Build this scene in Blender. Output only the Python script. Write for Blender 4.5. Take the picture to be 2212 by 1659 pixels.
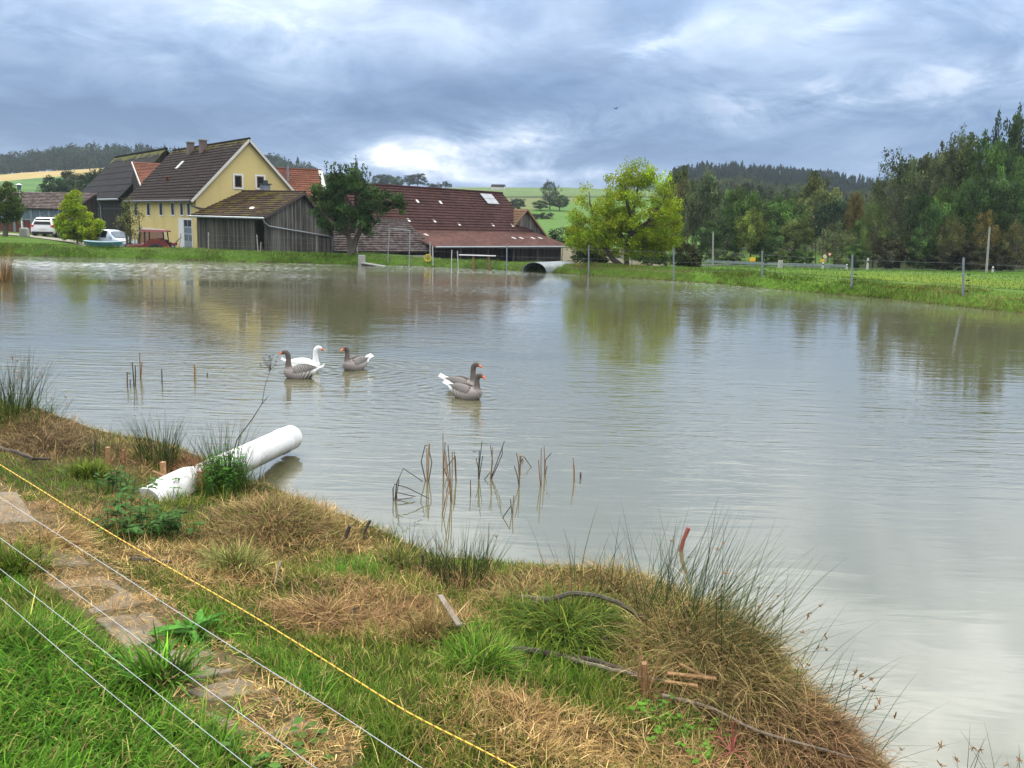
import bpy, bmesh, math, random
import numpy as np
from mathutils import Vector, Matrix

for _o in list(bpy.data.objects):
    bpy.data.objects.remove(_o)
SC = bpy.context.scene
COL = SC.collection

# ------------------------------------------------------------------ camera
F = 1916.0                       # focal length for a 2212 px wide picture
PITCH = math.atan(346.5 / F)
ROLL = math.radians(1.55)
CH = 2.9                         # camera height above the water
cam_d = bpy.data.cameras.new('camera')
cam = bpy.data.objects.new('camera', cam_d)
COL.objects.link(cam)
cam_d.sensor_width = 36.0
cam_d.lens = 36.0 * F / 2212.0
cam_d.clip_start = 0.05
cam_d.clip_end = 9000.0
cam.matrix_world = Matrix.Translation((0, 0, CH)) @ Matrix.Rotation(math.pi / 2 - PITCH, 4, 'X') @ Matrix.Rotation(ROLL, 4, 'Z')
SC.camera = cam


def ray(X, Y):
    u = (X - 1106) / F
    v = -(Y - 829.5) / F
    c, s = math.cos(ROLL), math.sin(ROLL)
    x, y, z = c * u - s * v, s * u + c * v, -1.0
    a = math.pi / 2 - PITCH
    ca, sa = math.cos(a), math.sin(a)
    return np.array([x, ca * y - sa * z, sa * y + ca * z])


def G(X, Y, z=0.0):              # point of the level z seen at a picture position
    d = ray(X, Y)
    t = (z - CH) / d[2]
    return np.array([0, 0, CH]) + t * d


def D(X, Y, dep):                # point at a depth seen at a picture position
    d = ray(X, Y)
    return np.array([0, 0, CH]) + d * (dep / d[1])


# ------------------------------------------------------------------ light
SUN_AZ = math.radians(-32)       # from straight ahead, to the left
SUN_EL = math.radians(42)
sun_d = bpy.data.lights.new('sun', 'SUN')
sun_d.energy = 1.5
sun_d.angle = math.radians(18)
sun_d.color = (1.0, 0.95, 0.87)
sun = bpy.data.objects.new('sun', sun_d)
COL.objects.link(sun)
sdir = Vector((math.sin(SUN_AZ) * math.cos(SUN_EL), math.cos(SUN_AZ) * math.cos(SUN_EL), math.sin(SUN_EL)))
sun.rotation_euler = sdir.to_track_quat('Z', 'Y').to_euler()

SC.view_settings.view_transform = 'Standard'
SC.view_settings.look = 'None'
SC.view_settings.gamma = 1.0
SC.view_settings.exposure = 0.45
SC.render.engine = 'CYCLES'
SC.cycles.max_bounces = 6
SC.cycles.diffuse_bounces = 2
SC.cycles.glossy_bounces = 3
SC.cycles.transmission_bounces = 3
SC.cycles.caustics_reflective = False
SC.cycles.caustics_refractive = False
SC.cycles.use_denoising = True
SC.cycles.use_adaptive_sampling = True
SC.cycles.adaptive_threshold = 0.025


class NT:
    """small helper for building node trees"""

    def __init__(self, tree):
        self.t = tree
        self.n = tree.nodes
        self.l = tree.links

    def put(self, sock, v):
        if v is None:
            return
        if isinstance(v, bpy.types.NodeSocket):
            self.l.new(v, sock)
        elif isinstance(v, (tuple, list)) and len(v) == 3 and sock.type == 'RGBA':
            sock.default_value = (*v, 1)
        else:
            sock.default_value = v

    def m(self, op, a, b=None, c=None, clamp=False):
        n = self.n.new('ShaderNodeMath')
        n.operation = op
        n.use_clamp = clamp
        for i, v in enumerate((a, b, c)):
            self.put(n.inputs[i], v)
        return n.outputs[0]

    def noise(self, vec, scale, detail=4, rough=0.5, dist=0.0, out=0, dim='3D'):
        n = self.n.new('ShaderNodeTexNoise')
        n.noise_dimensions = dim
        if vec is not None:
            self.l.new(vec, n.inputs['Vector'])
        n.inputs['Scale'].default_value = scale
        n.inputs['Detail'].default_value = detail
        n.inputs['Roughness'].default_value = rough
        n.inputs['Distortion'].default_value = dist
        return n.outputs[out]

    def mapping(self, vec, scale=(1, 1, 1), rot=(0, 0, 0), loc=(0, 0, 0)):
        n = self.n.new('ShaderNodeMapping')
        self.l.new(vec, n.inputs['Vector'])
        n.inputs['Scale'].default_value = scale
        n.inputs['Rotation'].default_value = rot
        n.inputs['Location'].default_value = loc
        return n.outputs[0]

    def ramp(self, fac, stops, interp='LINEAR'):
        n = self.n.new('ShaderNodeValToRGB')
        n.color_ramp.interpolation = interp
        e = n.color_ramp.elements
        while len(e) < len(stops):
            e.new(0.5)
        for i, (p, c) in enumerate(stops):
            e[i].position = p
            e[i].color = (*c, 1) if len(c) == 3 else c
        self.l.new(fac, n.inputs[0])
        return n.outputs[0]

    def mix(self, fac, a, b, blend='MIX'):
        n = self.n.new('ShaderNodeMix')
        n.data_type = 'RGBA'
        n.blend_type = blend
        self.put(n.inputs[0], fac)
        self.put(n.inputs[6], a)
        self.put(n.inputs[7], b)
        return n.outputs[2]

    def rng(self, v, a, b, c=0.0, d=1.0):
        n = self.n.new('ShaderNodeMapRange')
        self.put(n.inputs[0], v)
        for i, q in enumerate((a, b, c, d)):
            n.inputs[i + 1].default_value = q
        return n.outputs[0]

    def sep(self, vec):
        n = self.n.new('ShaderNodeSeparateXYZ')
        self.l.new(vec, n.inputs[0])
        return n.outputs

    def comb(self, x, y, z=0.0):
        n = self.n.new('ShaderNodeCombineXYZ')
        for i, v in enumerate((x, y, z)):
            self.put(n.inputs[i], v)
        return n.outputs[0]


# ------------------------------------------------------------------ sky: broken cloud cover
def build_world():
    w = bpy.data.worlds.new('World')
    SC.world = w
    w.use_nodes = True
    w.node_tree.nodes.clear()
    t = NT(w.node_tree)
    geo = t.n.new('ShaderNodeNewGeometry')
    inc = geo.outputs['Incoming']
    vm = t.n.new('ShaderNodeVectorMath')
    vm.operation = 'SCALE'
    vm.inputs[3].default_value = -1
    t.l.new(inc, vm.inputs[0])
    tc = t.n.new('ShaderNodeTexCoord')
    d = tc.outputs['Generated']
    x, y, z = t.sep(d)[0:3]
    zc = t.m('MAXIMUM', z, 0.0)
    den = t.m('ADD', zc, 0.10)
    cx = t.m('DIVIDE', x, den)
    cy = t.m('DIVIDE', y, den)
    cp = t.comb(cx, cy, 0)
    # cloud deck seen in perspective
    big = t.noise(t.mapping(cp, (0.55, 0.30, 1), (0, 0, 0.5), (1.3, 0.4, 0)), 1.0, 3, 0.5, 0.6)
    med = t.noise(t.mapping(cp, (1.5, 0.75, 1), (0, 0, 0.75), (4.3, 2.1, 0)), 1.0, 6, 0.58, 0.9)
    # streaks in view of the horizon
    yy = t.m('MAXIMUM', y, 0.15)
    u = t.m('DIVIDE', x, yy)
    v = t.m('DIVIDE', z, yy)
    uv = t.comb(u, v, 0)
    fine = t.noise(t.mapping(uv, (8, 21, 1), (0, 0, 0.36), (3, 8, 0)), 1.0, 7, 0.62, 0.7)
    wisp = t.noise(t.mapping(uv, (4.5, 11, 1), (0, 0, 0.35), (7.7, 3.1, 0)), 1.0, 6, 0.6, 0.8)

    def blob(X, Y, sx, sy, rot, amp):
        r = ray(X, Y)
        bu, bv = r[0] / r[1], r[2] / r[1]
        du = t.m('SUBTRACT', u, float(bu))
        dv = t.m('SUBTRACT', v, float(bv))
        c, s = math.cos(rot), math.sin(rot)
        a = t.m('ADD', t.m('MULTIPLY', du, c), t.m('MULTIPLY', dv, s))
        b = t.m('ADD', t.m('MULTIPLY', du, -s), t.m('MULTIPLY', dv, c))
        a = t.m('DIVIDE', a, sx / F)
        b = t.m('DIVIDE', b, sy / F)
        q = t.m('ADD', t.m('MULTIPLY', a, a), t.m('MULTIPLY', b, b))
        g = t.m('EXPONENT', t.m('MULTIPLY', q, -1.0))
        return t.m('MULTIPLY', g, amp)

    front = t.rng(y, 0.1, 0.3)
    val = t.m('ADD', 0.27, t.m('MULTIPLY', t.m('SUBTRACT', med, 0.5), 0.55))
    val = t.m('ADD', val, t.m('MULTIPLY', t.m('SUBTRACT', big, 0.5), 0.4))
    val = t.m('ADD', val, t.m('MULTIPLY', t.m('SUBTRACT', fine, 0.5), 0.50))
    wm = t.rng(t.m('ADD', t.m('MULTIPLY', wisp, 0.6), t.m('MULTIPLY', fine, 0.4)), 0.42, 0.57, 0.10, 1.45)
    streak = None
    for b in [(850, 340, 190, 50, 0.10, 0.20), (1080, 305, 270, 46, 0.20, 0.36), (1000, 378, 360, 36, 0.0, 0.30),
              (1700, 225, 260, 42, 0.10, 0.26), (1400, 105, 130, 28, 0.42, 0.17), (2120, 175, 260, 50, 0.1, 0.15),
              (650, 290, 90, 60, 0.3, 0.18),
              (500, 60, 700, 80, 0.0, 0.15), (1900, 40, 500, 60, 0.1, 0.13), (1250, 365, 150, 28, -0.1, 0.2)]:
        g = blob(*b)
        streak = g if streak is None else t.m('ADD', streak, g)
    streak = t.m('MULTIPLY', t.m('MULTIPLY', streak, wm), front)
    val = t.m('ADD', val, streak)
    core = t.m('MULTIPLY', t.m('ADD', blob(838, 336, 22, 18, 0.0, 1.2), blob(845, 342, 60, 32, 0.1, 0.25)), front)
    val = t.m('ADD', val, t.m('MULTIPLY', core, t.rng(fine, 0.3, 0.6, 0.7, 1.1)))
    dark = None
    for b in [(120, 270, 460, 75, 0.0, 0.30), (1150, 170, 380, 60, 0.25, 0.12), (1500, 330, 300, 40, -0.05, 0.16),
              (1450, 260, 170, 26, 0.1, 0.10), (780, 235, 330, 34, 0.05, 0.13)]:
        g = blob(*b)
        dark = g if dark is None else t.m('ADD', dark, g)
    val = t.m('SUBTRACT', val, t.m('MULTIPLY', dark, front))
    col = t.ramp(val, [(0.0, (0.10, 0.18, 0.33)), (0.22, (0.17, 0.268, 0.445)), (0.42, (0.285, 0.395, 0.575)),
                       (0.62, (0.50, 0.59, 0.745)), (0.82, (0.74, 0.80, 0.87)), (1.0, (0.98, 0.985, 1.0))])
    # the deck gets brighter and greyer towards the zenith, where the veil of cloud is thinner
    el = t.rng(z, 0.13, 0.55)
    gain = t.m('ADD', 1.0, t.m('MULTIPLY', el, 2.1))
    grey = t.mix(t.m('MULTIPLY', el, 0.92), col, t.ramp(t.m('ADD', t.m('MULTIPLY', t.noise(t.mapping(cp, (1.3, 1.0, 1), (0, 0, 0.4), (2.2, 5.1, 0)), 1.0, 5, 0.55, 0.5), 4.6), -1.80), [(0, (0.30, 0.33, 0.35)), (1, (1.02, 1.0, 0.95))]))
    sc = t.n.new('ShaderNodeVectorMath')
    sc.operation = 'SCALE'
    t.l.new(grey, sc.inputs[0])
    t.l.new(gain, sc.inputs[3])
    sky = t.n.new('ShaderNodeTexSky')
    sky.sky_type = 'NISHITA'
    sky.sun_disc = False
    sky.sun_elevation = SUN_EL
    sky.sun_rotation = SUN_AZ
    bg1 = t.n.new('ShaderNodeBackground')
    t.l.new(sky.outputs[0], bg1.inputs[0])
    bg1.inputs[1].default_value = 0.06
    bg2 = t.n.new('ShaderNodeBackground')
    t.l.new(sc.outputs[0], bg2.inputs[0])
    bg2.inputs[1].default_value = 1.0
    ms = t.n.new('ShaderNodeMixShader')
    ms.inputs[0].default_value = 0.94          # nearly closed cloud cover
    t.l.new(bg1.outputs[0], ms.inputs[1])
    t.l.new(bg2.outputs[0], ms.inputs[2])
    out = t.n.new('ShaderNodeOutputWorld')
    t.l.new(ms.outputs[0], out.inputs[0])


build_world()

# ------------------------------------------------------------------ mesh helpers
RNG = np.random.default_rng(7)
random.seed(5)


def link(o, parent=None):
    COL.objects.link(o)
    if parent is not None:
        o.parent = parent
    return o


def np_mesh(name, V, Q, mat=None, parent=None, col=None, smooth=False, uv=None, tris=None):
    """mesh object from numpy arrays: V (n,3), Q (m,4), col (n,3 or 4) per vertex"""
    me = bpy.data.meshes.new(name)
    V = np.asarray(V, np.float32)
    Q = np.asarray(Q, np.int32).reshape(-1, 4)
    nq = len(Q)
    T = np.zeros((0, 3), np.int32) if tris is None else np.asarray(tris, np.int32).reshape(-1, 3)
    nt = len(T)
    me.vertices.add(len(V))
    me.vertices.foreach_set('co', V.ravel())
    me.loops.add(nq * 4 + nt * 3)
    me.loops.foreach_set('vertex_index', np.concatenate([Q.ravel(), T.ravel()]))
    me.polygons.add(nq + nt)
    st = np.concatenate([np.arange(nq) * 4, nq * 4 + np.arange(nt) * 3]).astype(np.int32)
    me.polygons.foreach_set('loop_start', st)
    me.polygons.foreach_set('loop_total', np.concatenate([np.full(nq, 4), np.full(nt, 3)]).astype(np.int32))
    if smooth:
        me.polygons.foreach_set('use_smooth', np.ones(nq + nt, bool))
    me.update(calc_edges=True)
    if col is not None:
        col = np.asarray(col, np.float32)
        if col.shape[1] == 3:
            col = np.concatenate([col, np.ones((len(col), 1), np.float32)], 1)
        a = me.attributes.new('col', 'FLOAT_COLOR', 'POINT')
        a.data.foreach_set('color', col.ravel())
    if uv is not None:
        ul = me.uv_layers.new(name='UVMap')
        ul.data.foreach_set('uv', np.asarray(uv, np.float32).ravel())
    if mat is not None:
        me.materials.append(mat)
    o = bpy.data.objects.new(name, me)
    return link(o, parent)


class MB:
    """collects polygons with metre-scaled uv, builds ONE mesh"""

    def __init__(self):
        self.v, self.f, self.uv = [], [], []

    def poly(self, pts, uv=None):
        i = len(self.v)
        self.v += [tuple(map(float, p)) for p in pts]
        self.f.append(tuple(range(i, i + len(pts))))
        if uv is None:
            p = [Vector(q) for q in pts]
            n = (p[1] - p[0]).cross(p[-1] - p[0])
            if n.length < 1e-12:
                n = Vector((0, 0, 1))
            n.normalize()
            if abs(n.z) > 0.9:
                a, b = Vector((1, 0, 0)), Vector((0, 1, 0))
            else:
                a = Vector((-n.y, n.x, 0)).normalized()
                b = n.cross(a)
                if b.z < 0:
                    b = -b
                    a = -a
            uv = [(q.dot(a), q.dot(b)) for q in p]
        self.uv.append(uv)

    def box(self, x0, x1, y0, y1, z0, z1):
        P = lambda a, b, c: (a, b, c)
        A = [P(x0, y0, z0), P(x1, y0, z0), P(x1, y1, z0), P(x0, y1, z0), P(x0, y0, z1), P(x1, y0, z1), P(x1, y1, z1), P(x0, y1, z1)]
        for q in ((0, 3, 2, 1), (4, 5, 6, 7), (0, 1, 5, 4), (1, 2, 6, 5), (2, 3, 7, 6), (3, 0, 4, 7)):
            self.poly([A[k] for k in q])

    def hexa(self, A):
        for q in ((0, 3, 2, 1), (4, 5, 6, 7), (0, 1, 5, 4), (1, 2, 6, 5), (2, 3, 7, 6), (3, 0, 4, 7)):
            self.poly([A[k] for k in q])

    def beam(self, p, q, w, h, up=(0, 0, 1)):
        p, q = Vector(p), Vector(q)
        d = (q - p).normalized()
        u = Vector(up)
        s = d.cross(u)
        if s.length < 1e-4:
            s = d.cross(Vector((1, 0, 0)))
        s.normalize()
        u = s.cross(d).normalized()
        s = s * (w / 2)
        u = u * (h / 2)
        self.hexa([p - s - u, p + s - u, q + s - u, q - s - u, p - s + u, p + s + u, q + s + u, q - s + u])

    def tube(self, pts, rad, seg=8, cap=True):
        pts = [Vector(p) for p in pts]
        rad = [rad] * len(pts) if isinstance(rad, (int, float)) else rad
        rings = []
        prev = None
        for i, p in enumerate(pts):
            a = pts[max(i - 1, 0)]
            b = pts[min(i + 1, len(pts) - 1)]
            d = (b - a).normalized()
            if prev is None:
                s = d.cross(Vector((0, 0, 1)))
                if s.length < 1e-3:
                    s = Vector((1, 0, 0))
                s.normalize()
            else:
                s = (prev - d * prev.dot(d)).normalized()
            prev = s
            t = d.cross(s)
            rings.append([p + (s * math.cos(k * 2 * math.pi / seg) + t * math.sin(k * 2 * math.pi / seg)) * rad[i] for k in range(seg)])
        i0 = len(self.v)
        L = 0.0
        for i, r in enumerate(rings):
            self.v += [tuple(q) for q in r]
        for i in range(len(rings) - 1):
            l2 = L + (pts[i + 1] - pts[i]).length
            for k in range(seg):
                k2 = (k + 1) % seg
                self.f.append((i0 + i * seg + k, i0 + i * seg + k2, i0 + (i + 1) * seg + k2, i0 + (i + 1) * seg + k))
                self.uv.append([(k / seg, L), ((k + 1) / seg, L), ((k + 1) / seg, l2), (k / seg, l2)])
            L = l2
        if cap:
            self.f.append(tuple(i0 + k for k in reversed(range(seg))))
            self.uv.append([(0, 0)] * seg)
            j = i0 + (len(rings) - 1) * seg
            self.f.append(tuple(j + k for k in range(seg)))
            self.uv.append([(0, 0)] * seg)

    def loft(self, rings, cap=True):
        i0 = len(self.v)
        n = len(rings[0])
        for r in rings:
            self.v += [tuple(map(float, q)) for q in r]
        for i in range(len(rings) - 1):
            for k in range(n):
                k2 = (k + 1) % n
                self.f.append((i0 + i * n + k, i0 + i * n + k2, i0 + (i + 1) * n + k2, i0 + (i + 1) * n + k))
                self.uv.append([(k / n, i), ((k + 1) / n, i), ((k + 1) / n, i + 1), (k / n, i + 1)])
        if cap:
            self.f.append(tuple(i0 + k for k in reversed(range(n))))
            self.uv.append([(0, 0)] * n)
            j = i0 + (len(rings) - 1) * n
            self.f.append(tuple(j + k for k in range(n)))
            self.uv.append([(0, 0)] * n)

    def build(self, name, mat, parent=None, smooth=False, bevel=0.0, loc=None):
        me = bpy.data.meshes.new(name)
        me.from_pydata(self.v, [], self.f)
        ul = me.uv_layers.new(name='UVMap')
        flat = [c for p in self.uv for q in p for c in q]
        ul.data.foreach_set('uv', flat)
        if mat is not None:
            me.materials.append(mat)
        if smooth:
            me.polygons.foreach_set('use_smooth', [True] * len(me.polygons))
        me.update()
        bm = bmesh.new()
        bm.from_mesh(me)
        bmesh.ops.remove_doubles(bm, verts=bm.verts, dist=1e-5)
        bmesh.ops.recalc_face_normals(bm, faces=bm.faces)
        bm.to_mesh(me)
        bm.free()
        o = bpy.data.objects.new(name, me)
        link(o, parent)
        if bevel:
            b = o.modifiers.new('bevel', 'BEVEL')
            b.width = bevel
            b.segments = 2
            b.limit_method = 'ANGLE'
        if smooth and not bevel:
            try:
                me.set_sharp_from_angle(angle=math.radians(50))
            except Exception:
                pass
        if loc is not None:
            o.location = loc
        return o


def tag(o, label=None, cat=None, group=None, kind=None):
    if label:
        o['label'] = label
    if cat:
        o['category'] = cat
    if group:
        o['group'] = group
    if kind:
        o['kind'] = kind
    return o


def thing(name, loc, label, cat, group=None, rz=0.0):
    o = bpy.data.objects.new(name, None)
    o.empty_display_size = 0.2
    link(o)
    o.location = tuple(map(float, loc))
    o.rotation_euler = (0, 0, rz)
    return tag(o, label, cat, group)


# ------------------------------------------------------------------ materials
MATS = {}


def new_mat(name):
    m = bpy.data.materials.new(name)
    m.use_nodes = True
    m.node_tree.nodes.clear()
    t = NT(m.node_tree)
    out = t.n.new('ShaderNodeOutputMaterial')
    p = t.n.new('ShaderNodeBsdfPrincipled')
    t.l.new(p.outputs[0], out.inputs[0])
    MATS[name] = m
    return m, t, p, out


def bump(t, p, h, strength=0.3, dist=0.02):
    b = t.n.new('ShaderNodeBump')
    b.inputs['Strength'].default_value = strength
    b.inputs['Distance'].default_value = dist
    t.put(b.inputs['Height'], h)
    t.l.new(b.outputs[0], p.inputs['Normal'])
    return b


def plain(name, color, rough=0.6, metal=0.0, var=0.15, scale=8.0, bmp=0.15, spec=0.5):
    m, t, p, out = new_mat(name)
    tc = t.n.new('ShaderNodeTexCoord')
    n = t.noise(tc.outputs['Object'], scale, 5, 0.6)
    lo = tuple(c * (1 - var) for c in color)
    hi = tuple(min(1, c * (1 + var)) for c in color)
    t.l.new(t.ramp(n, [(0.3, lo), (0.7, hi)]), p.inputs['Base Color'])
    p.inputs['Roughness'].default_value = rough
    p.inputs['Metallic'].default_value = metal
    p.inputs['Specular IOR Level'].default_value = spec
    if bmp:
        bump(t, p, n, bmp, 0.01)
    return m


def attr_mat(name, rough=0.7, transl=0.3, objcol=False, spec=0.3, alt=None):
    """leaf / blade material: colour per blade from the mesh"""
    m, t, p, out = new_mat(name)
    a = t.n.new('ShaderNodeAttribute')
    a.attribute_name = 'col'
    c = a.outputs['Color']
    if objcol:
        oi = t.n.new('ShaderNodeObjectInfo')
        c = t.mix(1.0, c, oi.outputs['Color'], 'MULTIPLY')
    t.l.new(c, p.inputs['Base Color'])
    p.inputs['Roughness'].default_value = rough
    p.inputs['Specular IOR Level'].default_value = spec
    if transl:
        tr = t.n.new('ShaderNodeBsdfTranslucent')
        t.l.new(c, tr.inputs[0])
        ms = t.n.new('ShaderNodeMixShader')
        ms.inputs[0].default_value = transl
        t.l.new(p.outputs[0], ms.inputs[1])
        t.l.new(tr.outputs[0], ms.inputs[2])
        t.l.new(ms.outputs[0], out.inputs[0])
    return m


def tile_mat(name, c1, c2, moss=0.0, mosscol=(0.16, 0.13, 0.02), tw=0.3, th=0.34, pale=None, ridge=False):
    """roof tiles; uv in metres (u along the eave, v up the slope)"""
    m, t, p, out = new_mat(name)
    uvn = t.n.new('ShaderNodeUVMap')
    uvn.uv_map = 'UVMap'
    uv = uvn.outputs[0]
    br = t.n.new('ShaderNodeTexBrick')
    t.l.new(uv, br.inputs['Vector'])
    br.offset = 0.5
    br.inputs['Scale'].default_value = 1.0
    br.inputs['Brick Width'].default_value = tw
    br.inputs['Row Height'].default_value = th
    br.inputs['Mortar Size'].default_value = 0.018
    br.inputs['Mortar Smooth'].default_value = 0.6
    br.inputs['Color1'].default_value = (*c1, 1)
    br.inputs['Color2'].default_value = (*c2, 1)
    br.inputs['Mortar'].default_value = (*[c * 0.35 for c in c1], 1)
    big = t.noise(uv, 0.35, 5, 0.6)
    col = t.mix(1.0, br.outputs[0], t.ramp(big, [(0.3, (0.72, 0.72, 0.72)), (0.7, (1.25, 1.22, 1.2))]), 'MULTIPLY')
    sp = t.noise(uv, 4.0, 5, 0.7)
    col = t.mix(t.rng(sp, 0.62, 0.72), col, (0.20, 0.18, 0.15))
    if pale is not None:
        col = t.mix(t.rng(t.noise(uv, 2.4, 3, 0.6), 0.45, 0.62), col, pale)
    if moss > 0:
        mn = t.noise(t.mapping(uv, (0.8, 1.0, 1)), 1.1, 7, 0.72)
        y = t.sep(uv)[1]
        if ridge:
            k = t.m('ADD', mn, t.rng(y, 3.9, 6.2, -0.30, 0.22))
        else:
            k = mn
        col = t.mix(t.rng(k, 0.62 - moss * 0.2, 0.72 - moss * 0.2), col, t.ramp(t.noise(uv, 9, 4, 0.7), [(0.35, tuple(c * 0.45 for c in mosscol)), (0.65, mosscol)]))
    t.l.new(col, p.inputs['Base Color'])
    p.inputs['Roughness'].default_value = 0.85
    p.inputs['Specular IOR Level'].default_value = 0.06
    bump(t, p, t.m('ADD', br.outputs[1], t.m('MULTIPLY', sp, -0.6)), -0.5, 0.03)
    return m


def plank_mat(name, c1, c2, w=0.16, stain=(0.02, 0.018, 0.015)):
    """vertical boards; uv in metres"""
    m, t, p, out = new_mat(name)
    uvn = t.n.new('ShaderNodeUVMap')
    uvn.uv_map = 'UVMap'
    uv = uvn.outputs[0]
    u, v = t.sep(uv)[0:2]
    ub = t.m('DIVIDE', u, w)
    wn = t.n.new('ShaderNodeTexWhiteNoise')
    wn.noise_dimensions = '1D'
    t.l.new(t.m('FLOOR', ub), wn.inputs['W'])
    fr = t.m('FRACT', ub)
    gap = t.m('ADD', t.m('LESS_THAN', fr, 0.10), t.m('GREATER_THAN', fr, 0.95), clamp=True)
    st = t.noise(t.mapping(uv, (14, 0.7, 1)), 1.0, 6, 0.65)
    bl = t.noise(t.mapping(uv, (1.6, 0.6, 1)), 0.8, 5, 0.6)
    f = t.m('ADD', t.m('MULTIPLY', wn.outputs[0], 0.5), t.m('MULTIPLY', st, 0.75))
    f = t.m('ADD', f, t.m('MULTIPLY', t.m('SUBTRACT', bl, 0.5), 0.7))
    col = t.ramp(f, [(0.25, c1), (0.85, c2)])
    col = t.mix(gap, col, stain)
    t.l.new(col, p.inputs['Base Color'])
    p.inputs['Roughness'].default_value = 0.85
    p.inputs['Specular IOR Level'].default_value = 0.2
    bump(t, p, t.m('SUBTRACT', st, gap), 0.4, 0.02)
    return m


def stucco_mat(name, c, dirt=(0.20, 0.16, 0.09)):
    m, t, p, out = new_mat(name)
    tc = t.n.new('ShaderNodeTexCoord')
    ob = tc.outputs['Object']
    n1 = t.noise(ob, 22, 5, 0.7)
    n2 = t.noise(t.mapping(ob, (0.6, 0.6, 0.25)), 1.0, 5, 0.6)
    col = t.ramp(n1, [(0.25, tuple(q * 0.78 for q in c)), (0.75, tuple(q * 1.12 for q in c))])
    col = t.mix(t.rng(n2, 0.45, 0.85, 0.0, 0.35), col, dirt)
    t.l.new(col, p.inputs['Base Color'])
    p.inputs['Roughness'].default_value = 0.9
    p.inputs['Specular IOR Level'].default_value = 0.15
    bump(t, p, n1, 0.5, 0.02)
    return m


M_BLADE = attr_mat('grass_blade', 0.75, 0.30, spec=0.12)
M_STRAW = attr_mat('straw_blade', 0.8, 0.12, spec=0.12)
M_LEAF = attr_mat('leaf', 0.7, 0.30, objcol=True, spec=0.12)
M_WHITE = plain('white_paint', (0.72, 0.71, 0.68), 0.55, var=0.08)
M_TRIM = plain('pale_trim', (0.62, 0.58, 0.52), 0.6, var=0.1)
M_BARK = plain('bark', (0.085, 0.068, 0.05), 0.9, var=0.45, scale=14, bmp=0.6)
M_DARKWOOD = plain('dark_wood', (0.06, 0.045, 0.035), 0.8, var=0.4, scale=20)
M_BROWNWOOD = plain('brown_wood', (0.22, 0.12, 0.06), 0.7, var=0.3, scale=20)
M_ZINC = plain('zinc', (0.30, 0.32, 0.34), 0.45, 0.5, var=0.15)
M_GREY = plain('grey_metal', (0.22, 0.24, 0.27), 0.5, 0.3, var=0.15)
M_CONC = plain('concrete', (0.33, 0.32, 0.29), 0.9, var=0.25, scale=12, bmp=0.4)
M_BLACK = plain('dark_void', (0.006, 0.006, 0.007), 0.6, var=0.2, bmp=0)
M_RUBBER = plain('rubber', (0.015, 0.015, 0.016), 0.8, var=0.2)

# ------------------------------------------------------------------ terrain
NEAR = [(-34, 50), (-31, 42), (-25, 32), (-17, 23), (-11, 16.5), (-7.62, 12.92), (-6.3, 11.71), (-4.97, 10.84), (-3.82, 10.3), (-2.9, 9.3),
        (-2.3, 8.6), (-1.75, 8.1), (-1.02, 7.51), (-0.37, 7.03), (0.21, 6.85), (0.75, 6.75), (1.2, 6.6), (1.62, 6.1), (1.74, 5.5), (1.86, 4.85),
        (1.98, 4.3), (2.25, 3.5), (2.9, 2.5), (4.5, 1.2), (8, -1.5), (15, -3.5), (24, 2), (27, 14), (23.5, 26)]
FAR = [(19.66, 34.22), (16.65, 40.58), (13.54, 44.3), (9.82, 48.76), (5.08, 52.2), (-0.37, 56.15), (-7.34, 58.3), (-12.28, 57.5),
       (-18.34, 57.74), (-26.15, 58.3), (-33.13, 57.6)]
POND = np.array(NEAR + FAR, float)


def jitter_poly(P, step, amp, seed):
    r = np.random.default_rng(seed)
    out = []
    n = len(P)
    for i in range(n):
        a, b = P[i], P[(i + 1) % n]
        k = max(1, int(np.hypot(*(b - a)) / step))
        for j in range(k):
            q = a + (b - a) * j / k
            d = math.hypot(*q)
            out.append(q + r.normal(0, amp * min(1, max(0.35, d / 20)), 2))
    return np.array(out)


POND = jitter_poly(POND, 0.9, 0.10, 3)


def sdist(x, y):
    """signed distance to the shore, positive on land"""
    x = np.atleast_1d(np.asarray(x, float))
    y = np.atleast_1d(np.asarray(y, float))
    A = POND
    B = np.roll(POND, -1, 0)
    out = np.empty(x.shape)
    xf, yf = x.ravel(), y.ravel()
    of = out.ravel()
    CH_ = 20000
    for s in range(0, len(xf), CH_):
        px = xf[s:s + CH_, None]
        py = yf[s:s + CH_, None]
        ex, ey = (B - A)[:, 0], (B - A)[:, 1]
        wx, wy = px - A[:, 0], py - A[:, 1]
        t = np.clip((wx * ex + wy * ey) / (ex * ex + ey * ey + 1e-12), 0, 1)
        d = np.sqrt((wx - t * ex) ** 2 + (wy - t * ey) ** 2).min(1)
        c = ((A[:, 1] > py) != (B[:, 1] > py)) & (px < ex * (py - A[:, 1]) / (np.where(ey == 0, 1e-9, ey)) + A[:, 0])
        ins = c.sum(1) % 2 == 1
        of[s:s + CH_] = np.where(ins, -d, d)
    return of.reshape(x.shape)


def sstep(a, b, v):
    t = np.clip((v - a) / (b - a), 0, 1)
    return t * t * (3 - 2 * t)


_r = np.random.default_rng(11)
_LAT = _r.random((64, 64))


def vnoise(x, y):
    x = np.asarray(x, float)
    y = np.asarray(y, float)
    xi, yi = np.floor(x).astype(int), np.floor(y).astype(int)
    fx, fy = x - xi, y - yi
    fx, fy = fx * fx * (3 - 2 * fx), fy * fy * (3 - 2 * fy)
    g = lambda a, b: _LAT[a % 64, b % 64]
    return (g(xi, yi) * (1 - fx) + g(xi + 1, yi) * fx) * (1 - fy) + (g(xi, yi + 1) * (1 - fx) + g(xi + 1, yi + 1) * fx) * fy


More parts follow.
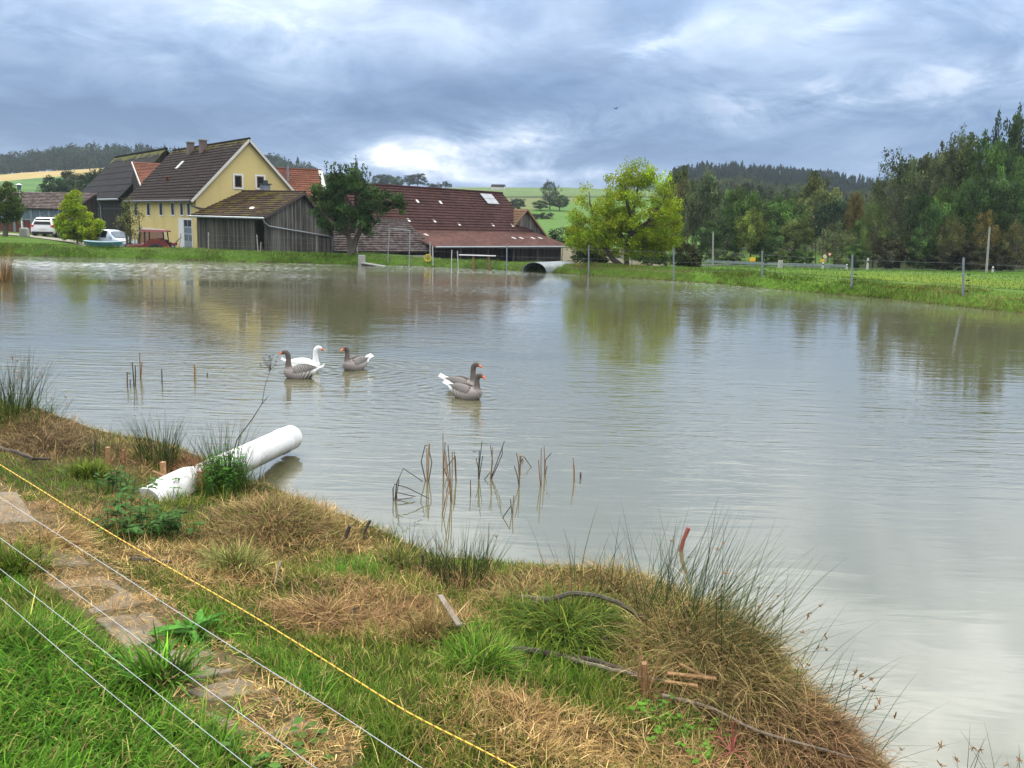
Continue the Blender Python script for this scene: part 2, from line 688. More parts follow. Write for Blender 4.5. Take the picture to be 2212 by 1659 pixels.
def fbm(x, y, o=4):
    s, a, t = 0, 1.0, 0
    for i in range(o):
        s = s + a * vnoise(x * 2 ** i + 17 * i, y * 2 ** i + 5 * i)
        t += a
        a *= 0.5
    return s / t


TOPX = [-900, -400, 0, 100, 180, 260, 370, 480, 600, 660, 720, 900, 1060, 1240, 1450, 1600, 1750, 1880, 2212, 2900]
TOPE = [55, 60, 72, 84, 90, 95, 93, 92, 88, 75, 66, 71, 74, 79, 84, 90, 88, 72, 60, 60]
BAZ = [-1.2, -0.56, -0.50, -0.45, -0.40, -0.30, 0.10, 0.18, 0.24, 0.40, 0.6, 1.2]
BZ = [1.2, 0.9, 0.6, 0.1, -0.5, -0.8, -0.8, -0.3, 0.30, 0.35, 0.45, 0.6]
# mounds of old sedge and straw on the near bank: picture position, height, radius
MOUNDS = [(1330, 1290, 0.20, 0.42), (1500, 1400, 0.24, 0.38), (1640, 1490, 0.20, 0.32), (1790, 1600, 0.14, 0.25), (600, 1130, 0.20, 0.50),
          (560, 1060, 0.10, 0.3), (90, 965, 0.22, 0.55), (30, 945, 0.2, 0.6), (1020, 1470, 0.12, 0.22), (1200, 1330, 0.08, 0.3),
          (480, 1030, 0.12, 0.3), (350, 985, 0.12, 0.35), (250, 1000, 0.08, 0.4), (1150, 1290, 0.08, 0.3), (680, 1340, 0.06, 0.25)]
MW = [(G(X, Y, 0.35)[0], G(X, Y, 0.35)[1], h, r) for X, Y, h, r in MOUNDS]


def land(x, y, sd=None):
    x = np.atleast_1d(np.asarray(x, float))
    y = np.atleast_1d(np.asarray(y, float))
    if sd is None:
        sd = sdist(x, y)
    s = np.maximum(sd, 0)
    # near bank
    n = 0.20 * sstep(0, 0.30, s) + 0.185 * s
    n = np.where(n > 1.0, 1.0 + (n - 1.0) * 0.12, n)
    n = np.minimum(n, 1.35)
    n = n + (fbm(x * 1.3, y * 1.3) - 0.5) * 0.16 * sstep(0.1, 0.8, s) + (vnoise(x * 5.1, y * 5.1) - 0.5) * 0.045 * sstep(0, 0.3, s)
    for mx, my, h, r in MW:
        n = n + h * np.exp(-((x - mx) ** 2 + (y - my) ** 2) / (r * r)) * sstep(-0.05, 0.2, s)
    # far side: embankment, yard behind it, fields rising to the wooded hills
    yy = np.maximum(y, 1.0)
    az = x / yy
    b = np.interp(az, BAZ, BZ)
    b = b - np.interp(yy, [60, 80, 110], [0, 0.55, 0.9]) * sstep(0.18, 0.26, az) * (1 - sstep(0.5, 0.7, az))
    crest = (1 - 0.5 * np.exp(-((az + 0.03) / 0.10) ** 4)) * 0.45 * sstep(0, 0.9, s) + 0.18 * sstep(0.9, 2.0, s) + (fbm(x * 0.5, y * 0.5) - 0.5) * 0.16 * sstep(0.2, 1, s)
    f = crest * (1 - sstep(3.0, 7.5, s)) + b * sstep(3.0, 7.5, s)
    X = 1106 + az * F
    top = CH + np.interp(X, TOPX, TOPE) / F * 450.0
    t = np.clip((yy - 112) / 338.0, 0, 1)
    r = t ** 1.12
    f = f * (1 - r) + top * r
    f = f + 13.0 * sstep(0.36, 0.50, az) * sstep(84, 190, yy)
    f = f + (fbm(x * 0.02, y * 0.02) - 0.5) * 3.0 * sstep(120, 260, yy)
    f = f - 22 * sstep(560, 1800, yy)
    w = sstep(16, 24, y + np.where(x < -8, (-8 - x) * -0.55, 0))
    z = n * (1 - w) + f * w
    bed = -np.minimum(0.7, 0.28 * np.maximum(-sd, 0) + 0.03)
    return np.where(sd > 0, z, bed)


def land1(x, y):
    return float(land(x, y)[0])


def hit(X, Y, z0=0.3):
    z = z0
    for _ in range(14):
        p = G(X, Y, z)
        z = 0.5 * z + 0.5 * land1(p[0], p[1])
    return np.array([p[0], p[1], land1(p[0], p[1])])


# ground cover map of the near bank: (X, Y, rx, ry) in picture units -> ellipses on the ground
def ellipses(L, z=0.6):
    out = []
    for X, Y, rx, ry in L:
        c = hit(X, Y)
        d = math.hypot(c[0], c[1], CH - c[2])
        out.append((c[0], c[1], rx / F * d, ry / F * d * d / (CH - c[2])))
    return out


DRY = ellipses([(110, 1195, 90, 30), (40, 1110, 90, 60), (620, 1100, 140, 90), (330, 1205, 130, 25), (650, 1345, 130, 45), (850, 1340, 190, 62), (800, 1290, 120, 40),
                (1230, 1300, 190, 38), (1250, 1600, 300, 70), (1500, 1560, 150, 55), (1600, 1480, 220, 90), (1450, 1380, 120, 80), (1800, 1600, 160, 90), (80, 955, 130, 40),
                (350, 1000, 150, 30), (560, 1190, 130, 60), (150, 1240, 60, 30), (1080, 1440, 60, 30), (1130, 1545, 120, 40), (500, 1240, 120, 40),
                (950, 1260, 120, 25), (760, 1180, 80, 25), (1480, 1640, 200, 60), (240, 1110, 60, 60)])
GRN = ellipses([(180, 1470, 330, 150), (60, 1600, 300, 120), (520, 1600, 170, 70), (30, 1240, 90, 60), (760, 1240, 170, 45), (1220, 1360, 120, 60),
                (1030, 1450, 60, 70), (850, 1480, 190, 70), (1180, 1500, 170, 40), (120, 1060, 160, 50), (560, 1370, 130, 60), (760, 1600, 160, 60),
                (1480, 1590, 60, 60), (60, 905, 90, 20), (300, 1110, 130, 40), (1250, 1455, 120, 30), (640, 1040, 10, 10), (1560, 1620, 80, 40)])
LONG = ellipses([(150, 1480, 330, 140), (60, 1600, 380, 130), (30, 1235, 100, 60), (330, 1440, 140, 70), (500, 1600, 180, 70), (1220, 1360, 110, 50),
                 (1030, 1450, 60, 60), (760, 1240, 60, 25), (190, 1020, 40, 16), (640, 1510, 60, 40), (1250, 1640, 1, 1), (460, 1050, 60, 40), (1480, 1590, 40, 30)])
PATHP = [hit(X, Y) for X, Y in [(-70, 1040), (20, 1105), (110, 1205), (205, 1270), (300, 1345), (420, 1450), (545, 1540), (650, 1620)]]


def emap(E, x, y):
    w = np.zeros(np.shape(x))
    for cx, cy, rx, ry in E:
        q = ((x - cx) / rx) ** 2 + ((y - cy) / ry) ** 2
        w = np.maximum(w, np.exp(-q * 0.9))
    return w


def pathdist(x, y):
    d = np.full(np.shape(x), 1e9)
    for a, b in zip(PATHP[:-1], PATHP[1:]):
        ex, ey = b[0] - a[0], b[1] - a[1]
        t = np.clip(((x - a[0]) * ex + (y - a[1]) * ey) / (ex * ex + ey * ey), 0, 1)
        d = np.minimum(d, np.hypot(x - a[0] - t * ex, y - a[1] - t * ey))
    return d


def ground_mat():
    m, t, p, out = new_mat('ground')
    a = t.n.new('ShaderNodeAttribute')
    a.attribute_name = 'col'
    tc = t.n.new('ShaderNodeTexCoord')
    ob = tc.outputs['Object']
    n1 = t.noise(ob, 3.0, 6, 0.65)
    n2 = t.noise(ob, 40.0, 4, 0.7)
    n3 = t.noise(t.mapping(ob, (0.12, 0.12, 0.12)), 1.0, 5, 0.6)
    col = t.mix(1.0, a.outputs['Color'], t.ramp(n1, [(0.3, (0.65, 0.68, 0.6)), (0.7, (1.3, 1.28, 1.2))]), 'MULTIPLY')
    col = t.mix(1.0, col, t.ramp(n2, [(0.3, (0.7, 0.7, 0.7)), (0.7, (1.25, 1.25, 1.25))]), 'MULTIPLY')
    col = t.mix(1.0, col, t.ramp(n3, [(0.3, (0.85, 0.87, 0.8)), (0.7, (1.15, 1.12, 1.1))]), 'MULTIPLY')
    t.l.new(col, p.inputs['Base Color'])
    p.inputs['Roughness'].default_value = 0.95
    p.inputs['Specular IOR Level'].default_value = 0.1
    bump(t, p, t.m('ADD', n1, n2), 0.5, 0.04)
    return m


def build_ground():
    na = 620
    A = np.concatenate([np.linspace(-4, -0.95, 40, endpoint=False), np.linspace(-0.95, 0.95, na - 80), np.linspace(0.97, 4, 40)])
    ys = [-10.0]
    while ys[-1] < 1150:
        yv = ys[-1] + 6
        st = 0.045 if ys[-1] < 12 else min(60, 0.045 + (ys[-1] - 12) * 0.0052)
        if ys[-1] < 0.5:
            st = 0.5
        ys.append(ys[-1] + st)
    Y = np.array(ys)
    xx = A[None, :] * (np.maximum(Y[:, None], -6) + 8.0)
    yy = np.repeat(Y[:, None], len(A), 1)
    # keep far columns in line with the view
    sd = sdist(xx, yy)
    zz = land(xx.ravel(), yy.ravel(), sd.ravel()).reshape(xx.shape)
    V = np.stack([xx, yy, zz], -1).reshape(-1, 3)
    nr, nc = xx.shape
    i = np.arange(nr - 1)[:, None] * nc + np.arange(nc - 1)[None, :]
    Q = np.stack([i, i + 1, i + nc + 1, i + nc], -1).reshape(-1, 4)
    x, y, z, s = xx.ravel(), yy.ravel(), V[:, 2], sd.ravel()
    C = np.zeros((len(x), 3))
    # near
    nearc = np.array([0.050, 0.050, 0.018])
    C[:] = nearc
    nb = y < 24
    dr = emap(DRY, x[nb], y[nb])
    C[nb] = C[nb] * (1 - dr[:, None]) + np.array([0.10, 0.062, 0.030]) * dr[:, None]
    pk = (pathdist(x[nb], y[nb]) < 0.27)[:, None]
    C[nb] = np.where(pk, np.array([0.13, 0.10, 0.055]), C[nb])
    far = ~nb
    az = x / np.maximum(y, 1)
    e = (z - CH) / np.maximum(y, 1) * F
    X = 1106 + az * F
    grass = np.array([0.068, 0.13, 0.016])
    n = fbm(x * 0.15, y * 0.15)
    C[far] = grass * (0.85 + 0.3 * n[far])[:, None]
    yard = far & (az > -0.46) & (az < 0.17) & (s > 5) & (y < 125)
    C[yard] = np.array([0.14, 0.125, 0.09])
    # meadow with a mustard-coloured patch
    md = far & (az > 0.2) & (y < 78)
    mu = np.exp(-(((x - 23) / 6.5) ** 2 + ((y - 51) / 8.0) ** 2)) + 0.9 * np.exp(-(((x - 30) / 6) ** 2 + ((y - 46) / 3.5) ** 2))
    C[md] = (np.array([0.085, 0.165, 0.022]) * (0.85 + 0.3 * n[:, None]) * (1 - 0.5 * np.clip(mu, 0, 1))[:, None] + np.array([0.17, 0.19, 0.02]) * 0.5 * np.clip(mu, 0, 1)[:, None])[md]
    hill = far & (y > 125)
    te = np.interp(X, TOPX, TOPE)
    L = hill & (X < 500)
    stripes = (np.sin(e * 0.55 + X * 0.01) > 0.3)
    C[L] = np.where(stripes[L, None], np.array([0.085, 0.175, 0.045]), np.array([0.065, 0.14, 0.04]))
    gold = L & (e > te - 15) & (e < te - 1.5) & (X > 5) & (X < 235)
    C[gold] = np.array([0.36, 0.27, 0.12])
    M_ = hill & (X >= 500) & (X < 1500)
    edge = 20 + (X - 1090) * 0.22
    C[M_] = np.array([0.085, 0.165, 0.035])
    up = M_ & (e > edge)
    C[up] = np.array([0.135, 0.155, 0.06])
    up2 = M_ & (e > te - 22)
    C[up2] = np.array([0.11, 0.165, 0.065])
    up3 = M_ & (e > te - 22) & (e < te - 18)
    C[up3] = np.array([0.05, 0.07, 0.03])
    wood = (hill & (X >= 1500)) | (far & (az > 0.36) & (y > 82))
    C[wood] = np.array([0.03, 0.04, 0.015])
    under = s < 0.02
    C[under] = np.array([0.07, 0.062, 0.03])
    wet = (s >= 0) & (s < 0.10)
    C[wet] = np.array([0.05, 0.036, 0.02])
    o = np_mesh('ground', V, Q, ground_mat(), col=C, smooth=True)
    tag(o, kind='structure')


build_ground()


def water_mat():
    m, t, p, out = new_mat('pond_water')
    t.n.remove(p)
    tc = t.n.new('ShaderNodeTexCoord')
    ob = tc.outputs['Object']
    x, y, z = t.sep(ob)[0:3]
    # choppy far band, gentle ripples in the middle, calm at the near bank
    def lay(sx, sy, rot, det, dist, seed):
        return t.m('SUBTRACT', t.noise(t.mapping(ob, (sx, sy, 1), (0, 0, rot), (seed, seed * 2.3, 0)), 1.0, det, 0.55, dist), 0.5)
    chop = lay(2.6, 1.5, 0.1, 3, 0.6, 3.1)
    chop2 = lay(7.0, 4.2, -0.2, 2, 0.4, 9.4)
    rip = lay(0.9, 4.2, 0.10, 3, 0.5, 1.7)
    rip2 = lay(1.6, 6.5, -0.22, 2, 0.5, 5.2)
    swell = lay(0.22, 0.7, 0.12, 3, 0.8, 7.9)
    patch = t.noise(t.mapping(ob, (0.05, 0.12, 1)), 1.0, 4, 0.5, 0.5)
    yk = t.m('ADD', y, t.m('MULTIPLY', x, 0.40))
    far = t.rng(yk, 26, 50)
    mid = t.m('MULTIPLY', t.rng(y, 7.5, 12), t.rng(yk, 26, 16, 0.22, 1.0))
    pm = t.rng(patch, 0.38, 0.60, 0.12, 1.4)
    h = t.m('MULTIPLY', t.m('ADD', chop, t.m('MULTIPLY', chop2, 0.35)), t.m('MULTIPLY', t.m('MULTIPLY', far, pm), 0.030))
    h = t.m('ADD', h, t.m('MULTIPLY', t.m('ADD', rip, t.m('MULTIPLY', rip2, 0.7)), t.m('MULTIPLY', t.m('MULTIPLY', mid, pm), 0.0105)))
    h = t.m('ADD', h, t.m('MULTIPLY', swell, 0.007))
    h = t.m('ADD', h, t.m('MULTIPLY', rip, 0.0016))
    # rings spreading from the swimming geese
    for gx, gy, amp in GOOSE_RINGS:
        dx = t.m('SUBTRACT', x, gx)
        dy = t.m('SUBTRACT', y, gy)
        r = t.m('SQRT', t.m('ADD', t.m('MULTIPLY', dx, dx), t.m('MULTIPLY', dy, dy)))
        wv = t.m('MULTIPLY', t.m('SINE', t.m('MULTIPLY', r, 26.0)), t.m('MULTIPLY', t.m('EXPONENT', t.m('MULTIPLY', r, -0.8)), amp))
        h = t.m('ADD', h, wv)
    b = t.n.new('ShaderNodeBump')
    b.inputs['Strength'].default_value = 1.0
    b.inputs['Distance'].default_value = 1.0
    t.l.new(h, b.inputs['Height'])
    # unresolved chop of the far band spreads the mirror image: rough flecks among smoother ones
    fleck = t.noise(t.mapping(ob, (4.2, 1.15, 1), (0, 0, 0.12)), 1.0, 4, 0.7, 0.5)
    fl = t.rng(fleck, 0.40, 0.64, 0.28, 1.0)
    rough = t.m('ADD', 0.02, t.m('MULTIPLY', t.m('MULTIPLY', fl, t.rng(t.m('ADD', y, t.m('MULTIPLY', x, 0.08)), 25, 46)), t.m('MULTIPLY', t.rng(patch, 0.36, 0.58, 0.45, 1.0), 0.25)))
    df = t.n.new('ShaderNodeBsdfDiffuse')
    t.l.new(t.ramp(patch, [(0.3, (0.108, 0.103, 0.056)), (0.7, (0.125, 0.118, 0.064))]), df.inputs[0])
    gl = t.n.new('ShaderNodeBsdfGlossy')
    t.l.new(rough, gl.inputs['Roughness'])
    gl.inputs[0].default_value = (0.97, 0.98, 0.97, 1)
    t.l.new(b.outputs[0], gl.inputs['Normal'])
    t.l.new(b.outputs[0], df.inputs['Normal'])
    fr = t.n.new('ShaderNodeFresnel')
    fr.inputs[0].default_value = 2.0
    t.l.new(b.outputs[0], fr.inputs['Normal'])
    fac = t.m('ADD', 0.06, t.m('MULTIPLY', fr.outputs[0], 1.0), clamp=True)
    ms = t.n.new('ShaderNodeMixShader')
    t.l.new(fac, ms.inputs[0])
    t.l.new(df.outputs[0], ms.inputs[1])
    t.l.new(gl.outputs[0], ms.inputs[2])
    t.l.new(ms.outputs[0], out.inputs[0])
    return m


GEESE = [  # picture position of the waterline middle, heading (radians, 0 = +x), kind, neck height factor, label
    (650, 816, math.pi + 0.12, 'grey', 1.06, 'grey-brown goose swimming left in front of the white goose, barred flank showing'),
    (657, 801, 0.10, 'white', 1.0, 'all-white goose with an orange bill, swimming to the right'),
    (768, 797, math.pi + 0.95, 'grey', 0.98, 'grey-brown goose swimming on its own, turned half towards the bank, tail up'),
    (997, 843, -0.42, 'grey', 1.08, 'rear grey-brown goose of the close pair, holding its head higher'),
    (1006, 859, -0.55, 'grey', 0.92, 'front grey-brown goose of the close pair, nearest the camera'),
]
GOOSE_RINGS = []
for (X, Y, hd, kd, nk, lb) in GEESE[1:]:
    p = G(X, Y, 0)
    GOOSE_RINGS.append((float(p[0]), float(p[1]), 0.0022))


def build_water():
    P = POND
    # push the outline a little under the banks
    A = np.roll(P, 1, 0)
    B = np.roll(P, -1, 0)
    tdir = B - A
    nrm = np.stack([tdir[:, 1], -tdir[:, 0]], 1)
    nrm /= np.linalg.norm(nrm, axis=1)[:, None]
    Q = P + nrm * 0.25
    if (sdist(Q[:, 0], Q[:, 1]) > 0).mean() < 0.5:
        Q = P - nrm * 0.25
    me = bpy.data.meshes.new('water')
    me.from_pydata([(float(a), float(b), 0.0) for a, b in Q], [], [tuple(range(len(Q)))])
    bm = bmesh.new()
    bm.from_mesh(me)
    bmesh.ops.triangulate(bm, faces=bm.faces)
    bmesh.ops.recalc_face_normals(bm, faces=bm.faces)
    if sum(f.normal.z for f in bm.faces) < 0:
        bmesh.ops.reverse_faces(bm, faces=bm.faces)
    bm.to_mesh(me)
    bm.free()
    me.materials.append(water_mat())
    o = link(bpy.data.objects.new('water', me))
    tag(o, kind='structure')


build_water()


# ------------------------------------------------------------------ blades
def blades(P, head, L, W, lean, bend, c0, c1, nseg=3, face=None):
    """ribbons: returns V, Q, C"""
    N = len(P)
    hd = np.stack([np.cos(head), np.sin(head), np.zeros(N)], 1)
    fa = head + math.pi / 2 + (RNG.normal(0, 0.5, N) if face is None else face)
    sd = np.stack([np.cos(fa), np.sin(fa), np.zeros(N)], 1)
    V = np.empty((N, nseg + 1, 2, 3), np.float32)
    C = np.empty((N, nseg + 1, 2, 3), np.float32)
    pos = P.astype(float).copy()
    for k in range(nseg + 1):
        t = k / nseg
        w = W * (1 - t) ** 0.6 * 0.5 if k < nseg else W * 0.06
        if k == 0:
            w = W * 0.4
        V[:, k, 0] = pos - sd * w[:, None]
        V[:, k, 1] = pos + sd * w[:, None]
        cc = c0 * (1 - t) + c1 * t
        C[:, k, 0] = cc
        C[:, k, 1] = cc
        th = lean + bend * (t + 0.5 / nseg)
        st = (L / nseg)[:, None]
        pos = pos + hd * np.sin(th)[:, None] * st
        pos[:, 2] += np.cos(th) * st[:, 0]
    base = (np.arange(N) * (nseg + 1) * 2)[:, None]
    k = np.arange(nseg)[None, :] * 2
    Q = np.stack([base + k, base + k + 1, base + k + 3, base + k + 2], -1).reshape(-1, 4)
    return V.reshape(-1, 3), Q, C.reshape(-1, 3)


def merge(parts):
    V, Q, C, o = [], [], [], 0
    for v, q, c in parts:
        V.append(v)
        Q.append(q + o)
        C.append(c)
        o += len(v)
    return np.concatenate(V), np.concatenate(Q), np.concatenate(C)


def scatter_near(N):
    """random land points of the near bank, denser close to the camera"""
    out = []
    tot = 0
    while tot < N:
        d = 1.6 * (16 / 1.6) ** RNG.random(N * 2)
        a = RNG.uniform(-0.78, 0.78, N * 2)
        x, y = d * a, d
        keep = RNG.random(N * 2) < np.clip(1.35 - d / 14, 0.4, 1)
        x, y = x[keep], y[keep]
        s = sdist(x, y)
        k = (s > 0.0) & (y < 15)
        out.append(np.stack([x[k], y[k], s[k]], 1))
        tot += k.sum()
    q = np.concatenate(out)[:N]
    z = land(q[:, 0], q[:, 1], q[:, 2])
    return np.stack([q[:, 0], q[:, 1], z], 1), q[:, 2]


def col_mix(cols, N, var=0.22):
    cols = np.array(cols)
    i = RNG.integers(0, len(cols), N)
    j = RNG.integers(0, len(cols), N)
    f = RNG.random(N)[:, None]
    c = cols[i] * f + cols[j] * (1 - f)
    return c * np.exp(RNG.normal(0, var * 1.6, N))[:, None]


GREENS = [(0.085, 0.15, 0.016), (0.125, 0.195, 0.02), (0.055, 0.10, 0.014), (0.20, 0.23, 0.03), (0.16, 0.18, 0.026)]
LUSH = [(0.075, 0.20, 0.016), (0.115, 0.27, 0.02), (0.05, 0.135, 0.016), (0.16, 0.28, 0.03)]
TANS = [(0.44, 0.29, 0.115), (0.33, 0.19, 0.07), (0.21, 0.11, 0.045), (0.52, 0.38, 0.17), (0.37, 0.26, 0.08)]
BROWNS = [(0.23, 0.12, 0.06), (0.12, 0.06, 0.03), (0.33, 0.19, 0.09), (0.42, 0.26, 0.12)]


def build_near_grass():
    # --- green grass
    N = 230000
    P, s = scatter_near(N)
    x, y = P[:, 0], P[:, 1]
    dry = emap(DRY, x, y)
    grn = emap(GRN, x, y)
    lng = emap(LONG, x, y)
    pd = pathdist(x, y)
    patch = fbm(x * 1.7 + 9, y * 1.7)
    prob = np.clip(0.75 + 0.9 * (patch - 0.5) + 0.9 * grn - 0.85 * dry, 0.12, 1)
    prob *= np.where(pd < 0.23, 0.05, 1)
    prob *= sstep(0.0, 0.22, s) * 0.75 + 0.25
    k = RNG.random(N) < prob
    P, x, y, lng, grn, pd, s, dry = P[k], x[k], y[k], lng[k], grn[k], pd[k], s[k], dry[k]
    n = len(P)
    tuft = sstep(0.52, 0.75, fbm(x * 3.1, y * 3.1 + 4))
    L = RNG.uniform(0.03, 0.075, n) * (1 + 0.9 * tuft) + lng * RNG.uniform(0.06, 0.20, n) * (0.5 + tuft)
    L *= np.where(pd < 0.26, 0.6, 1) * np.where(s < 0.3, 1.25, 1)
    W = RNG.uniform(0.0035, 0.0080, n) * (1 + 0.4 * lng)
    # neighbouring blades lean the same way
    head = fbm(x * 0.9, y * 0.9 + 30, 3) * 14 + RNG.normal(0, 1.5, n)
    lean = np.abs(RNG.normal(0.45, 0.3, n)) + 0.15 * lng
    bend = np.abs(RNG.normal(0.8, 0.5, n)) * (0.6 + lng)
    mixl = np.clip(lng + 0.4 * grn + (fbm(x * 0.8, y * 0.8 + 50) - 0.5), 0, 1)[:, None]
    c = col_mix(GREENS, n) * (1 - mixl) + col_mix(LUSH, n) * mixl
    yel = (RNG.random(n) < 0.10 + 0.25 * dry)[:, None]
    c = np.where(yel, col_mix([(0.33, 0.30, 0.08), (0.40, 0.30, 0.12)], n), c)
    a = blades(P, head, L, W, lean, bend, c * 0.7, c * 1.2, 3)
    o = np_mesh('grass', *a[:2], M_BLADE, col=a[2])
    tag(o, 'green grass growing on the near bank and around the stone slabs', 'grass', kind='stuff')
    # --- dry grass and straw, lying flat
    N = 230000
    P, s = scatter_near(N)
    x, y = P[:, 0], P[:, 1]
    dry = emap(DRY, x, y)
    grn = emap(GRN, x, y)
    pd = pathdist(x, y)
    patch = fbm(x * 1.4 + 3, y * 1.4 + 8)
    prob = np.clip(0.13 + 1.1 * (patch - 0.5) + 1.0 * dry - 0.55 * grn, 0.03, 1)
    prob = np.maximum(prob, np.where(pd < 0.25, 0.62, 0))
    prob *= np.where(emap(LONG[:1] + LONG[1:2], x, y) > 0.4, 0.3, 1)
    k = RNG.random(N) < prob
    P, x, y, s, dry, pd = P[k], x[k], y[k], s[k], dry[k], pd[k]
    n = len(P)
    onp = pd < 0.26
    L = RNG.uniform(0.04, 0.14, n) * np.where(onp, 0.55, 1) * (1 + 0.5 * (fbm(x * 2, y * 2) - 0.5))
    W = RNG.uniform(0.003, 0.0065, n)
    head = fbm(x * 2.6 + 40, y * 2.6, 3) * 16 + RNG.normal(0, 1.3, n)
    lean = RNG.normal(1.25, 0.28, n)
    bend = RNG.normal(0.25, 0.4, n)
    up = (RNG.random(n) < 0.12) & ~onp
    lean = np.where(up, RNG.uniform(0.2, 0.9, n), lean)
    P[:, 2] += RNG.uniform(0.0, 0.035, n) * (0.4 + dry) + np.where(onp, 0.045, 0)
    bt = sstep(0.45, 0.62, fbm(x * 0.9 + 21, y * 0.9 + 2))[:, None]
    c = col_mix(TANS, n) * (1 - 0.75 * bt) + col_mix(BROWNS, n) * 0.75 * bt
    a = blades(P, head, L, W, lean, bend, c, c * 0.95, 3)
    o = np_mesh('dry_grass', *a[:2], M_STRAW, col=a[2])
    tag(o, 'dry mown grass and straw matted over the near bank', 'dry grass', kind='stuff')


build_near_grass()


def build_far_grass():
    # tall grass along the far embankment
    N = 260000
    t = RNG.random(N)
    x = RNG.uniform(-36, 27, N)
    y = np.interp(x, [-36, -12, -7, 0, 5, 10, 14, 17, 20, 27], [57.5, 57.5, 58.3, 56, 52, 48.6, 44.3, 40.6, 33.5, 14]) + RNG.uniform(-1.2, 6.0, N)
    s = sdist(x, y)
    k = (s > 0.02) & (s < 4.2)
    x, y, s = x[k], y[k], s[k]
    pr = np.where(s < 1.8, 1.0, 0.5) * (0.45 + 0.9 * fbm(x * 0.9, y * 0.9))
    k = RNG.random(len(x)) < pr
    x, y, s = x[k][:70000], y[k][:70000], s[k][:70000]
    n = len(x)
    P = np.stack([x, y, land(x, y, s)], 1)
    tf = fbm(x * 0.7 + 5, y * 0.7)
    L = RNG.uniform(0.08, 0.20, n) * (0.5 + 1.2 * sstep(0.35, 0.7, tf)) * np.where(s < 2.0, 1.15, 0.6)
    W = RNG.uniform(0.012, 0.026, n)
    head = fbm(x * 0.3, y * 0.3) * 12 + RNG.normal(0, 1, n)
    lean = np.abs(RNG.normal(0.4, 0.3, n))
    bend = np.abs(RNG.normal(0.9, 0.4, n))
    c = col_mix([(0.075, 0.14, 0.018), (0.10, 0.18, 0.022), (0.055, 0.105, 0.017), (0.13, 0.20, 0.03)], n, 0.28)
    dryp = np.clip(0.12 + 0.9 * sstep(0.56, 0.72, fbm(x * 0.16 + 3, y * 0.16)) + 0.75 * np.exp(-((x - 7.5) / 3.5) ** 2) * (s < 1.3) + 0.5 * np.exp(-((x - 20) / 3) ** 2), 0, 0.85) * np.where(s < 1.2, 1, 0.5)
    d = (RNG.random(n) < dryp)[:, None]
    c = np.where(d, col_mix([(0.22, 0.17, 0.05), (0.16, 0.09, 0.04), (0.25, 0.2, 0.06)], n), c)
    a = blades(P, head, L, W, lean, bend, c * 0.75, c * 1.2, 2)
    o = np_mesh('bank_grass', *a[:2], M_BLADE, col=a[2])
    tag(o, 'tall grass fringing the far bank of the pond', 'grass', kind='stuff')
    # meadow
    N = 60000
    x = RNG.uniform(12, 62, N)
    y = RNG.uniform(34, 80, N)
    s = sdist(x, y)
    k = (s > 3.5) & (x / y > 0.19)
    x, y, s = x[k], y[k], s[k]
    n = len(x)
    P = np.stack([x, y, land(x, y, s)], 1)
    mu = np.exp(-(((x - 23) / 6.5) ** 2 + ((y - 51) / 8.0) ** 2)) + 0.9 * np.exp(-(((x - 30) / 6) ** 2 + ((y - 46) / 3.5) ** 2))
    c = col_mix([(0.085, 0.175, 0.022), (0.11, 0.205, 0.026), (0.07, 0.14, 0.020)], n, 0.2)
    m_ = (RNG.random(n) < 0.12 * mu)[:, None]
    c = np.where(m_, col_mix([(0.24, 0.25, 0.025), (0.20, 0.235, 0.03)], n), c)
    L = RNG.uniform(0.05, 0.13, n)
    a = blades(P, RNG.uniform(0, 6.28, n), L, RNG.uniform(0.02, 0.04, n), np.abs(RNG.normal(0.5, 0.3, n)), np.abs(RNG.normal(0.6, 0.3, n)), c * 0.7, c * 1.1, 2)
    o = np_mesh('meadow_grass', *a[:2], M_BLADE, col=a[2])
    tag(o, 'short meadow grass beyond the far right bank', 'grass', kind='stuff')


build_far_grass()

# ------------------------------------------------------------------ buildings
T_BROWN = tile_mat('brown_roof_tiles', (0.020, 0.0135, 0.0115), (0.034, 0.0225, 0.019), 0.02, (0.12, 0.105, 0.018), ridge=True)
T_MOSSY = tile_mat('mossy_roof_tiles', (0.050, 0.032, 0.025), (0.08, 0.052, 0.038), 0.62, (0.15, 0.125, 0.018))
T_RED = tile_mat('red_roof_tiles', (0.054, 0.026, 0.023), (0.076, 0.038, 0.033), 0.0)
T_LOW = tile_mat('faded_red_tiles', (0.12, 0.06, 0.05), (0.17, 0.09, 0.075), 0.0, tw=0.25, th=0.3)
T_PALE = tile_mat('weathered_tiles', (0.050, 0.036, 0.034), (0.10, 0.075, 0.07), 0.0, pale=(0.13, 0.11, 0.105))
T_ORANGE = tile_mat('orange_tiles', (0.15, 0.060, 0.040), (0.22, 0.090, 0.055), 0.12)
T_SLATE = tile_mat('dark_slate', (0.018, 0.018, 0.020), (0.027, 0.026, 0.028), 0.02, (0.14, 0.14, 0.03), 0.4, 0.9, ridge=True)
T_GARAGE = tile_mat('garage_tiles', (0.055, 0.040, 0.036), (0.10, 0.072, 0.065), 0.0, pale=(0.15, 0.12, 0.11))
T_OLD = tile_mat('old_brown_tiles', (0.13, 0.075, 0.05), (0.18, 0.11, 0.07), 0.5, (0.20, 0.13, 0.03))
W_GREY = plank_mat('grey_weathered_boards', (0.030, 0.028, 0.026), (0.20, 0.185, 0.165), 0.17)
W_GREY2 = plank_mat('dark_grey_boards', (0.025, 0.023, 0.018), (0.12, 0.11, 0.088), 0.17)
W_DARK = plank_mat('dark_boards', (0.012, 0.010, 0.009), (0.05, 0.041, 0.036), 0.2)
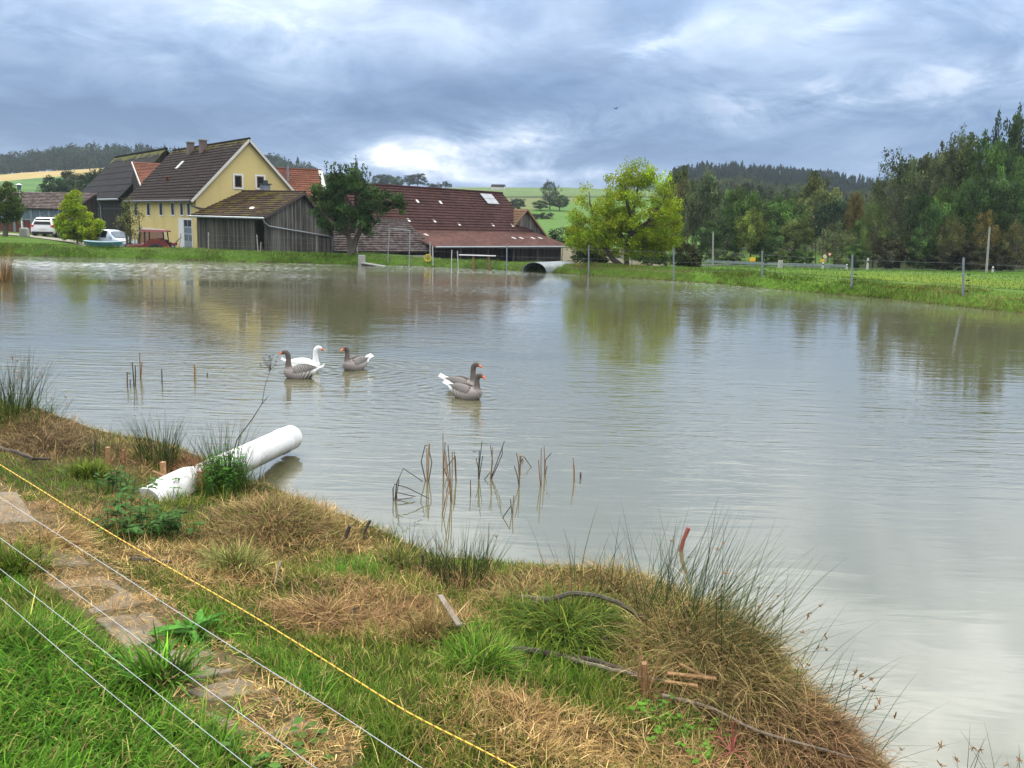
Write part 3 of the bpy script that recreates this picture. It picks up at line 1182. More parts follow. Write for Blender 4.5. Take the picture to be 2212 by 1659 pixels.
W_RED = plank_mat('red_brown_boards', (0.10, 0.035, 0.03), (0.16, 0.06, 0.045), 0.12)
S_YEL = stucco_mat('yellow_render', (0.68, 0.54, 0.23))
S_WHT = stucco_mat('white_render', (0.55, 0.54, 0.50), (0.2, 0.2, 0.17))
M_BRICK = plain('chimney_brick', (0.16, 0.11, 0.10), 0.85, var=0.35, scale=30)
M_PANE = plain('window_glass', (0.012, 0.012, 0.012), 0.4, var=0.3, bmp=0, spec=0.15)
M_PANE2 = plain('pale_glass', (0.10, 0.13, 0.17), 0.2, var=0.3, bmp=0, spec=0.5)
M_DOOR = plain('grey_door', (0.24, 0.27, 0.31), 0.5, var=0.1)
M_SOLAR = plain('solar_glass', (0.24, 0.25, 0.28), 0.25, var=0.1, bmp=0)
M_GUTTER = plain('dark_gutter', (0.06, 0.06, 0.065), 0.5, 0.4, var=0.2)
M_BRIGHTTILE = plain('pale_glass_tile', (0.62, 0.60, 0.58), 0.4, var=0.1, bmp=0)


def roof_slope(mb, A, B, Cc, Dd, row=0.34, lip=0.045, thick=0.09):
    """A eave start, B eave end, C ridge over B, D ridge over A; stepped courses"""
    A, B, Cc, Dd = map(Vector, (A, B, Cc, Dd))
    n = (B - A).cross(Dd - A)
    if n.z < 0:
        n = -n
    n.normalize()
    H_ = ((Dd - A).length + (Cc - B).length) / 2
    W_ = (B - A).length
    k = max(2, int(round(H_ / row)))
    for i in range(k):
        t0, t1 = i / k, (i + 1) / k
        a0, b0 = A.lerp(Dd, t0), B.lerp(Cc, t0)
        a1, b1 = A.lerp(Dd, t1), B.lerp(Cc, t1)
        v0, v1 = t0 * H_, t1 * H_
        mb.poly([a0 + n * lip, b0 + n * lip, b1 + n * 0.004, a1 + n * 0.004], [(0, v0), (W_, v0), (W_, v1), (0, v1)])
        mb.poly([a0 + n * 0.004, b0 + n * 0.004, b0 + n * lip, a0 + n * lip], [(0, v0), (W_, v0), (W_, v0 + 0.02), (0, v0 + 0.02)])
    lo = [q - n * thick for q in (A, B, Cc, Dd)]
    mb.poly([lo[3], lo[2], lo[1], lo[0]])
    hi = [A, B, Cc, Dd]
    for i in range(4):
        j = (i + 1) % 4
        mb.poly([lo[i], lo[j], hi[j] + n * 0.004, hi[i] + n * 0.004])


def ridge_caps(mb, p, q, r=0.11, step=0.35):
    p, q = Vector(p), Vector(q)
    L = (q - p).length
    n = max(1, int(L / step))
    for i in range(n):
        a = p.lerp(q, i / n)
        b = p.lerp(q, (i + 1) / n)
        mb.tube([a, b + (b - a) * 0.05], [r, r * 0.88], 8)


class Bld:
    """local frame: x across the building, y along it; looks up picture positions on its planes"""

    def __init__(self, name, O, yd, label, cat, base_z=-1.2):
        yd = Vector((yd[0], yd[1], 0)).normalized()
        xd = Vector((yd.y, -yd.x, 0))
        self.O, self.xd, self.yd = Vector((O[0], O[1], 0)), xd, yd
        self.root = thing(name, (O[0], O[1], 0), label, cat, rz=math.atan2(xd.y, xd.x))
        self.base = base_z

    def on_x(self, X, Y, x=0.0):
        """point of the plane local x = const seen at (X, Y): (y, z)"""
        return self._on(X, Y, self.O + self.xd * x, self.xd, self.yd)

    def on_y(self, X, Y, y=0.0):
        return self._on(X, Y, self.O + self.yd * y, self.yd, self.xd)

    def _on(self, X, Y, P0, n, d):
        r = Vector(ray(X, Y))
        o = Vector((0, 0, CH))
        t = (P0 - o).dot(n) / r.dot(n)
        q = o + r * t
        return (q - self.O).dot(d), q.z


def prism(prof, y0, y1):
    mb = MB()
    mb.poly([(x, y0, z) for x, z in prof])
    mb.poly([(x, y1, z) for x, z in reversed(prof)])
    for i in range(len(prof)):
        (a, b), (c, d) = prof[i], prof[(i + 1) % len(prof)]
        mb.poly([(a, y0, b), (a, y1, b), (c, y1, d), (c, y0, d)])
    return mb


def window_x(b, X0, X1, Y0, Y1, x, frame=0.10, mat=None, pane=None, inner=None, parent=None):
    """window in a wall facing local -x; built as a ring frame and a pane"""
    ya, za = b.on_x(X0, Y0, x)
    yb, zb = b.on_x(X1, Y1, x)
    y0, y1 = min(ya, yb), max(ya, yb)
    z0, z1 = min(za, zb), max(za, zb)
    f = MB()
    for q in ((y0, y1, z1 - frame, z1), (y0, y1, z0, z0 + frame), (y0, y0 + frame, z0 + frame, z1 - frame), (y1 - frame, y1, z0 + frame, z1 - frame)):
        f.box(x - 0.05, x + 0.01, *q)
    w = f.build('window', mat or M_WHITE, b.root)
    g = MB()
    g.box(x - 0.012, x + 0.01, y0 + frame, y1 - frame, z0 + frame, z1 - frame)
    g.build('pane', pane or M_PANE, w)
    return w


def yellow_house():
    b = Bld('farmhouse', (-23.1, 65.0), (-.606, .795), 'yellow rendered farmhouse with a steep brown tiled roof and two chimneys', 'farmhouse')
    R_ = b.root
    W, L, ez, rz = 8.0, 17.9, 4.25, 8.42
    prism([(0, b.base), (0, ez), (W / 2, rz - 0.1), (W, ez), (W, b.base)], 0, L).build('wall', S_YEL, R_)
    s = (rz - ez) / (W / 2)
    ov = 0.38
    mb = MB()
    roof_slope(mb, (-ov, -0.25, ez - s * ov + .1), (-ov, L + .3, ez - s * ov + .1), (W / 2, L + .3, rz + .1), (W / 2, -.25, rz + .1))
    roof_slope(mb, (W + ov, -0.25, ez - s * ov + .1), (W + ov, L + .3, ez - s * ov + .1), (W / 2, L + .3, rz + .1), (W / 2, -.25, rz + .1))
    ridge_caps(mb, (W / 2, -.25, rz + .1), (W / 2, L + .3, rz + .1))
    rf = mb.build('roof', T_BROWN, R_)
    # white verge boards on the gable
    v = MB()
    for sx in (0, 1):
        x0 = -ov if sx == 0 else W + ov
        v.beam((x0, -.27, ez - s * ov - 0.02), (W / 2, -.27, rz - 0.0), 0.05, 0.17)
    v.build('verge_board', M_TRIM, R_)
    g = MB()
    g.tube([(-ov - .07, -.2, ez - s * ov + .03), (-ov - .07, L + .3, ez - s * ov + .03)], 0.085, 8)
    g.tube([(-ov - .07, 0.15, ez - s * ov), (-ov + .15, -0.02, ez - s * ov - .35), (0.5, -.12, 3.35), (1.2, -.12, 3.15)], 0.055, 6)
    g.build('gutter', M_GUTTER, R_)
    for i, (X, Y0) in enumerate(((411.5, 311), (438.5, 308))):
        y, z = b.on_x(X, Y0, W / 2 - 0.45)
        c = MB()
        c.box(W / 2 - .70, W / 2 - .22, y - .28, y + .28, rz - 1.0, rz + .42)
        ch = c.build('chimney', M_BRICK, rf)
        c = MB()
        c.box(W / 2 - .78, W / 2 - .14, y - .38, y + .38, rz + .42, rz + .50)
        c.build('chimney_cap', M_CONC, ch)
    # skylight and vent
    def on_roof(X, Y):
        # intersect the front slope
        lo, hi = -ov, W / 2
        for _ in range(40):
            m = (lo + hi) / 2
            y, z = b.on_x(X, Y, m)
            if z > ez + s * m + .1:
                lo = m
            else:
                hi = m
        return m, y, z
    m, y, z = on_roof(388.5, 358)
    a = MB()
    a.beam((m - .30, y, z - .30 * s + .05), (m + .30, y, z + .30 * s + .05), 0.55, 0.10)
    a.build('skylight', M_BRIGHTTILE, rf)
    m, y, z = on_roof(361, 392)
    a = MB()
    a.tube([(m, y, z - .2), (m, y, z + .35)], 0.10, 8)
    a.tube([(m, y, z + .35), (m, y, z + .48)], [0.18, 0.05], 8)
    a.build('roof_vent', T_ORANGE, rf)
    for Xc in (294.2, 321.4, 348.6, 373.9, 393.3, 408.5):
        window_x(b, Xc - 4.6, Xc + 4.6, 436.5, 467, 0, 0.09)
    # tall door with white surround beside the corner
    y0, z1 = b.on_x(415.6, 472, 0)
    y1, _ = b.on_x(385.7, 472, 0)
    f = MB()
    f.box(-.05, .01, y0, y1, z1 - .12, z1)
    f.box(-.05, .01, y0, y0 + .12, b.base, z1 - .12)
    f.box(-.05, .01, y1 - .12, y1, b.base, z1 - .12)
    d = f.build('door', M_WHITE, R_)
    ym, _ = b.on_x(397.5, 490, 0)
    f = MB()
    f.box(-.03, .01, ym, y1 - .12, b.base, z1 - .12)
    f.build('door_reveal', M_WHITE, d)
    f = MB()
    f.box(-.02, .01, y0 + .12, ym, b.base, z1 - .12)
    f.build('door_leaf', M_DOOR, d)
    pz = [b.on_x(405, q, 0)[1] for q in (474, 490, 491, 503.5, 506, 521)]
    yw = ym - y0 - .12
    for j in range(3):
        for i in range(2):
            a = y0 + .12 + yw * (0.06 + 0.48 * i)
            f = MB()
            f.box(-.035, -.015, a, a + yw * 0.38, pz[2 * j + 1] + .05, pz[2 * j] - .05)
            f.build('door_pane', M_PANE2 if j else M_PANE, d)
    # garage opening behind the tractor
    y0, z1 = b.on_x(356, 495.5, 0)
    y1, _ = b.on_x(300, 495.5, 0)
    f = MB()
    f.box(-.05, .01, y0, y1, z1 - .12, z1)
    f.box(-.05, .01, y0, y0 + .14, b.base, z1 - .12)
    f.box(-.05, .01, y1 - .14, y1, b.base, z1 - .12)
    d = f.build('garage_door', M_WHITE, R_)
    f = MB()
    f.box(-.02, .01, y0 + .14, y1 - .14, b.base, z1 - .12)
    f.build('door_leaf', M_BROWNWOOD, d)
    # gable windows
    for X0, X1, Y0, Y1 in ((502.5, 525.9, 375, 409), (550.7, 573.5, 377, 410)):
        xa, za = b.on_y(X0, Y0, 0)
        xb, zb = b.on_y(X1, Y1, 0)
        def ring(fr, ya, a, c, e, g):
            q = MB()
            q.box(a, c, ya, .01, g - fr, g)
            q.box(a, c, ya, .01, e, e + fr)
            q.box(a, a + fr, ya, .01, e + fr, g - fr)
            q.box(c - fr, c, ya, .01, e + fr, g - fr)
            return q
        w = ring(.11, -.06, xa, xb, zb, za).build('window', M_WHITE, R_)
        ring(.07, -.035, xa + .11, xb - .11, zb + .11, za - .11).build('window_frame', M_BROWNWOOD, w)
        p = MB()
        p.box(xa + .18, xb - .18, -.015, .01, zb + .18, za - .18)
        p.build('pane', M_PANE, w)


def board_shed():
    b = Bld('board_shed', (-17.0, 61.0), (-.877, .48), 'grey weathered board shed with a mossy roof built against the yellow gable', 'shed')
    R_ = b.root
    ez, rz, xr, xw, zr2, L = 3.0, 4.62, 3.63, 7.0, 1.65, 6.55
    yo, _ = b.on_x(550.6, 500, 0)      # opening between here and the corner post
    f = MB()
    f.hexa([(0, yo, b.base), (.12, yo, b.base), (.12, L, b.base), (0, L, b.base), (0, yo, ez), (.12, yo, ez), (.12, L, ez), (0, L, ez)])
    f.box(0, .12, 0.02, .14, b.base, ez)
    f.build('front_wall', W_GREY2, R_)
    g = MB()
    P = [(0.12, b.base), (0.12, ez), (xr, rz), (xw, zr2), (xw, b.base)]
    g.poly([(x, 0, z) for x, z in P])
    g.poly([(x, .1, z) for x, z in reversed(P)])
    for i in range(5):
        (a, c), (d, e) = P[i], P[(i + 1) % 5]
        g.poly([(a, 0, c), (a, .1, c), (d, .1, e), (d, 0, e)])
    g.build('gable_wall', W_GREY, R_)
    g = MB()
    g.box(xw - .1, xw, .1, L, b.base, zr2)
    g.build('back_wall', W_DARK, R_)
    g = MB()
    g.box(.14, xw - .02, -.05, .0, b.base - .1, -0.28)
    g.build('plinth', S_WHT, R_)
    m = MB()
    s1 = (rz - ez) / xr
    s2 = (rz - zr2) / (xw - xr)
    roof_slope(m, (-.35, -.28, ez - .35 * s1 + .08), (-.35, L + .2, ez - .35 * s1 + .08), (xr, L + .2 - 1.0, rz + .08), (xr, -.28, rz + .08))
    roof_slope(m, (xw + .25, -.28, zr2 - .25 * s2 + .08), (xw + .25, L, zr2 - .25 * s2 + .08), (xr, L - .8, rz + .08), (xr, -.28, rz + .08))
    ridge_caps(m, (xr, -.28, rz + .08), (xr, L - .8, rz + .08))
    rf = m.build('roof', T_MOSSY, R_)
    v = MB()
    v.beam((-.35, -.31, ez - .35 * s1 - .02), (xr, -.31, rz - .02), .05, .18)
    v.beam((xw + .25, -.31, zr2 - .25 * s2 - .02), (xr, -.31, rz - .02), .05, .18)
    v.build('verge_board', M_DARKWOOD, R_)
    g = MB()
    g.tube([(-.42, -.3, ez - .2), (-.42, L + .25, ez - .2)], .075, 8)
    x2, z2 = b.on_y(715, 511, -.12)
    x3, z3 = b.on_y(717, 549, -.12)
    g.tube([(-.42, -.2, ez - .25), (-.25, -.2, ez - .5), (.2, -.14, ez - .72), (x2, -.14, z2), (x2 + .08, -.14, z2 - .15), (x3, -.14, z3)], .05, 6)
    g.build('gutter', M_ZINC, R_)
    # chimney of the shed, rising behind its ridge
    y, z = b.on_x(572.5, 400, xr + .6)
    c = MB()
    c.box(xr + .35, xr + .85, y - .28, y + .28, rz - .9, rz + .62)
    ch = c.build('chimney', M_GREY, rf)
    c = MB()
    c.box(xr + .25, xr + .95, y - .38, y + .38, rz + .62, rz + .69)
    c.box(xr + .5, xr + .75, y - .15, y + .1, rz + .69, rz + .92)
    c.build('chimney_cap', M_GUTTER, ch)
    y, z = b.on_x(544, 452, .7)
    c = MB()
    c.beam((.62, y, ez + .62 * s1 + .14), (.85, y + .05, ez + .85 * s1 + .16), .3, .04)
    c.build('glass_tile', M_BRIGHTTILE, rf)
    # red slatted gate leaning in the opening
    g = MB()
    for k in range(9):
        g.box(.5, .54, .15, 1.0 - 0.0, b.base + .2 + k * .2, b.base + .32 + k * .2)
    g.box(.54, .58, .15, .22, b.base, .95)
    g.box(.54, .58, .8, .87, b.base, .95)
    g.build('gate', W_RED, R_)


def big_barn():
    b = Bld('long_barn', (4.5, 78.4), (-.65, -.76), 'long barn with a red tiled roof, solar panels and an open lean-to', 'barn')
    R_ = b.root
    z0, zm, xm, xr, rz, L1, L2 = 1.14, 2.23, 3.75, 7.52, 5.55, 16.4, 19.2
    sl = (zm - z0) / xm
    su = (rz - zm) / (xr - xm)
    # walls: open lean-to with posts; dark boards further back
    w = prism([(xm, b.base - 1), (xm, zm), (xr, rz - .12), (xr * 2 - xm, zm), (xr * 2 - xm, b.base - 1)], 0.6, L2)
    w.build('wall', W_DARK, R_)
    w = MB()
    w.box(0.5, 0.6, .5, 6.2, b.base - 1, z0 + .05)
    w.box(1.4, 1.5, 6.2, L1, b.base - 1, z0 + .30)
    w.box(0.6, xm, .5, .6, b.base - 1, z0 + .1)
    w.build('lean_to_wall', W_DARK, R_)
    m = MB()
    roof_slope(m, (-.3, -.35, z0 - .3 * sl), (-.3, L1, z0 - .3 * sl), (xm - .1, L1, zm - .03), (xm - .1, .3, zm - .03), 0.28, .03)
    m.build('lean_to_roof', T_LOW, R_)
    m = MB()
    roof_slope(m, (xm - .35, .25, zm - .35 * su + .14), (xm - .35, L2, zm - .35 * su + .14), (xr, L2, rz + .05), (xr, .25, rz + .05), 0.33, .05)
    roof_slope(m, (xr * 2 - xm, .25, zm + .1), (xr * 2 - xm, L2, zm + .1), (xr, L2, rz + .05), (xr, .25, rz + .05), 0.33, .05)
    ridge_caps(m, (xr, .25, rz + .06), (xr, L2, rz + .06), .12)
    rf = m.build('roof', T_RED, R_)
    g = MB()
    g.tube([(-.4, -.35, z0 - .3 * sl), (-.4, L1, z0 - .3 * sl)], .07, 8)
    g.build('gutter', M_ZINC, R_)
    for k in range(6):
        p = MB()
        p.box(-.05, .09, .9 + k * 3.1, 1.04 + k * 3.1, b.base - 1, z0 - .1)
        p.build('post', M_DARKWOOD, R_)
    def up(X, Y):
        lo, hi = xm - .3, xr
        for _ in range(40):
            mm = (lo + hi) / 2
            y, z = b.on_x(X, Y, mm)
            if z > zm + su * (mm - xm) + .1:
                lo = mm
            else:
                hi = mm
        return mm, y, z
    def lowr(X, Y):
        lo, hi = -.3, xm
        for _ in range(40):
            mm = (lo + hi) / 2
            y, z = b.on_x(X, Y, mm)
            if z > z0 + sl * mm + .04:
                lo = mm
            else:
                hi = mm
        return mm, y, z
    for X, Y in ((902, 436), (952, 438.5), (883, 477), (939, 479), (992, 486), (1065, 487.5), (1107, 488.5)):
        mm, y, z = up(X, Y)
        q = MB()
        q.beam((mm - .12, y, z - .12 * su + .03), (mm + .15, y, z + .15 * su + .03), .22, .05)
        q.build('glass_tile', M_BRIGHTTILE, rf)
    lt = [o for o in R_.children if o.name.startswith('lean_to_roof')][0]
    for X, Y in ((901, 508), (920.5, 508), (1110, 515), (1126, 515), (1151, 515), (1167, 515)):
        mm, y, z = lowr(X, Y)
        q = MB()
        q.beam((mm - .2, y, z - .2 * sl + .03), (mm + .2, y, z + .2 * sl + .03), .22, .05)
        q.build('glass_tile', M_BRIGHTTILE, lt)
    # four solar panels
    cor = [up(X, Y) for X, Y in ((1036, 420.5), (1063, 421.5), (1078, 444.5), (1054, 443.5))]
    x0 = (cor[2][0] + cor[3][0]) / 2
    x1 = (cor[0][0] + cor[1][0]) / 2 - .05
    ya = (cor[1][1] + cor[2][1]) / 2 + .05
    yb = (cor[0][1] + cor[3][1]) / 2
    nz = 0.14
    fz = lambda x: zm + su * (x - xm) + .12 + nz
    for i in range(2):
        for j in range(2):
            a0 = x0 + (x1 - x0) * i / 2 + .02
            a1 = x0 + (x1 - x0) * (i + 1) / 2 - .02
            c0 = ya + (yb - ya) * j / 2 + .015
            c1 = ya + (yb - ya) * (j + 1) / 2 - .015
            q = MB()
            q.hexa([(a0, c0, fz(a0) - .06), (a1, c0, fz(a1) - .06), (a1, c1, fz(a1) - .06), (a0, c1, fz(a0) - .06),
                    (a0, c0, fz(a0)), (a1, c0, fz(a1)), (a1, c1, fz(a1)), (a0, c1, fz(a0))])
            q.build('solar_panel', M_SOLAR, rf)
    # small gabled cross building beyond the right end
    b2 = Bld('gabled_outbuilding', (6.6, 84.0), (-.55, .835), 'small wooden outbuilding with a mossy brown roof at the right end of the long barn', 'outbuilding')
    xa, za = b2.on_y(1136, 453, 0)
    xe, ze = b2.on_y(1176, 508, 0)
    xl = 2 * xa - xe
    prism([(xl, b.base), (xl, ze), (xa, za - .1), (xe, ze), (xe, b.base)], 0, 5.0).build('wall', W_GREY, b2.root)
    m = MB()
    s = (za - ze) / (xe - xa)
    roof_slope(m, (xl - .2, -.25, ze - .2 * s + .06), (xl - .2, 5.2, ze - .2 * s + .06), (xa, 5.2, za + .06), (xa, -.25, za + .06))
    roof_slope(m, (xe + .25, -.25, ze - .25 * s + .06), (xe + .25, 5.2, ze - .25 * s + .06), (xa, 5.2, za + .06), (xa, -.25, za + .06))
    m.build('roof', T_OLD, b2.root)
    q = MB()
    q.beam((xl - .2, -.28, ze - .2 * s), (xa, -.28, za), .05, .14)
    q.beam((xe + .25, -.28, ze - .25 * s), (xa, -.28, za), .05, .14)
    q.build('verge_board', M_BROWNWOOD, b2.root)


def low_store():
    b = Bld('low_store', (-6.15, 66.6), (-.75, -.66), 'low store with a weathered pale tiled roof and white plinth behind the fruit tree', 'outbuilding')
    R_ = b.root
    ez, rz, xr = .80, 2.75, 2.9

    def yl(x):    # the left end runs flush with the board shed beside it
        lo, hi = 0.0, 20.0
        for _ in range(40):
            m_ = (lo + hi) / 2
            w = b.O + b.xd * x + b.yd * m_
            if w.x / w.y * F + 1106 > 716:
                lo = m_
            else:
                hi = m_
        return lo
    y0, y1, bz = yl(0), yl(xr), b.base - .6
    m = MB()
    m.hexa([(0, 0, bz), (xr, 0, bz), (xr, y1, bz), (0, y0, bz), (0, 0, ez), (xr, 0, rz - .12), (xr, y1, rz - .12), (0, y0, ez)])
    m.build('wall', W_DARK, R_)
    m = MB()
    s = (rz - ez) / xr
    roof_slope(m, (-.3, -.3, ez - .3 * s + .1), (-.3, y0 + .05, ez - .3 * s + .1), (xr, y1 + .05, rz + .1), (xr, .4, rz + .1), .3, .06)
    ridge_caps(m, (xr, .4, rz + .1), (xr, y1, rz + .1))
    m.build('roof', T_PALE, R_)
    q = MB()
    q.box(-.06, .0, 0, y0, bz, .42)
    q.build('plinth', S_WHT, R_)


def back_buildings():
    # orange-tiled building behind the farmhouse
    b = Bld('tiled_house', (-16.7, 79.0), (-.94, -.35), 'orange-tiled roof with a white verge rising behind the right side of the farmhouse', 'house')
    ez, rz, xr, L = 4.0, 7.1, 4.4, 9.0
    prism([(0, b.base), (0, ez), (xr, rz - .1), (xr * 2, ez), (xr * 2, b.base)], 0, L).build('wall', S_WHT, b.root)
    m = MB()
    s = (rz - ez) / xr
    roof_slope(m, (-.4, -.3, ez - .4 * s + .1), (-.4, L, ez - .4 * s + .1), (xr, L, rz + .1), (xr, -.3, rz + .1))
    roof_slope(m, (xr * 2 + .4, -.3, ez - .4 * s + .1), (xr * 2 + .4, L, ez - .4 * s + .1), (xr, L, rz + .1), (xr, -.3, rz + .1))
    ridge_caps(m, (xr, -.3, rz + .1), (xr, L, rz + .1), .13)
    rf = m.build('roof', T_ORANGE, b.root)
    v = MB()
    v.beam((-.4, -.33, ez - .4 * s), (xr, -.33, rz), .06, .2)
    v.beam((-.4, -.15, ez - .4 * s + .16), (xr, -.15, rz + .16), .3, .05)
    v.build('verge_board', M_TRIM, b.root)
    y, z = b.on_x(622, 380, xr - 1.6)
    c = MB()
    c.tube([(xr - 1.6, y, rz - 2), (xr - 1.6, y, b.on_x(622, 358, xr - 1.6)[1])], .10, 8)
    c.build('flue', M_GREY, rf)
    # orange wing between barn and farmhouse
    b = Bld('tiled_wing', (-29.6, 81.9), (-.86, -.51), 'small orange-tiled roof wedged between the dark barn and the farmhouse roof', 'outbuilding')
    ez, rz, xr, L = 5.4, 7.45, 4.4, 3.9
    prism([(0, b.base), (0, ez), (xr, rz - .1), (xr + 3, rz - 1.5), (xr + 3, b.base)], 0, L).build('wall', W_DARK, b.root)
    m = MB()
    s = (rz - ez) / xr
    roof_slope(m, (-.3, 0, ez - .3 * s + .1), (-.3, L + .25, ez - .3 * s + .1), (xr, L + .25, rz + .1), (xr, 0, rz + .1))
    m.build('roof', T_ORANGE, b.root)
    v = MB()
    v.beam((-.3, L + .28, ez - .3 * s + .02), (xr, L + .28, rz + .04), .06, .2)
    v.build('verge_board', M_TRIM, b.root)
    # dark barn
    b = Bld('dark_barn', (-37.1, 85.0), (-.606, .795), 'dark boarded barn with a steep slate-grey roof left of the farmhouse', 'barn')
    ez, rz, xr, L = 4.57, 8.95, 4.14, 18.8
    prism([(0, b.base), (0, ez), (xr, rz - .1), (xr * 2, ez), (xr * 2, b.base)], 0, L).build('wall', W_DARK, b.root)
    m = MB()
    s = (rz - ez) / xr
    roof_slope(m, (-.4, -.3, ez - .4 * s + .1), (-.4, L + .2, ez - .4 * s + .1), (xr, L + .2, rz + .1), (xr, -.3, rz + .1), .9, .03)
    roof_slope(m, (xr * 2 + .4, -.3, ez - .4 * s + .1), (xr * 2 + .4, L + .2, ez - .4 * s + .1), (xr, L + .2, rz + .1), (xr, -.3, rz + .1), .9, .03)
    ridge_caps(m, (xr, -.3, rz + .1), (xr, L + .2, rz + .1), .14)
    m.build('roof', T_SLATE, b.root)
    g = MB()
    g.tube([(-.5, -.3, ez - .4 * s), (-.5, L + .2, ez - .4 * s)], .09, 8)
    y, z = b.on_x(211, 427, -.4)
    g.tube([(-.45, y, ez - .4), (-.15, y + .1, ez - 1.0), (-.12, y + .1, b.base)], .07, 6)
    g.build('gutter', M_ZINC, b.root)
    f = MB()
    y, z = b.on_x(200, 450, 0)
    f.box(-.06, 0, .2, L - .2, z - .06, z + .06)
    f.box(-.08, 0, 1.0, 2.2, b.base, 2.6)
    f.build('wall_trim', M_BLACK, b.root)
    # garage row
    b = Bld('garage', (-39.7, 81.0), (-.9, .44), 'long low garage with red-brown doors and a tiled roof behind the white car', 'garage', base_z=.2)
    xr, L = 2.4, 11.6
    ez = b.on_x(120, 451, 0)[1]
    rz = b.on_x(120, 418, xr)[1]
    prism([(0, b.base), (0, ez), (xr, rz - .1), (xr, b.base)], 0, L - .5).build('wall', W_DARK, b.root)
    prism([(0, b.base), (0, ez), (xr, rz - .1), (xr, b.base)], L - .5, L).build('end_wall', S_WHT, b.root)
    m = MB()
    s = (rz - ez) / xr
    roof_slope(m, (-.35, -.2, ez - .35 * s + .2), (-.35, L + .4, ez - .35 * s + .2), (xr, L + .4, rz + .1), (xr, -.2, rz + .1), .3, .05)
    m.build('roof', T_GARAGE, b.root)
    zt = ez - .12
    for k in range(4):
        y1 = L - .9 - k * 2.5
        y0 = y1 - 2.2
        d = MB()
        d.box(-.05, 0, y0, y1, .3, zt - .95)
        dd = d.build('garage_door', W_RED, b.root)
        d = MB()
        d.box(-.05, 0, y0, y1, zt - .9, zt)
        d.build('door_window', M_PANE2, dd)
        d = MB()
        for yq in (y0 - .06, (y0 + y1) / 2, y1 + .06):
            d.box(-.09, -.03, yq - .06, yq + .06, .3, zt)
        d.box(-.08, -.03, y0, y1, zt - .97, zt - .89)
        d.build('door_frame', M_ZINC, dd)


yellow_house()
board_shed()
big_barn()
low_store()
back_buildings()


# driveway strip
def driveway():
    V, Q = [], []
    pts = [(-52, 74), (-45, 74.6), (-41, 74.0), (-37.5, 72.2), (-34, 70), (-31, 67)]
    pts = [Vector((a, b, 0)) for a, b in pts]
    n = 60
    for i in range(n + 1):
        u = i / n * (len(pts) - 1)
        k = min(int(u), len(pts) - 2)
        p = pts[k].lerp(pts[k + 1], u - k)
        for w in (-1.9, -0.6, 0.6, 1.9):
            x, y = p.x + w * 0.15, p.y + w
            V.append((x, y, land1(x, y) + 0.05))
    for i in range(n):
        for k in range(3):
            a = i * 4 + k
            Q.append((a, a + 1, a + 5, a + 4))
    m = plain('gravel', (0.26, 0.23, 0.18), 0.95, var=0.3, scale=3)
    o = np_mesh('driveway', V, Q, m, smooth=True)
    tag(o, kind='structure')


driveway()

# ------------------------------------------------------------------ trees
def leaf_quads(Pc, size, up=0.35, aspect=0.6):
    """random leaf-sized quads around the points"""
    N = len(Pc)
    n = RNG.normal(0, 1, (N, 3))
    n[:, 2] += up
    n /= np.linalg.norm(n, axis=1)[:, None]
    a = np.cross(n, RNG.normal(0, 1, (N, 3)))
    a /= np.linalg.norm(a, axis=1)[:, None]
    b = np.cross(n, a)
    s = (size * RNG.uniform(0.6, 1.3, N))[:, None]
    a = a * s
    b = b * s * aspect
    V = np.stack([Pc - a, Pc - b * 0.9 + a * 0.1, Pc + a, Pc + b], 1)
    Q = (np.arange(N)[:, None] * 4 + np.arange(4)[None, :])
    return V.reshape(-1, 3), Q


def clump_leaves(Cn, Rn, nper, size, flat=0.75, seed=1, lum=0.28, hue=0.08, up=0.35, droop=0.0):
    K = len(Cn)
    idx = np.repeat(np.arange(K), nper)
    N = len(idx)
    d = RNG.normal(0, 1, (N, 3))
    d /= np.linalg.norm(d, axis=1)[:, None]
    r = RNG.random(N) ** 0.45
    off = d * r[:, None] * Rn[idx][:, None]
    off[:, 2] *= flat
    if droop:
        off[:, 2] -= droop * Rn[idx] * RNG.random(N) ** 2
    P = Cn[idx] + off
    V, Q = leaf_quads(P, np.full(N, size), up)
    cl = np.exp(RNG.normal(0, lum, K))[idx] * np.exp(RNG.normal(0, 0.18, N))
    hs = RNG.normal(0, hue, K)[idx] + RNG.normal(0, hue * 0.6, N)
    C = np.stack([cl * (1 + hs), cl, cl * (1 - hs * 0.5)], 1)
    return V, Q, np.repeat(C, 4, 0)


def limb(mb, p, q, r0, r1, sag=0.1, seg=6, n=5, wob=0.04):
    p, q = Vector(p), Vector(q)
    L = (q - p).length
    pts, rad = [], []
    mid = p.lerp(q, 0.45) + Vector((0, 0, sag * L)) + Vector(RNG.normal(0, wob * L, 3))
    for i in range(n + 1):
        t = i / n
        pts.append(p * (1 - t) ** 2 + mid * 2 * t * (1 - t) + q * t * t)
        rad.append(r0 * (1 - t) + r1 * t)
    mb.tube(pts, rad, seg)
    return pts


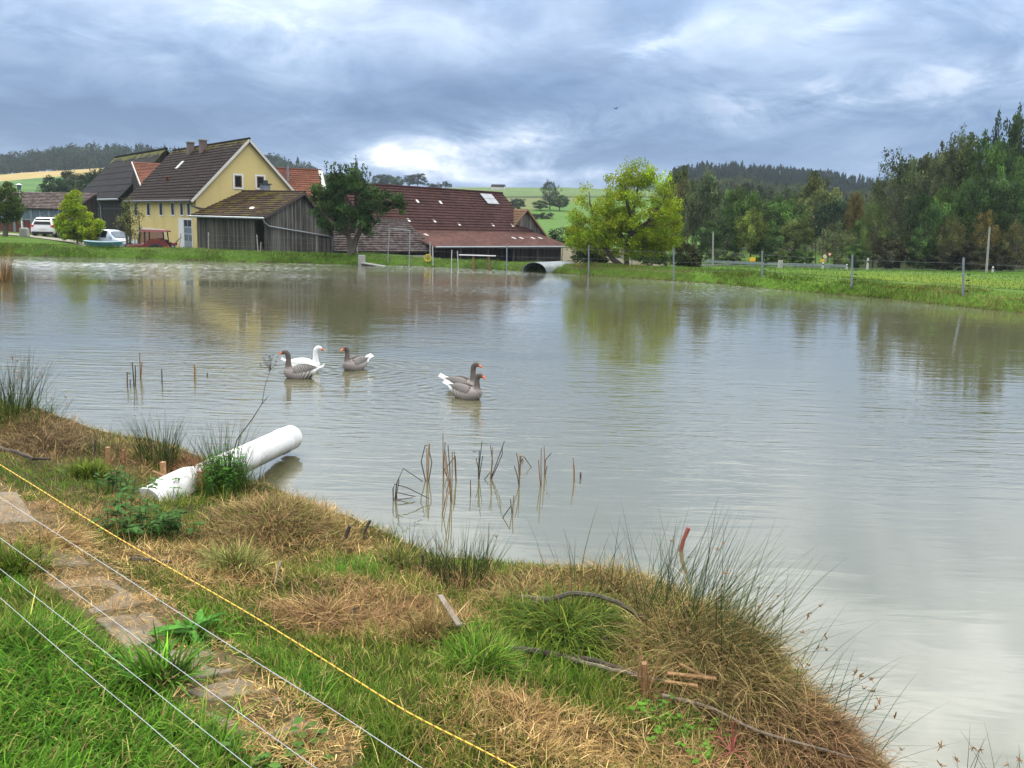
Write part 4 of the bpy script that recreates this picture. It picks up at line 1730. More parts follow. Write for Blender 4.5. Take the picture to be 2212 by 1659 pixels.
def tree_variant(kind, seed):
    """unit tree: height 1, width 1; returns crown mesh and trunk mesh"""
    global RNG
    keep = RNG
    RNG = np.random.default_rng(seed)
    mb = MB()
    C_, R_ = [], []
    if kind in ('round', 'tall', 'bush', 'birch', 'willow', 'oak'):
        K = {'round': 75, 'tall': 85, 'bush': 55, 'birch': 110, 'willow': 80, 'oak': 46}[kind]
        cz = {'round': .58, 'tall': .56, 'bush': .5, 'birch': .56, 'willow': .52, 'oak': .64}[kind]
        rz = {'round': .40, 'tall': .42, 'bush': .46, 'birch': .41, 'willow': .42, 'oak': .33}[kind]
        ph = RNG.uniform(0, 6.28, 4)
        while len(C_) < K:
            d = RNG.normal(0, 1, 3)
            d /= np.linalg.norm(d)
            a = math.atan2(d[1], d[0])
            lob = 1 + 0.13 * math.sin(3 * a + ph[0]) + 0.10 * math.sin(5 * a + ph[1] + 4 * d[2]) + 0.08 * math.sin(7 * d[2] + ph[2])
            f = RNG.uniform(0.45, 0.95) ** 0.6 * lob
            tap = 1.0
            if kind in ('tall', 'birch'):
                tap = 1 - 0.15 * max(0, d[2])
            c = np.array([d[0] * .40 * f * tap, d[1] * .40 * f * tap, cz + d[2] * rz * f])
            if c[2] < 0.07:
                continue
            C_.append(c)
            R_.append(RNG.uniform(.07, .13) * (0.8 if kind in ('birch', 'oak') else 1))
        C_, R_ = np.array(C_), np.array(R_)
        nper = {'round': 85, 'tall': 80, 'bush': 95, 'birch': 55, 'willow': 75, 'oak': 70}[kind]
        sz = {'round': .021, 'tall': .020, 'bush': .024, 'birch': .014, 'willow': .016, 'oak': .018}[kind]
        V, Q, Cc = clump_leaves(C_, R_, nper, sz, .75, droop={'birch': 1.1, 'willow': .5}.get(kind, 0), lum=.42, hue=.05)
        top = Vector((RNG.normal(0, .03), RNG.normal(0, .03), cz + .15))
        mb.tube([(0, 0, -.04), (0, 0, .04), (top.x * .4, top.y * .4, .3), top], [.030, .022, .016, .006], 7)
        for i in RNG.choice(K, min(K, 26), replace=False):
            z0 = RNG.uniform(.15, cz)
            limb(mb, (top.x * z0, top.y * z0, z0), C_[i], .008, .002, .08, 4, 4)
    else:  # conifer
        rows = []
        n = 26
        for i in range(n):
            z = .12 + .86 * i / n
            r = .46 * (1 - z) ** 0.85 + .02
            k = max(5, int(13 * (1 - z)) + 4)
            for j in range(k):
                a = RNG.uniform(0, 6.28)
                rr = r * RNG.uniform(.7, 1.1)
                m_ = max(3, int(26 * rr / .46))
                t = RNG.uniform(.15, 1, m_)
                x = np.cos(a) * rr * t + RNG.normal(0, .012, m_)
                y = np.sin(a) * rr * t + RNG.normal(0, .012, m_)
                zz = z - .06 * t + RNG.normal(0, .010, m_)
                rows.append(np.stack([x, y, zz], 1))
        P = np.concatenate(rows)
        P = np.concatenate([P, P + RNG.normal(0, .012, P.shape)])
        V, Q = leaf_quads(P, np.full(len(P), .022), .8, .4)
        cl = np.exp(RNG.normal(0, .25, len(P)))
        Cc = np.repeat(np.stack([cl, cl, cl], 1), 4, 0)
        mb.tube([(0, 0, -.04), (0, 0, .5), (0, 0, .98)], [.02, .012, .002], 6)
    RNG = keep
    cr = np_mesh('crown', V, Q, M_LEAF, col=Cc)
    tk = mb.build('trunk', M_BARK, None, smooth=True)
    COL.objects.unlink(cr)
    COL.objects.unlink(tk)
    return cr, tk


VAR = {}


def get_var(kind, i):
    key = (kind, i)
    if key not in VAR:
        VAR[key] = tree_variant(kind, abs(hash_s(kind)) % 1000 + i)
    return VAR[key]


def hash_s(s):
    return sum(ord(c) * (i + 3) for i, c in enumerate(s))


_used = set()


def tree_at(name, x, y, z, h, w, kind, i, color, label, group=None, rot=None, cat='tree'):
    cr, tk = get_var(kind, i)
    root = thing(name, (x, y, z), label, cat, group, rz=RNG.uniform(0, 6.28) if rot is None else rot)
    root.scale = (w, w, h)
    for src in (cr, tk):
        c = src.copy()
        COL.objects.link(c)
        c.parent = root
        if src is cr:
            c.color = (*color, 1)
    return root


def Htop(X, Y, dep):
    return D(X, Y, dep)[2]


def px_tree(name, X, Ytop, wpx, dep, kind, i, color, label, group='trees of the wood behind the meadow', cat='tree', zb=None):
    p = D(X, Ytop, dep)
    z = land1(p[0], p[1]) if zb is None else zb
    w = wpx / F * dep
    return tree_at(name, p[0], p[1], z - .1, (p[2] - z) * 1.03, w * 1.08, kind, i, color, label, group, cat=cat)


DG = (0.055, 0.100, 0.028)
MG = (0.078, 0.140, 0.030)
OL = (0.105, 0.138, 0.038)
GG = (0.090, 0.122, 0.052)
YG = (0.145, 0.185, 0.036)
BR = (0.115, 0.110, 0.040)
OR = (0.150, 0.122, 0.034)
CO = (0.032, 0.058, 0.028)
FOREST = [
    # X, top, width, depth, kind, variant, colour, label
    (1527, 374, 92, 90, 'tall', 0, GG, 'tall grey-green tree just right of the bright yellow-green tree'),
    (1466, 358, 70, 118, 'round', 1, OL, 'dark olive treetop showing behind the right shoulder of the bright tree'),
    (1473, 395, 60, 104, 'tall', 2, BR, 'brownish autumn tree squeezed behind the bright tree'),
    (1604, 405, 92, 96, 'round', 2, MG, 'mid-green tree behind the rounded olive tree'),
    (1629, 446, 78, 84, 'round', 0, YG, 'rounded olive-yellow tree behind the yellow direction sign'),
    (1575, 470, 78, 86, 'round', 1, DG, 'dark tree low behind the roadside pole'),
    (1688, 420, 118, 94, 'round', 0, MG, 'broad deep-green tree in the middle of the wood edge'),
    (1722, 470, 82, 85, 'round', 2, OL, 'rounded dull-green tree left of the road sign'),
    (1660, 500, 70, 83, 'bush', 0, DG, 'dark low tree at the foot of the wood edge'),
    (1768, 371, 100, 110, 'round', 1, (0.125, 0.145, 0.045), 'tall tree with a pale yellowish crown above the wood'),
    (1812, 466, 96, 80, 'willow', 0, (0.135, 0.165, 0.065), 'pale silvery-green willow behind the give-way sign'),
    (1852, 420, 50, 98, 'tall', 1, OR, 'orange-tinted tree left of the tall weeping birch'),
    (1800, 430, 80, 100, 'round', 2, CO, 'very dark tree above the pale willow'),
    (1864, 470, 60, 86, 'tall', 0, MG, 'green tree between the pale willow and the weeping birch'),
    (1938, 314, 118, 80, 'birch', 0, (0.068, 0.085, 0.038), 'tall weeping birch, highest tree at the left end of the dark wood'),
    (1900, 420, 70, 78, 'birch', 1, OL, 'smaller olive birch against the weeping birch'),
    (2022, 316, 84, 92, 'oak', 0, (0.075, 0.085, 0.035), 'open-branched oak whose bare limbs stand against the sky'),
    (2000, 410, 84, 80, 'round', 1, DG, 'dark green tree right of the weeping birch'),
    (2070, 258, 96, 100, 'birch', 1, (0.10, 0.125, 0.04), 'tall yellow-green birch on the slope'),
    (2098, 300, 110, 92, 'tall', 2, (0.080, 0.110, 0.035), 'light green tree below the tall slope birch'),
    (2142, 282, 88, 90, 'round', 0, MG, 'green tree under the pines'),
    (2161, 226, 74, 112, 'pine', 0, CO, 'pine standing alone against the sky on the right slope'),
    (2206, 212, 84, 112, 'pine', 1, CO, 'tall pine at the right edge of the picture'),
    (2200, 262, 100, 96, 'tall', 1, DG, 'dark green tree at the right edge'),
    (2120, 380, 110, 84, 'round', 2, DG, 'dark tree on the slope above the brown shrubs'),
    (2195, 385, 90, 82, 'tall', 0, DG, 'dark tree low at the right edge'),
    (2050, 395, 90, 82, 'round', 1, MG, 'mid-green tree above the brown shrubs'),
    (2240, 330, 100, 88, 'round', 2, MG, 'green tree cut off by the right edge'),
    (2062, 462, 76, 76, 'birch', 2, BR, 'brown autumn tree at the meadow edge left of the leaning pole'),
    (2134, 448, 70, 78, 'birch', 0, OR, 'orange-brown autumn tree behind the leaning pole'),
    (2204, 468, 70, 74, 'birch', 1, BR, 'brown tree at the meadow edge on the far right'),
    (1925, 512, 84, 76, 'bush', 1, (0.055, 0.052, 0.022), 'low brownish bush at the foot of the weeping birch'),
    (1992, 498, 66, 76, 'bush', 0, DG, 'dark bush at the meadow edge under the oak'),
    (2100, 520, 90, 75, 'bush', 2, (0.045, 0.045, 0.02), 'dark undergrowth bush beneath the brown trees'),
    (2170, 525, 90, 75, 'bush', 1, (0.045, 0.048, 0.02), 'dark undergrowth bush right of the leaning pole'),
    (2040, 530, 70, 75, 'bush', 0, (0.04, 0.045, 0.02), 'dark undergrowth bush left of the brown trees'),
    (1590, 540, 60, 79, 'bush', 2, GG, 'grey-green roadside bush behind the guard rail'),
    (1550, 532, 56, 80, 'bush', 1, GG, 'pale roadside bush beside the wooden pole'),
    (1735, 530, 60, 79, 'bush', 0, DG, 'dark roadside bush left of the signs'),
    (1690, 535, 50, 79, 'bush', 1, OL, 'olive roadside bush behind the concrete block'),
    (1850, 525, 64, 77, 'bush', 2, MG, 'green bush right of the white marker post'),
    (1440, 440, 90, 100, 'round', 0, DG, 'dark tree mostly hidden behind the bright tree'),
    (1530, 480, 70, 84, 'tall', 1, DG, 'dark ivy-covered tree behind the small fence pole'),
]


def forest():
    for (X, t, w, d, k, i, c, lb) in FOREST:
        nm = {'pine': 'pine_tree', 'birch': 'birch_tree', 'bush': 'bush', 'willow': 'willow_tree', 'oak': 'oak_tree'}.get(k, 'broadleaf_tree')
        kk = 'conifer' if k == 'pine' else k
        g = 'bushes along the wood edge' if k == 'bush' else 'trees of the wood behind the meadow'
        px_tree(nm, X, t, w, d, kk, i, c, lb, g, 'bush' if k == 'bush' else 'tree')
    # second and third rows that close the wood, no one of them standing out
    r = random.Random(4)
    n = 0
    for (X0, X1, t0, t1, d, cnt, kinds) in ((1470, 1870, 412, 445, 125, 15, 'rm'), (1460, 1870, 392, 425, 165, 16, 'rm'), (1960, 2330, 330, 300, 125, 9, 'rm'),
                                            (1900, 2330, 420, 410, 100, 9, 'd')):
        for k in range(cnt):
            u = (k + .5 + r.uniform(-.3, .3)) / cnt
            X = X0 + (X1 - X0) * u
            t = t0 + (t1 - t0) * u + r.uniform(-14, 14)
            col = r.choice([DG, MG, OL, GG, (0.06, 0.075, 0.035), DG, CO] if kinds == 'rm' else [DG, CO, DG])
            kind = 'round'
            p = D(X, t, d)
            z = land1(p[0], p[1])
            h = max(6, p[2] - z)
            tree_at('broadleaf_tree', p[0], p[1], z - .1, h, h * r.uniform(.62, .8), kind, r.randint(0, 2), col,
                    'dark green tree packed in the rows behind the front of the wood', 'trees deep in the wood')


forest()


def wood_mass(name, spots, label):
    """far-off wood: many small trees as one mass"""
    tv, cv = [], []
    for k in range(4):
        Kc = 34
        d = RNG.normal(0, 1, (Kc, 3))
        d /= np.linalg.norm(d, axis=1)[:, None]
        Cn = np.stack([d[:, 0] * .34, d[:, 1] * .34, .58 + d[:, 2] * .34], 1)
        tv.append(clump_leaves(Cn, np.full(Kc,   .15), 15, .042, .8, lum=.26, hue=.05))
    for k in range(3):
        P = []
        for i in range(15):
            z = .12 + .84 * i / 15
            r = .40 * (1 - z) ** .8 + .03
            a = RNG.uniform(0, 6.28, 14)
            rr = r * RNG.uniform(.3, 1, 14)
            P.append(np.stack([np.cos(a) * rr, np.sin(a) * rr, z - .10 * rr + RNG.normal(0, .015, 14)], 1))
        P = np.concatenate(P)
        P = np.concatenate([P, [[0, 0, .98], [0, 0, .95], [0, 0, .92]]])
        V, Q = leaf_quads(P, np.full(len(P), .062), .8, .6)
        cl = np.exp(RNG.normal(0, .25, len(P)))
        cv.append((V, Q, np.repeat(np.stack([cl, cl, cl], 1), 4, 0)))
    parts = []
    for (x, y, z, h, w, con, col) in spots:
        V, Q, Cc = (cv if con else tv)[RNG.integers(0, 3)]
        a = RNG.uniform(0, 6.28)
        R = np.array([[math.cos(a), -math.sin(a), 0], [math.sin(a), math.cos(a), 0], [0, 0, 1]])
        parts.append(((V @ R.T) * np.array([w, w, h]) + np.array([x, y, z]), Q, Cc * np.array(col)))
    V, Q, C = merge(parts)
    o = np_mesh(name, V, Q, M_LEAFMASS, col=C)
    tag(o, label, 'wood', kind='stuff')


M_LEAFMASS = attr_mat('leaf_mass', 0.8, 0.25, spec=0.1)


def far_woods():
    def row(S, X0, X1, n, y0, y1, lineX, lineY, drop, conp, cols, wr):
        for _ in range(n):
            y = RNG.uniform(y0, y1)
            X = RNG.uniform(X0, X1)
            x = (X - 1106) / F * y
            z = land1(x, y)
            u = (y - y0) / (y1 - y0)
            Yt = np.interp(X, lineX, lineY) + drop * (1 - u) + abs(RNG.normal(0, 5))
            h = D(X, Yt, y)[2] - z
            con = RNG.random() < conp(X, u)
            h = float(np.clip(h, 6, 24))
            col = (0.022, 0.040, 0.026) if con else cols[RNG.integers(0, len(cols))]
            w = h * RNG.uniform(.42, .56) if con else h * RNG.uniform(.75, 1.0)
            S.append((x, y, z - .5, h * (1.04 if con else 1), min(w, 14) * wr, con, col))
    S = []
    LX = [-500, 0, 50, 100, 180, 260, 330, 370, 480, 560, 620, 660, 690, 745, 800]
    LY = [338, 328, 318, 313, 305, 302, 305, 310, 318, 322, 325, 341, 362, 385, 396]
    cols = [(0.026, 0.044, 0.022), (0.034, 0.058, 0.026), (0.048, 0.066, 0.032), (0.038, 0.046, 0.027)]
    row(S, -480, 780, 620, 452, 530, LX, LY, 34, lambda X, u: (.25 if X < 270 else .65 if X < 560 else .1) * (1 if u > .5 else .4), cols, 1.0)
    wood_mass('hillside_wood', S, 'far mixed wood covering the hill behind the farm')
    S = []
    LX = [1410, 1430, 1480, 1560, 1650, 1750, 1850, 1900, 2000, 2300]
    LY = [366, 357, 346, 344, 351, 361, 376, 384, 395, 395]
    row(S, 1425, 2050, 900, 400, 480, LX, LY, 22, lambda X, u: .97, cols, 1.0)
    cols = [(0.050, 0.078, 0.030), (0.062, 0.09, 0.032), (0.085, 0.095, 0.040), (0.042, 0.066, 0.030), (0.075, 0.068, 0.035)]
    row(S, 1425, 1990, 320, 230, 300, LX, [y + 28 for y in LY], 26, lambda X, u: .2, cols, .8)
    wood_mass('spruce_wood', S, 'far dark spruce wood on the hill behind the meadow')


far_woods()


def custom_tree(name, dep, base, ells, K, nper, lr, ls, col, label, cat='tree', trunkr=.16, flat=.8, limbs=40, droop=0, lum=.3, extra=None, fork=None, up=.35, group=None, zb=None, shell=.5, barkmat=None):
    """tree whose crown is a set of ellipsoids given by picture position (X, Y, rx, ry) at one depth"""
    p0 = D(base[0], base[1], dep)
    z0 = land1(p0[0], p0[1]) if zb is None else zb
    root = thing(name, (p0[0], p0[1], z0), label, cat, group)
    E = []
    for X, Y, rx, ry in ells:
        c = D(X, Y, dep)
        E.append((c[0] - p0[0], 0.0, c[2] - z0, rx / F * dep, ry / F * dep))
    area = np.array([e[3] * e[4] for e in E])
    C_, R_ = [], []
    while len(C_) < K:
        e = E[RNG.choice(len(E), p=area / area.sum())]
        d = RNG.normal(0, 1, 3)
        d /= np.linalg.norm(d)
        f = RNG.uniform(shell, 1.0) ** .7 * (1 - lr * .4)
        c = np.array([e[0] + d[0] * e[3] * f, e[1] + d[1] * e[3] * .85 * f, e[2] + d[2] * e[4] * f])
        if c[2] < .25:
            continue
        C_.append(c)
        R_.append(RNG.uniform(.7, 1.3) * lr)
    C_, R_ = np.array(C_), np.array(R_)
    V, Q, Cc = clump_leaves(C_, R_, nper, ls, flat, droop=droop, lum=lum, up=up)
    parts = [(V, Q, Cc)]
    mb = MB()
    zt = np.max(C_[:, 2])
    if fork is None:
        fork = [[(0, 0, -.1), (0, 0, zt * .25), (0, 0, zt * .7)]]
    else:
        ff = []
        for line in fork:
            ff.append([tuple((D(X, Y, dep) - np.array([p0[0], p0[1], z0]))[[0, 1, 2]] + np.array([0, dy, 0])) for X, Y, dy in line])
        fork = ff
    nodes = []
    for line in fork:
        n = len(line)
        rr = [trunkr * (1 - .85 * i / (n - 1)) for i in range(n)]
        # smooth
        pts, rad = [], []
        for i in range(n - 1):
            for t in (0, .34, .67):
                a, b_ = Vector(line[i]), Vector(line[i + 1])
                pts.append(a.lerp(b_, t) + Vector(RNG.normal(0, .02, 3)))
                rad.append(rr[i] * (1 - t) + rr[i + 1] * t)
        pts.append(Vector(line[-1]))
        rad.append(rr[-1])
        mb.tube(pts, rad, 8)
        nodes += [(p, r) for p, r in zip(pts, rad)][len(pts) // 4:]
    for i in RNG.choice(K, min(K, limbs), replace=False):
        c = Vector(C_[i])
        best = min(nodes, key=lambda q: (q[0] - c).length + (2 if q[0].z > c.z else 0))
        limb(mb, best[0], c, max(.012, best[1] * .5), .008, .06, 5, 5, .05)
        nodes.append((best[0].lerp(c, .55), max(.02, best[1] * .3)))
    if extra:
        for X0, Y0, X1, Y1 in extra:    # upright shoots
            a = Vector(D(X0, Y0, dep) - np.array([p0[0], p0[1], z0])) + Vector((0, RNG.normal(0, .5), 0))
            b_ = Vector(D(X1, Y1, dep) - np.array([p0[0], p0[1], z0])) + Vector((0, a.y, 0))
            mb.tube([a, a.lerp(b_, .5), b_], [.02, .014, .006], 4)
            n = int((b_ - a).length * 42)
            t = RNG.random(n)
            P = np.array(a)[None, :] * (1 - t[:, None]) + np.array(b_)[None, :] * t[:, None] + RNG.normal(0, .055, (n, 3))
            v, q = leaf_quads(P, np.full(n, ls * 1.05), .5)
            cl = np.exp(RNG.normal(.1, .2, n))
            parts.append((v, q, np.repeat(np.stack([cl, cl, cl], 1), 4, 0)))
    V, Q, Cc = merge(parts)
    o = np_mesh('crown', V, Q, M_LEAF, root, Cc)
    o.color = (*col, 1)
    mb.build('trunk', barkmat or M_BARK, root, smooth=True)
    return root


custom_tree('ash_tree', 55.5, (1352, 578), [(1388, 452, 100, 104), (1278, 468, 60, 80), (1440, 500, 58, 66), (1350, 520, 80, 50), (1380, 375, 50, 36), (1250, 520, 32, 40), (1332, 430, 56, 60), (1320, 490, 56, 54)],
            360, 135, .44, .066, (0.26, 0.34, 0.020), 'bright yellow-green ash tree on the far bank, the largest and brightest tree', trunkr=.17, limbs=150, lum=.22, shell=.45,
            fork=[[(1352, 580, 0), (1355, 540, 0), (1362, 500, .1), (1368, 460, 0), (1378, 410, .2), (1382, 370, .1)],
                  [(1350, 578, 0), (1322, 560, -.1), (1302, 528, -.2), (1288, 500, -.2), (1278, 450, 0), (1272, 415, 0)],
                  [(1358, 540, 0), (1340, 500, .8), (1325, 460, 1.2), (1315, 420, 1.2)],
                  [(1362, 510, 0), (1395, 478, -.6), (1425, 440, -.8), (1440, 405, -.8)],
                  [(1360, 545, 0), (1400, 532, .5), (1450, 520, .7), (1475, 515, .8)],
                  [(1366, 480, 0), (1350, 440, -.9), (1345, 400, -1.2)]])
custom_tree('apple_tree', 59.3, (757, 549), [(752, 428, 62, 62), (708, 455, 36, 50), (808, 430, 42, 36), (765, 478, 62, 34), (748, 388, 48, 38), (842, 430, 28, 16), (866, 442, 9, 22), (692, 425, 20, 34)],
            230, 95, .38, .080, (0.052, 0.100, 0.026), 'dark green old apple tree with upright shoots in front of the long barn', trunkr=.22, limbs=80, lum=.36,
            extra=[(708, 395, 706, 352), (716, 390, 714, 356), (726, 385, 723, 350), (735, 385, 737, 357), (745, 380, 747, 352), (754, 378, 754, 358), (766, 375, 768, 343), (776, 378, 777, 346),
                   (790, 385, 794, 358), (700, 400, 697, 372), (800, 395, 806, 372), (740, 380, 731, 355), (760, 380, 762, 354), (783, 382, 786, 352)],
            fork=[[(757, 551, 0), (757, 530, 0), (752, 505, 0), (742, 470, .1), (735, 430, 0), (738, 400, 0)],
                  [(760, 549, 0), (768, 520, .2), (780, 490, .2), (800, 455, 0), (835, 432, -.2), (862, 440, -.3)],
                  [(752, 505, 0), (725, 485, -.4), (700, 460, -.5), (690, 430, -.5)],
                  [(760, 500, 0), (765, 450, .6), (765, 400, .6)]])
custom_tree('golden_bush', 68, (167, 521), [(162, 470, 36, 46), (160, 440, 20, 28), (175, 498, 50, 26), (203, 486, 24, 14), (140, 480, 24, 36)],
            150, 100, .34, .08, (0.27, 0.35, 0.018), 'bright yellow-green feathery bush between the white car and the silver car', 'bush', trunkr=.09, limbs=30, droop=.3, lum=.22, zb=.15)
custom_tree('sparse_willow', 64.5, (282, 530), [(280, 455, 18, 34), (270, 480, 22, 34), (298, 480, 14, 30), (288, 505, 22, 20)],
            60, 26, .34, .060, (0.14, 0.155, 0.045), 'thin sparse willow in front of the left corner of the farmhouse', trunkr=.10, limbs=34, droop=1.2, lum=.3, zb=.2,
            fork=[[(282, 532, 0), (281, 500, 0), (280, 460, 0), (281, 425, 0)], [(300, 532, 0), (300, 500, .1), (298, 460, .2)], [(275, 530, 0), (268, 490, .3), (262, 460, .3)]])
custom_tree('fruit_tree', 68.5, (12, 512), [(14, 425, 34, 34), (-25, 435, 34, 40), (35, 448, 18, 26), (10, 460, 34, 24)],
            110, 100, .42, .085, (0.075, 0.115, 0.026), 'small dark green tree on the lawn at the left edge', trunkr=.20, limbs=30,
            fork=[[(11, 513, 0), (12, 480, 0), (16, 440, 0), (18, 410, 0)]])
# shrubs by the yard and the meadow
custom_tree('alder_bush', 54.0, (1488, 586), [(1485, 553, 26, 32), (1468, 565, 18, 20), (1505, 566, 16, 20)], 60, 80, .28, .07, (0.075, 0.085, 0.032), 'brownish-green bush on the bank right of the bright tree', 'bush',
            trunkr=.05, limbs=20, group='bushes on the far bank')
custom_tree('alder_bush', 58.0, (1262, 575), [(1262, 548, 34, 26), (1290, 556, 26, 18)], 60, 80, .3, .07, (0.075, 0.105, 0.03), 'leafy green bush behind the arched sheet-metal shelter', 'bush', trunkr=.05, limbs=16, group='bushes on the far bank')
custom_tree('alder_bush', 62.0, (1405, 575), [(1400, 552, 48, 22), (1440, 556, 24, 18)], 70, 80, .3, .07, (0.07, 0.115, 0.028), 'low green bush under the right half of the bright tree', 'bush', trunkr=.05, limbs=16, group='bushes on the far bank')
custom_tree('alder_bush', 88, (1215, 530), [(1215, 512, 34, 22), (1250, 505, 26, 26)], 44, 60, .5, .09, (0.038, 0.065, 0.022), 'dark bush beyond the right end of the long barn roof', 'bush', trunkr=.06, limbs=10, group='bushes on the far bank')
# trees in the fields
for (X, Yt, w, d, k, i, c, lb) in (
        (1190, 384, 48, 235, 'birch', 1, (0.055, 0.075, 0.045), 'tall loose tree standing in the field hedge left of the bright tree'),
        (1210, 420, 50, 232, 'round', 0, DG, 'rounded tree at the right foot of the tall field tree'),
        (1168, 432, 42, 232, 'round', 1, DG, 'rounded tree at the left foot of the tall field tree'),
        (1119, 428, 38, 228, 'round', 2, (0.04, 0.065, 0.035), 'single round bush in the field above the barn gable'),
        (902, 374, 44, 420, 'round', 1, (0.045, 0.065, 0.042), 'round dark tree on the skyline above the barn ridge'),
        (885, 378, 30, 425, 'round', 2, (0.045, 0.065, 0.042), 'smaller tree on the skyline left of the round dark tree'),
        (857, 380, 40, 400, 'round', 0, (0.055, 0.095, 0.035), 'green tree on the skyline just right of the apple tree'),
        (838, 378, 40, 430, 'tall', 0, (0.045, 0.065, 0.042), 'dark tree on the skyline touching the apple tree crown'),
        (820, 376, 40, 430, 'round', 1, (0.045, 0.065, 0.042), 'dark skyline tree behind the apple tree'),
        (962, 391, 15, 430, 'round', 2, (0.03, 0.045, 0.03), 'small round bush at the end of the skyline hedge'),
        (971, 396, 14, 430, 'round', 1, (0.03, 0.045, 0.03), 'lowest bush at the right end of the skyline hedge'),
        (945, 395, 28, 430, 'bush', 0, (0.035, 0.045, 0.03), 'long dark hedge bush on the skyline'),
        (930, 395, 24, 430, 'bush', 1, (0.035, 0.045, 0.03), 'dark hedge bush on the skyline beside the round dark tree'),
        (118, 378, 74, 150, 'round', 0, (0.042, 0.07, 0.036), 'dark rounded tree in the field behind the garage roof'),
        (160, 368, 80, 160, 'round', 2, (0.075, 0.09, 0.045), 'brownish-olive tree in the middle of the group behind the garage'),
        (205, 364, 80, 150, 'round', 1, (0.05, 0.075, 0.038), 'green tree against the left slope of the dark barn roof'),
        (235, 382, 64, 140, 'round', 0, (0.045, 0.07, 0.035), 'dark tree tucked behind the dark barn')):
    px_tree('field_tree', X, Yt, w, d, k, i, c, lb, 'trees in the fields')
for (X, Y, w, d, lb) in ((1150, 472, 44, 205, 'low hedge bush under the field tree'), (1180, 470, 40, 205, 'dark hedge bush on the field edge'), (1130, 462, 34, 215, 'hedge bush left of the field tree'),
                         (720, 420, 60, 130, 'pale yellowish bush behind the apple tree'), (690, 425, 40, 120, 'yellowish bush beside the orange tiled roof')):
    px_tree('hedge_bush', X, Y - 12, w, d, 'bush', 1, (0.05, 0.07, 0.035) if X > 900 else (0.13, 0.15, 0.05), lb, 'bushes in the fields', 'bush')

# ------------------------------------------------------------------ vehicles
M_CARWHITE = plain('white_car_paint', (0.68, 0.69, 0.70), 0.25, var=0.03, bmp=0)
M_CARSILVER = plain('silver_car_paint', (0.50, 0.56, 0.66), 0.25, 0.2, var=0.05, bmp=0)
M_REDPAINT = plain('red_paint', (0.15, 0.018, 0.016), 0.45, var=0.25, bmp=0)
M_REDLIGHT = plain('red_lamp', (0.55, 0.03, 0.02), 0.3, bmp=0)
M_LAMPGLASS = plain('lamp_glass', (0.6, 0.6, 0.6), 0.2, bmp=0)
M_RIM = plain('rim', (0.4, 0.4, 0.42), 0.35, 0.6, bmp=0)


def wheel(parent, x, y, z, r, w, rim=M_RIM):
    m = MB()
    rings = []
    for yy, rr in ((-w / 2, r * .62), (-w / 2, r * .93), (-w * .32, r), (w * .32, r), (w / 2, r * .93), (w / 2, r * .62)):
        rings.append([(x + rr * math.cos(k * math.pi / 10), y + yy, z + rr * math.sin(k * math.pi / 10)) for k in range(20)])
    m.loft(rings)
    t = m.build('wheel', M_RUBBER, parent, smooth=True)
    m = MB()
    m.loft([[(x + rr * math.cos(k * math.pi / 8), y + yy, z + rr * math.sin(k * math.pi / 8)) for k in range(16)] for yy, rr in ((-w * .53, r * .3), (-w * .51, r * .58), (w * .51, r * .58), (w * .53, r * .3))])
    m.build('rim', rim, t, smooth=True)


def car(name, loc, rz, paint, label, prof):
    """prof: stations along the car: x, z bottom, z belt, z roof, half width at belt, half width at roof"""
    root = thing(name, loc, label, 'car', rz=rz)
    m = MB()
    rings = []
    for x, zb, zt, zr, wb, wr in prof:
        rings.append([(x, wb * .9, zb), (x, wb, zb + .15), (x, wb, (zb + zt) / 2), (x, wb * .97, zt), (x, wr, zr - .04), (x, wr * .85, zr),
                      (x, -wr * .85, zr), (x, -wr, zr - .04), (x, -wb * .97, zt), (x, -wb, (zb + zt) / 2), (x, -wb, zb + .15), (x, -wb * .9, zb)])
    m.loft(rings)
    o = m.build('body', paint, root, smooth=True)
    return root, rings


def side_glass(root, rings, i0, i1, z_in=.08):
    for s in (0, 1):
        for i in range(i0, i1):
            a, b_ = rings[i], rings[i + 1]
            lo, hi = (3, 4) if s == 0 else (8, 7)
            off = Vector((0, .012 if s == 0 else -.012, .004))
            P = [Vector(a[lo]), Vector(b_[lo]), Vector(b_[hi]), Vector(a[hi])]
            c = sum(P, Vector()) / 4
            P = [p.lerp(c, .10) + off for p in P]
            q = MB()
            q.poly(P)
            q.poly([p - off * .8 for p in reversed(P)])
            q.build('side_window', M_PANE, root)


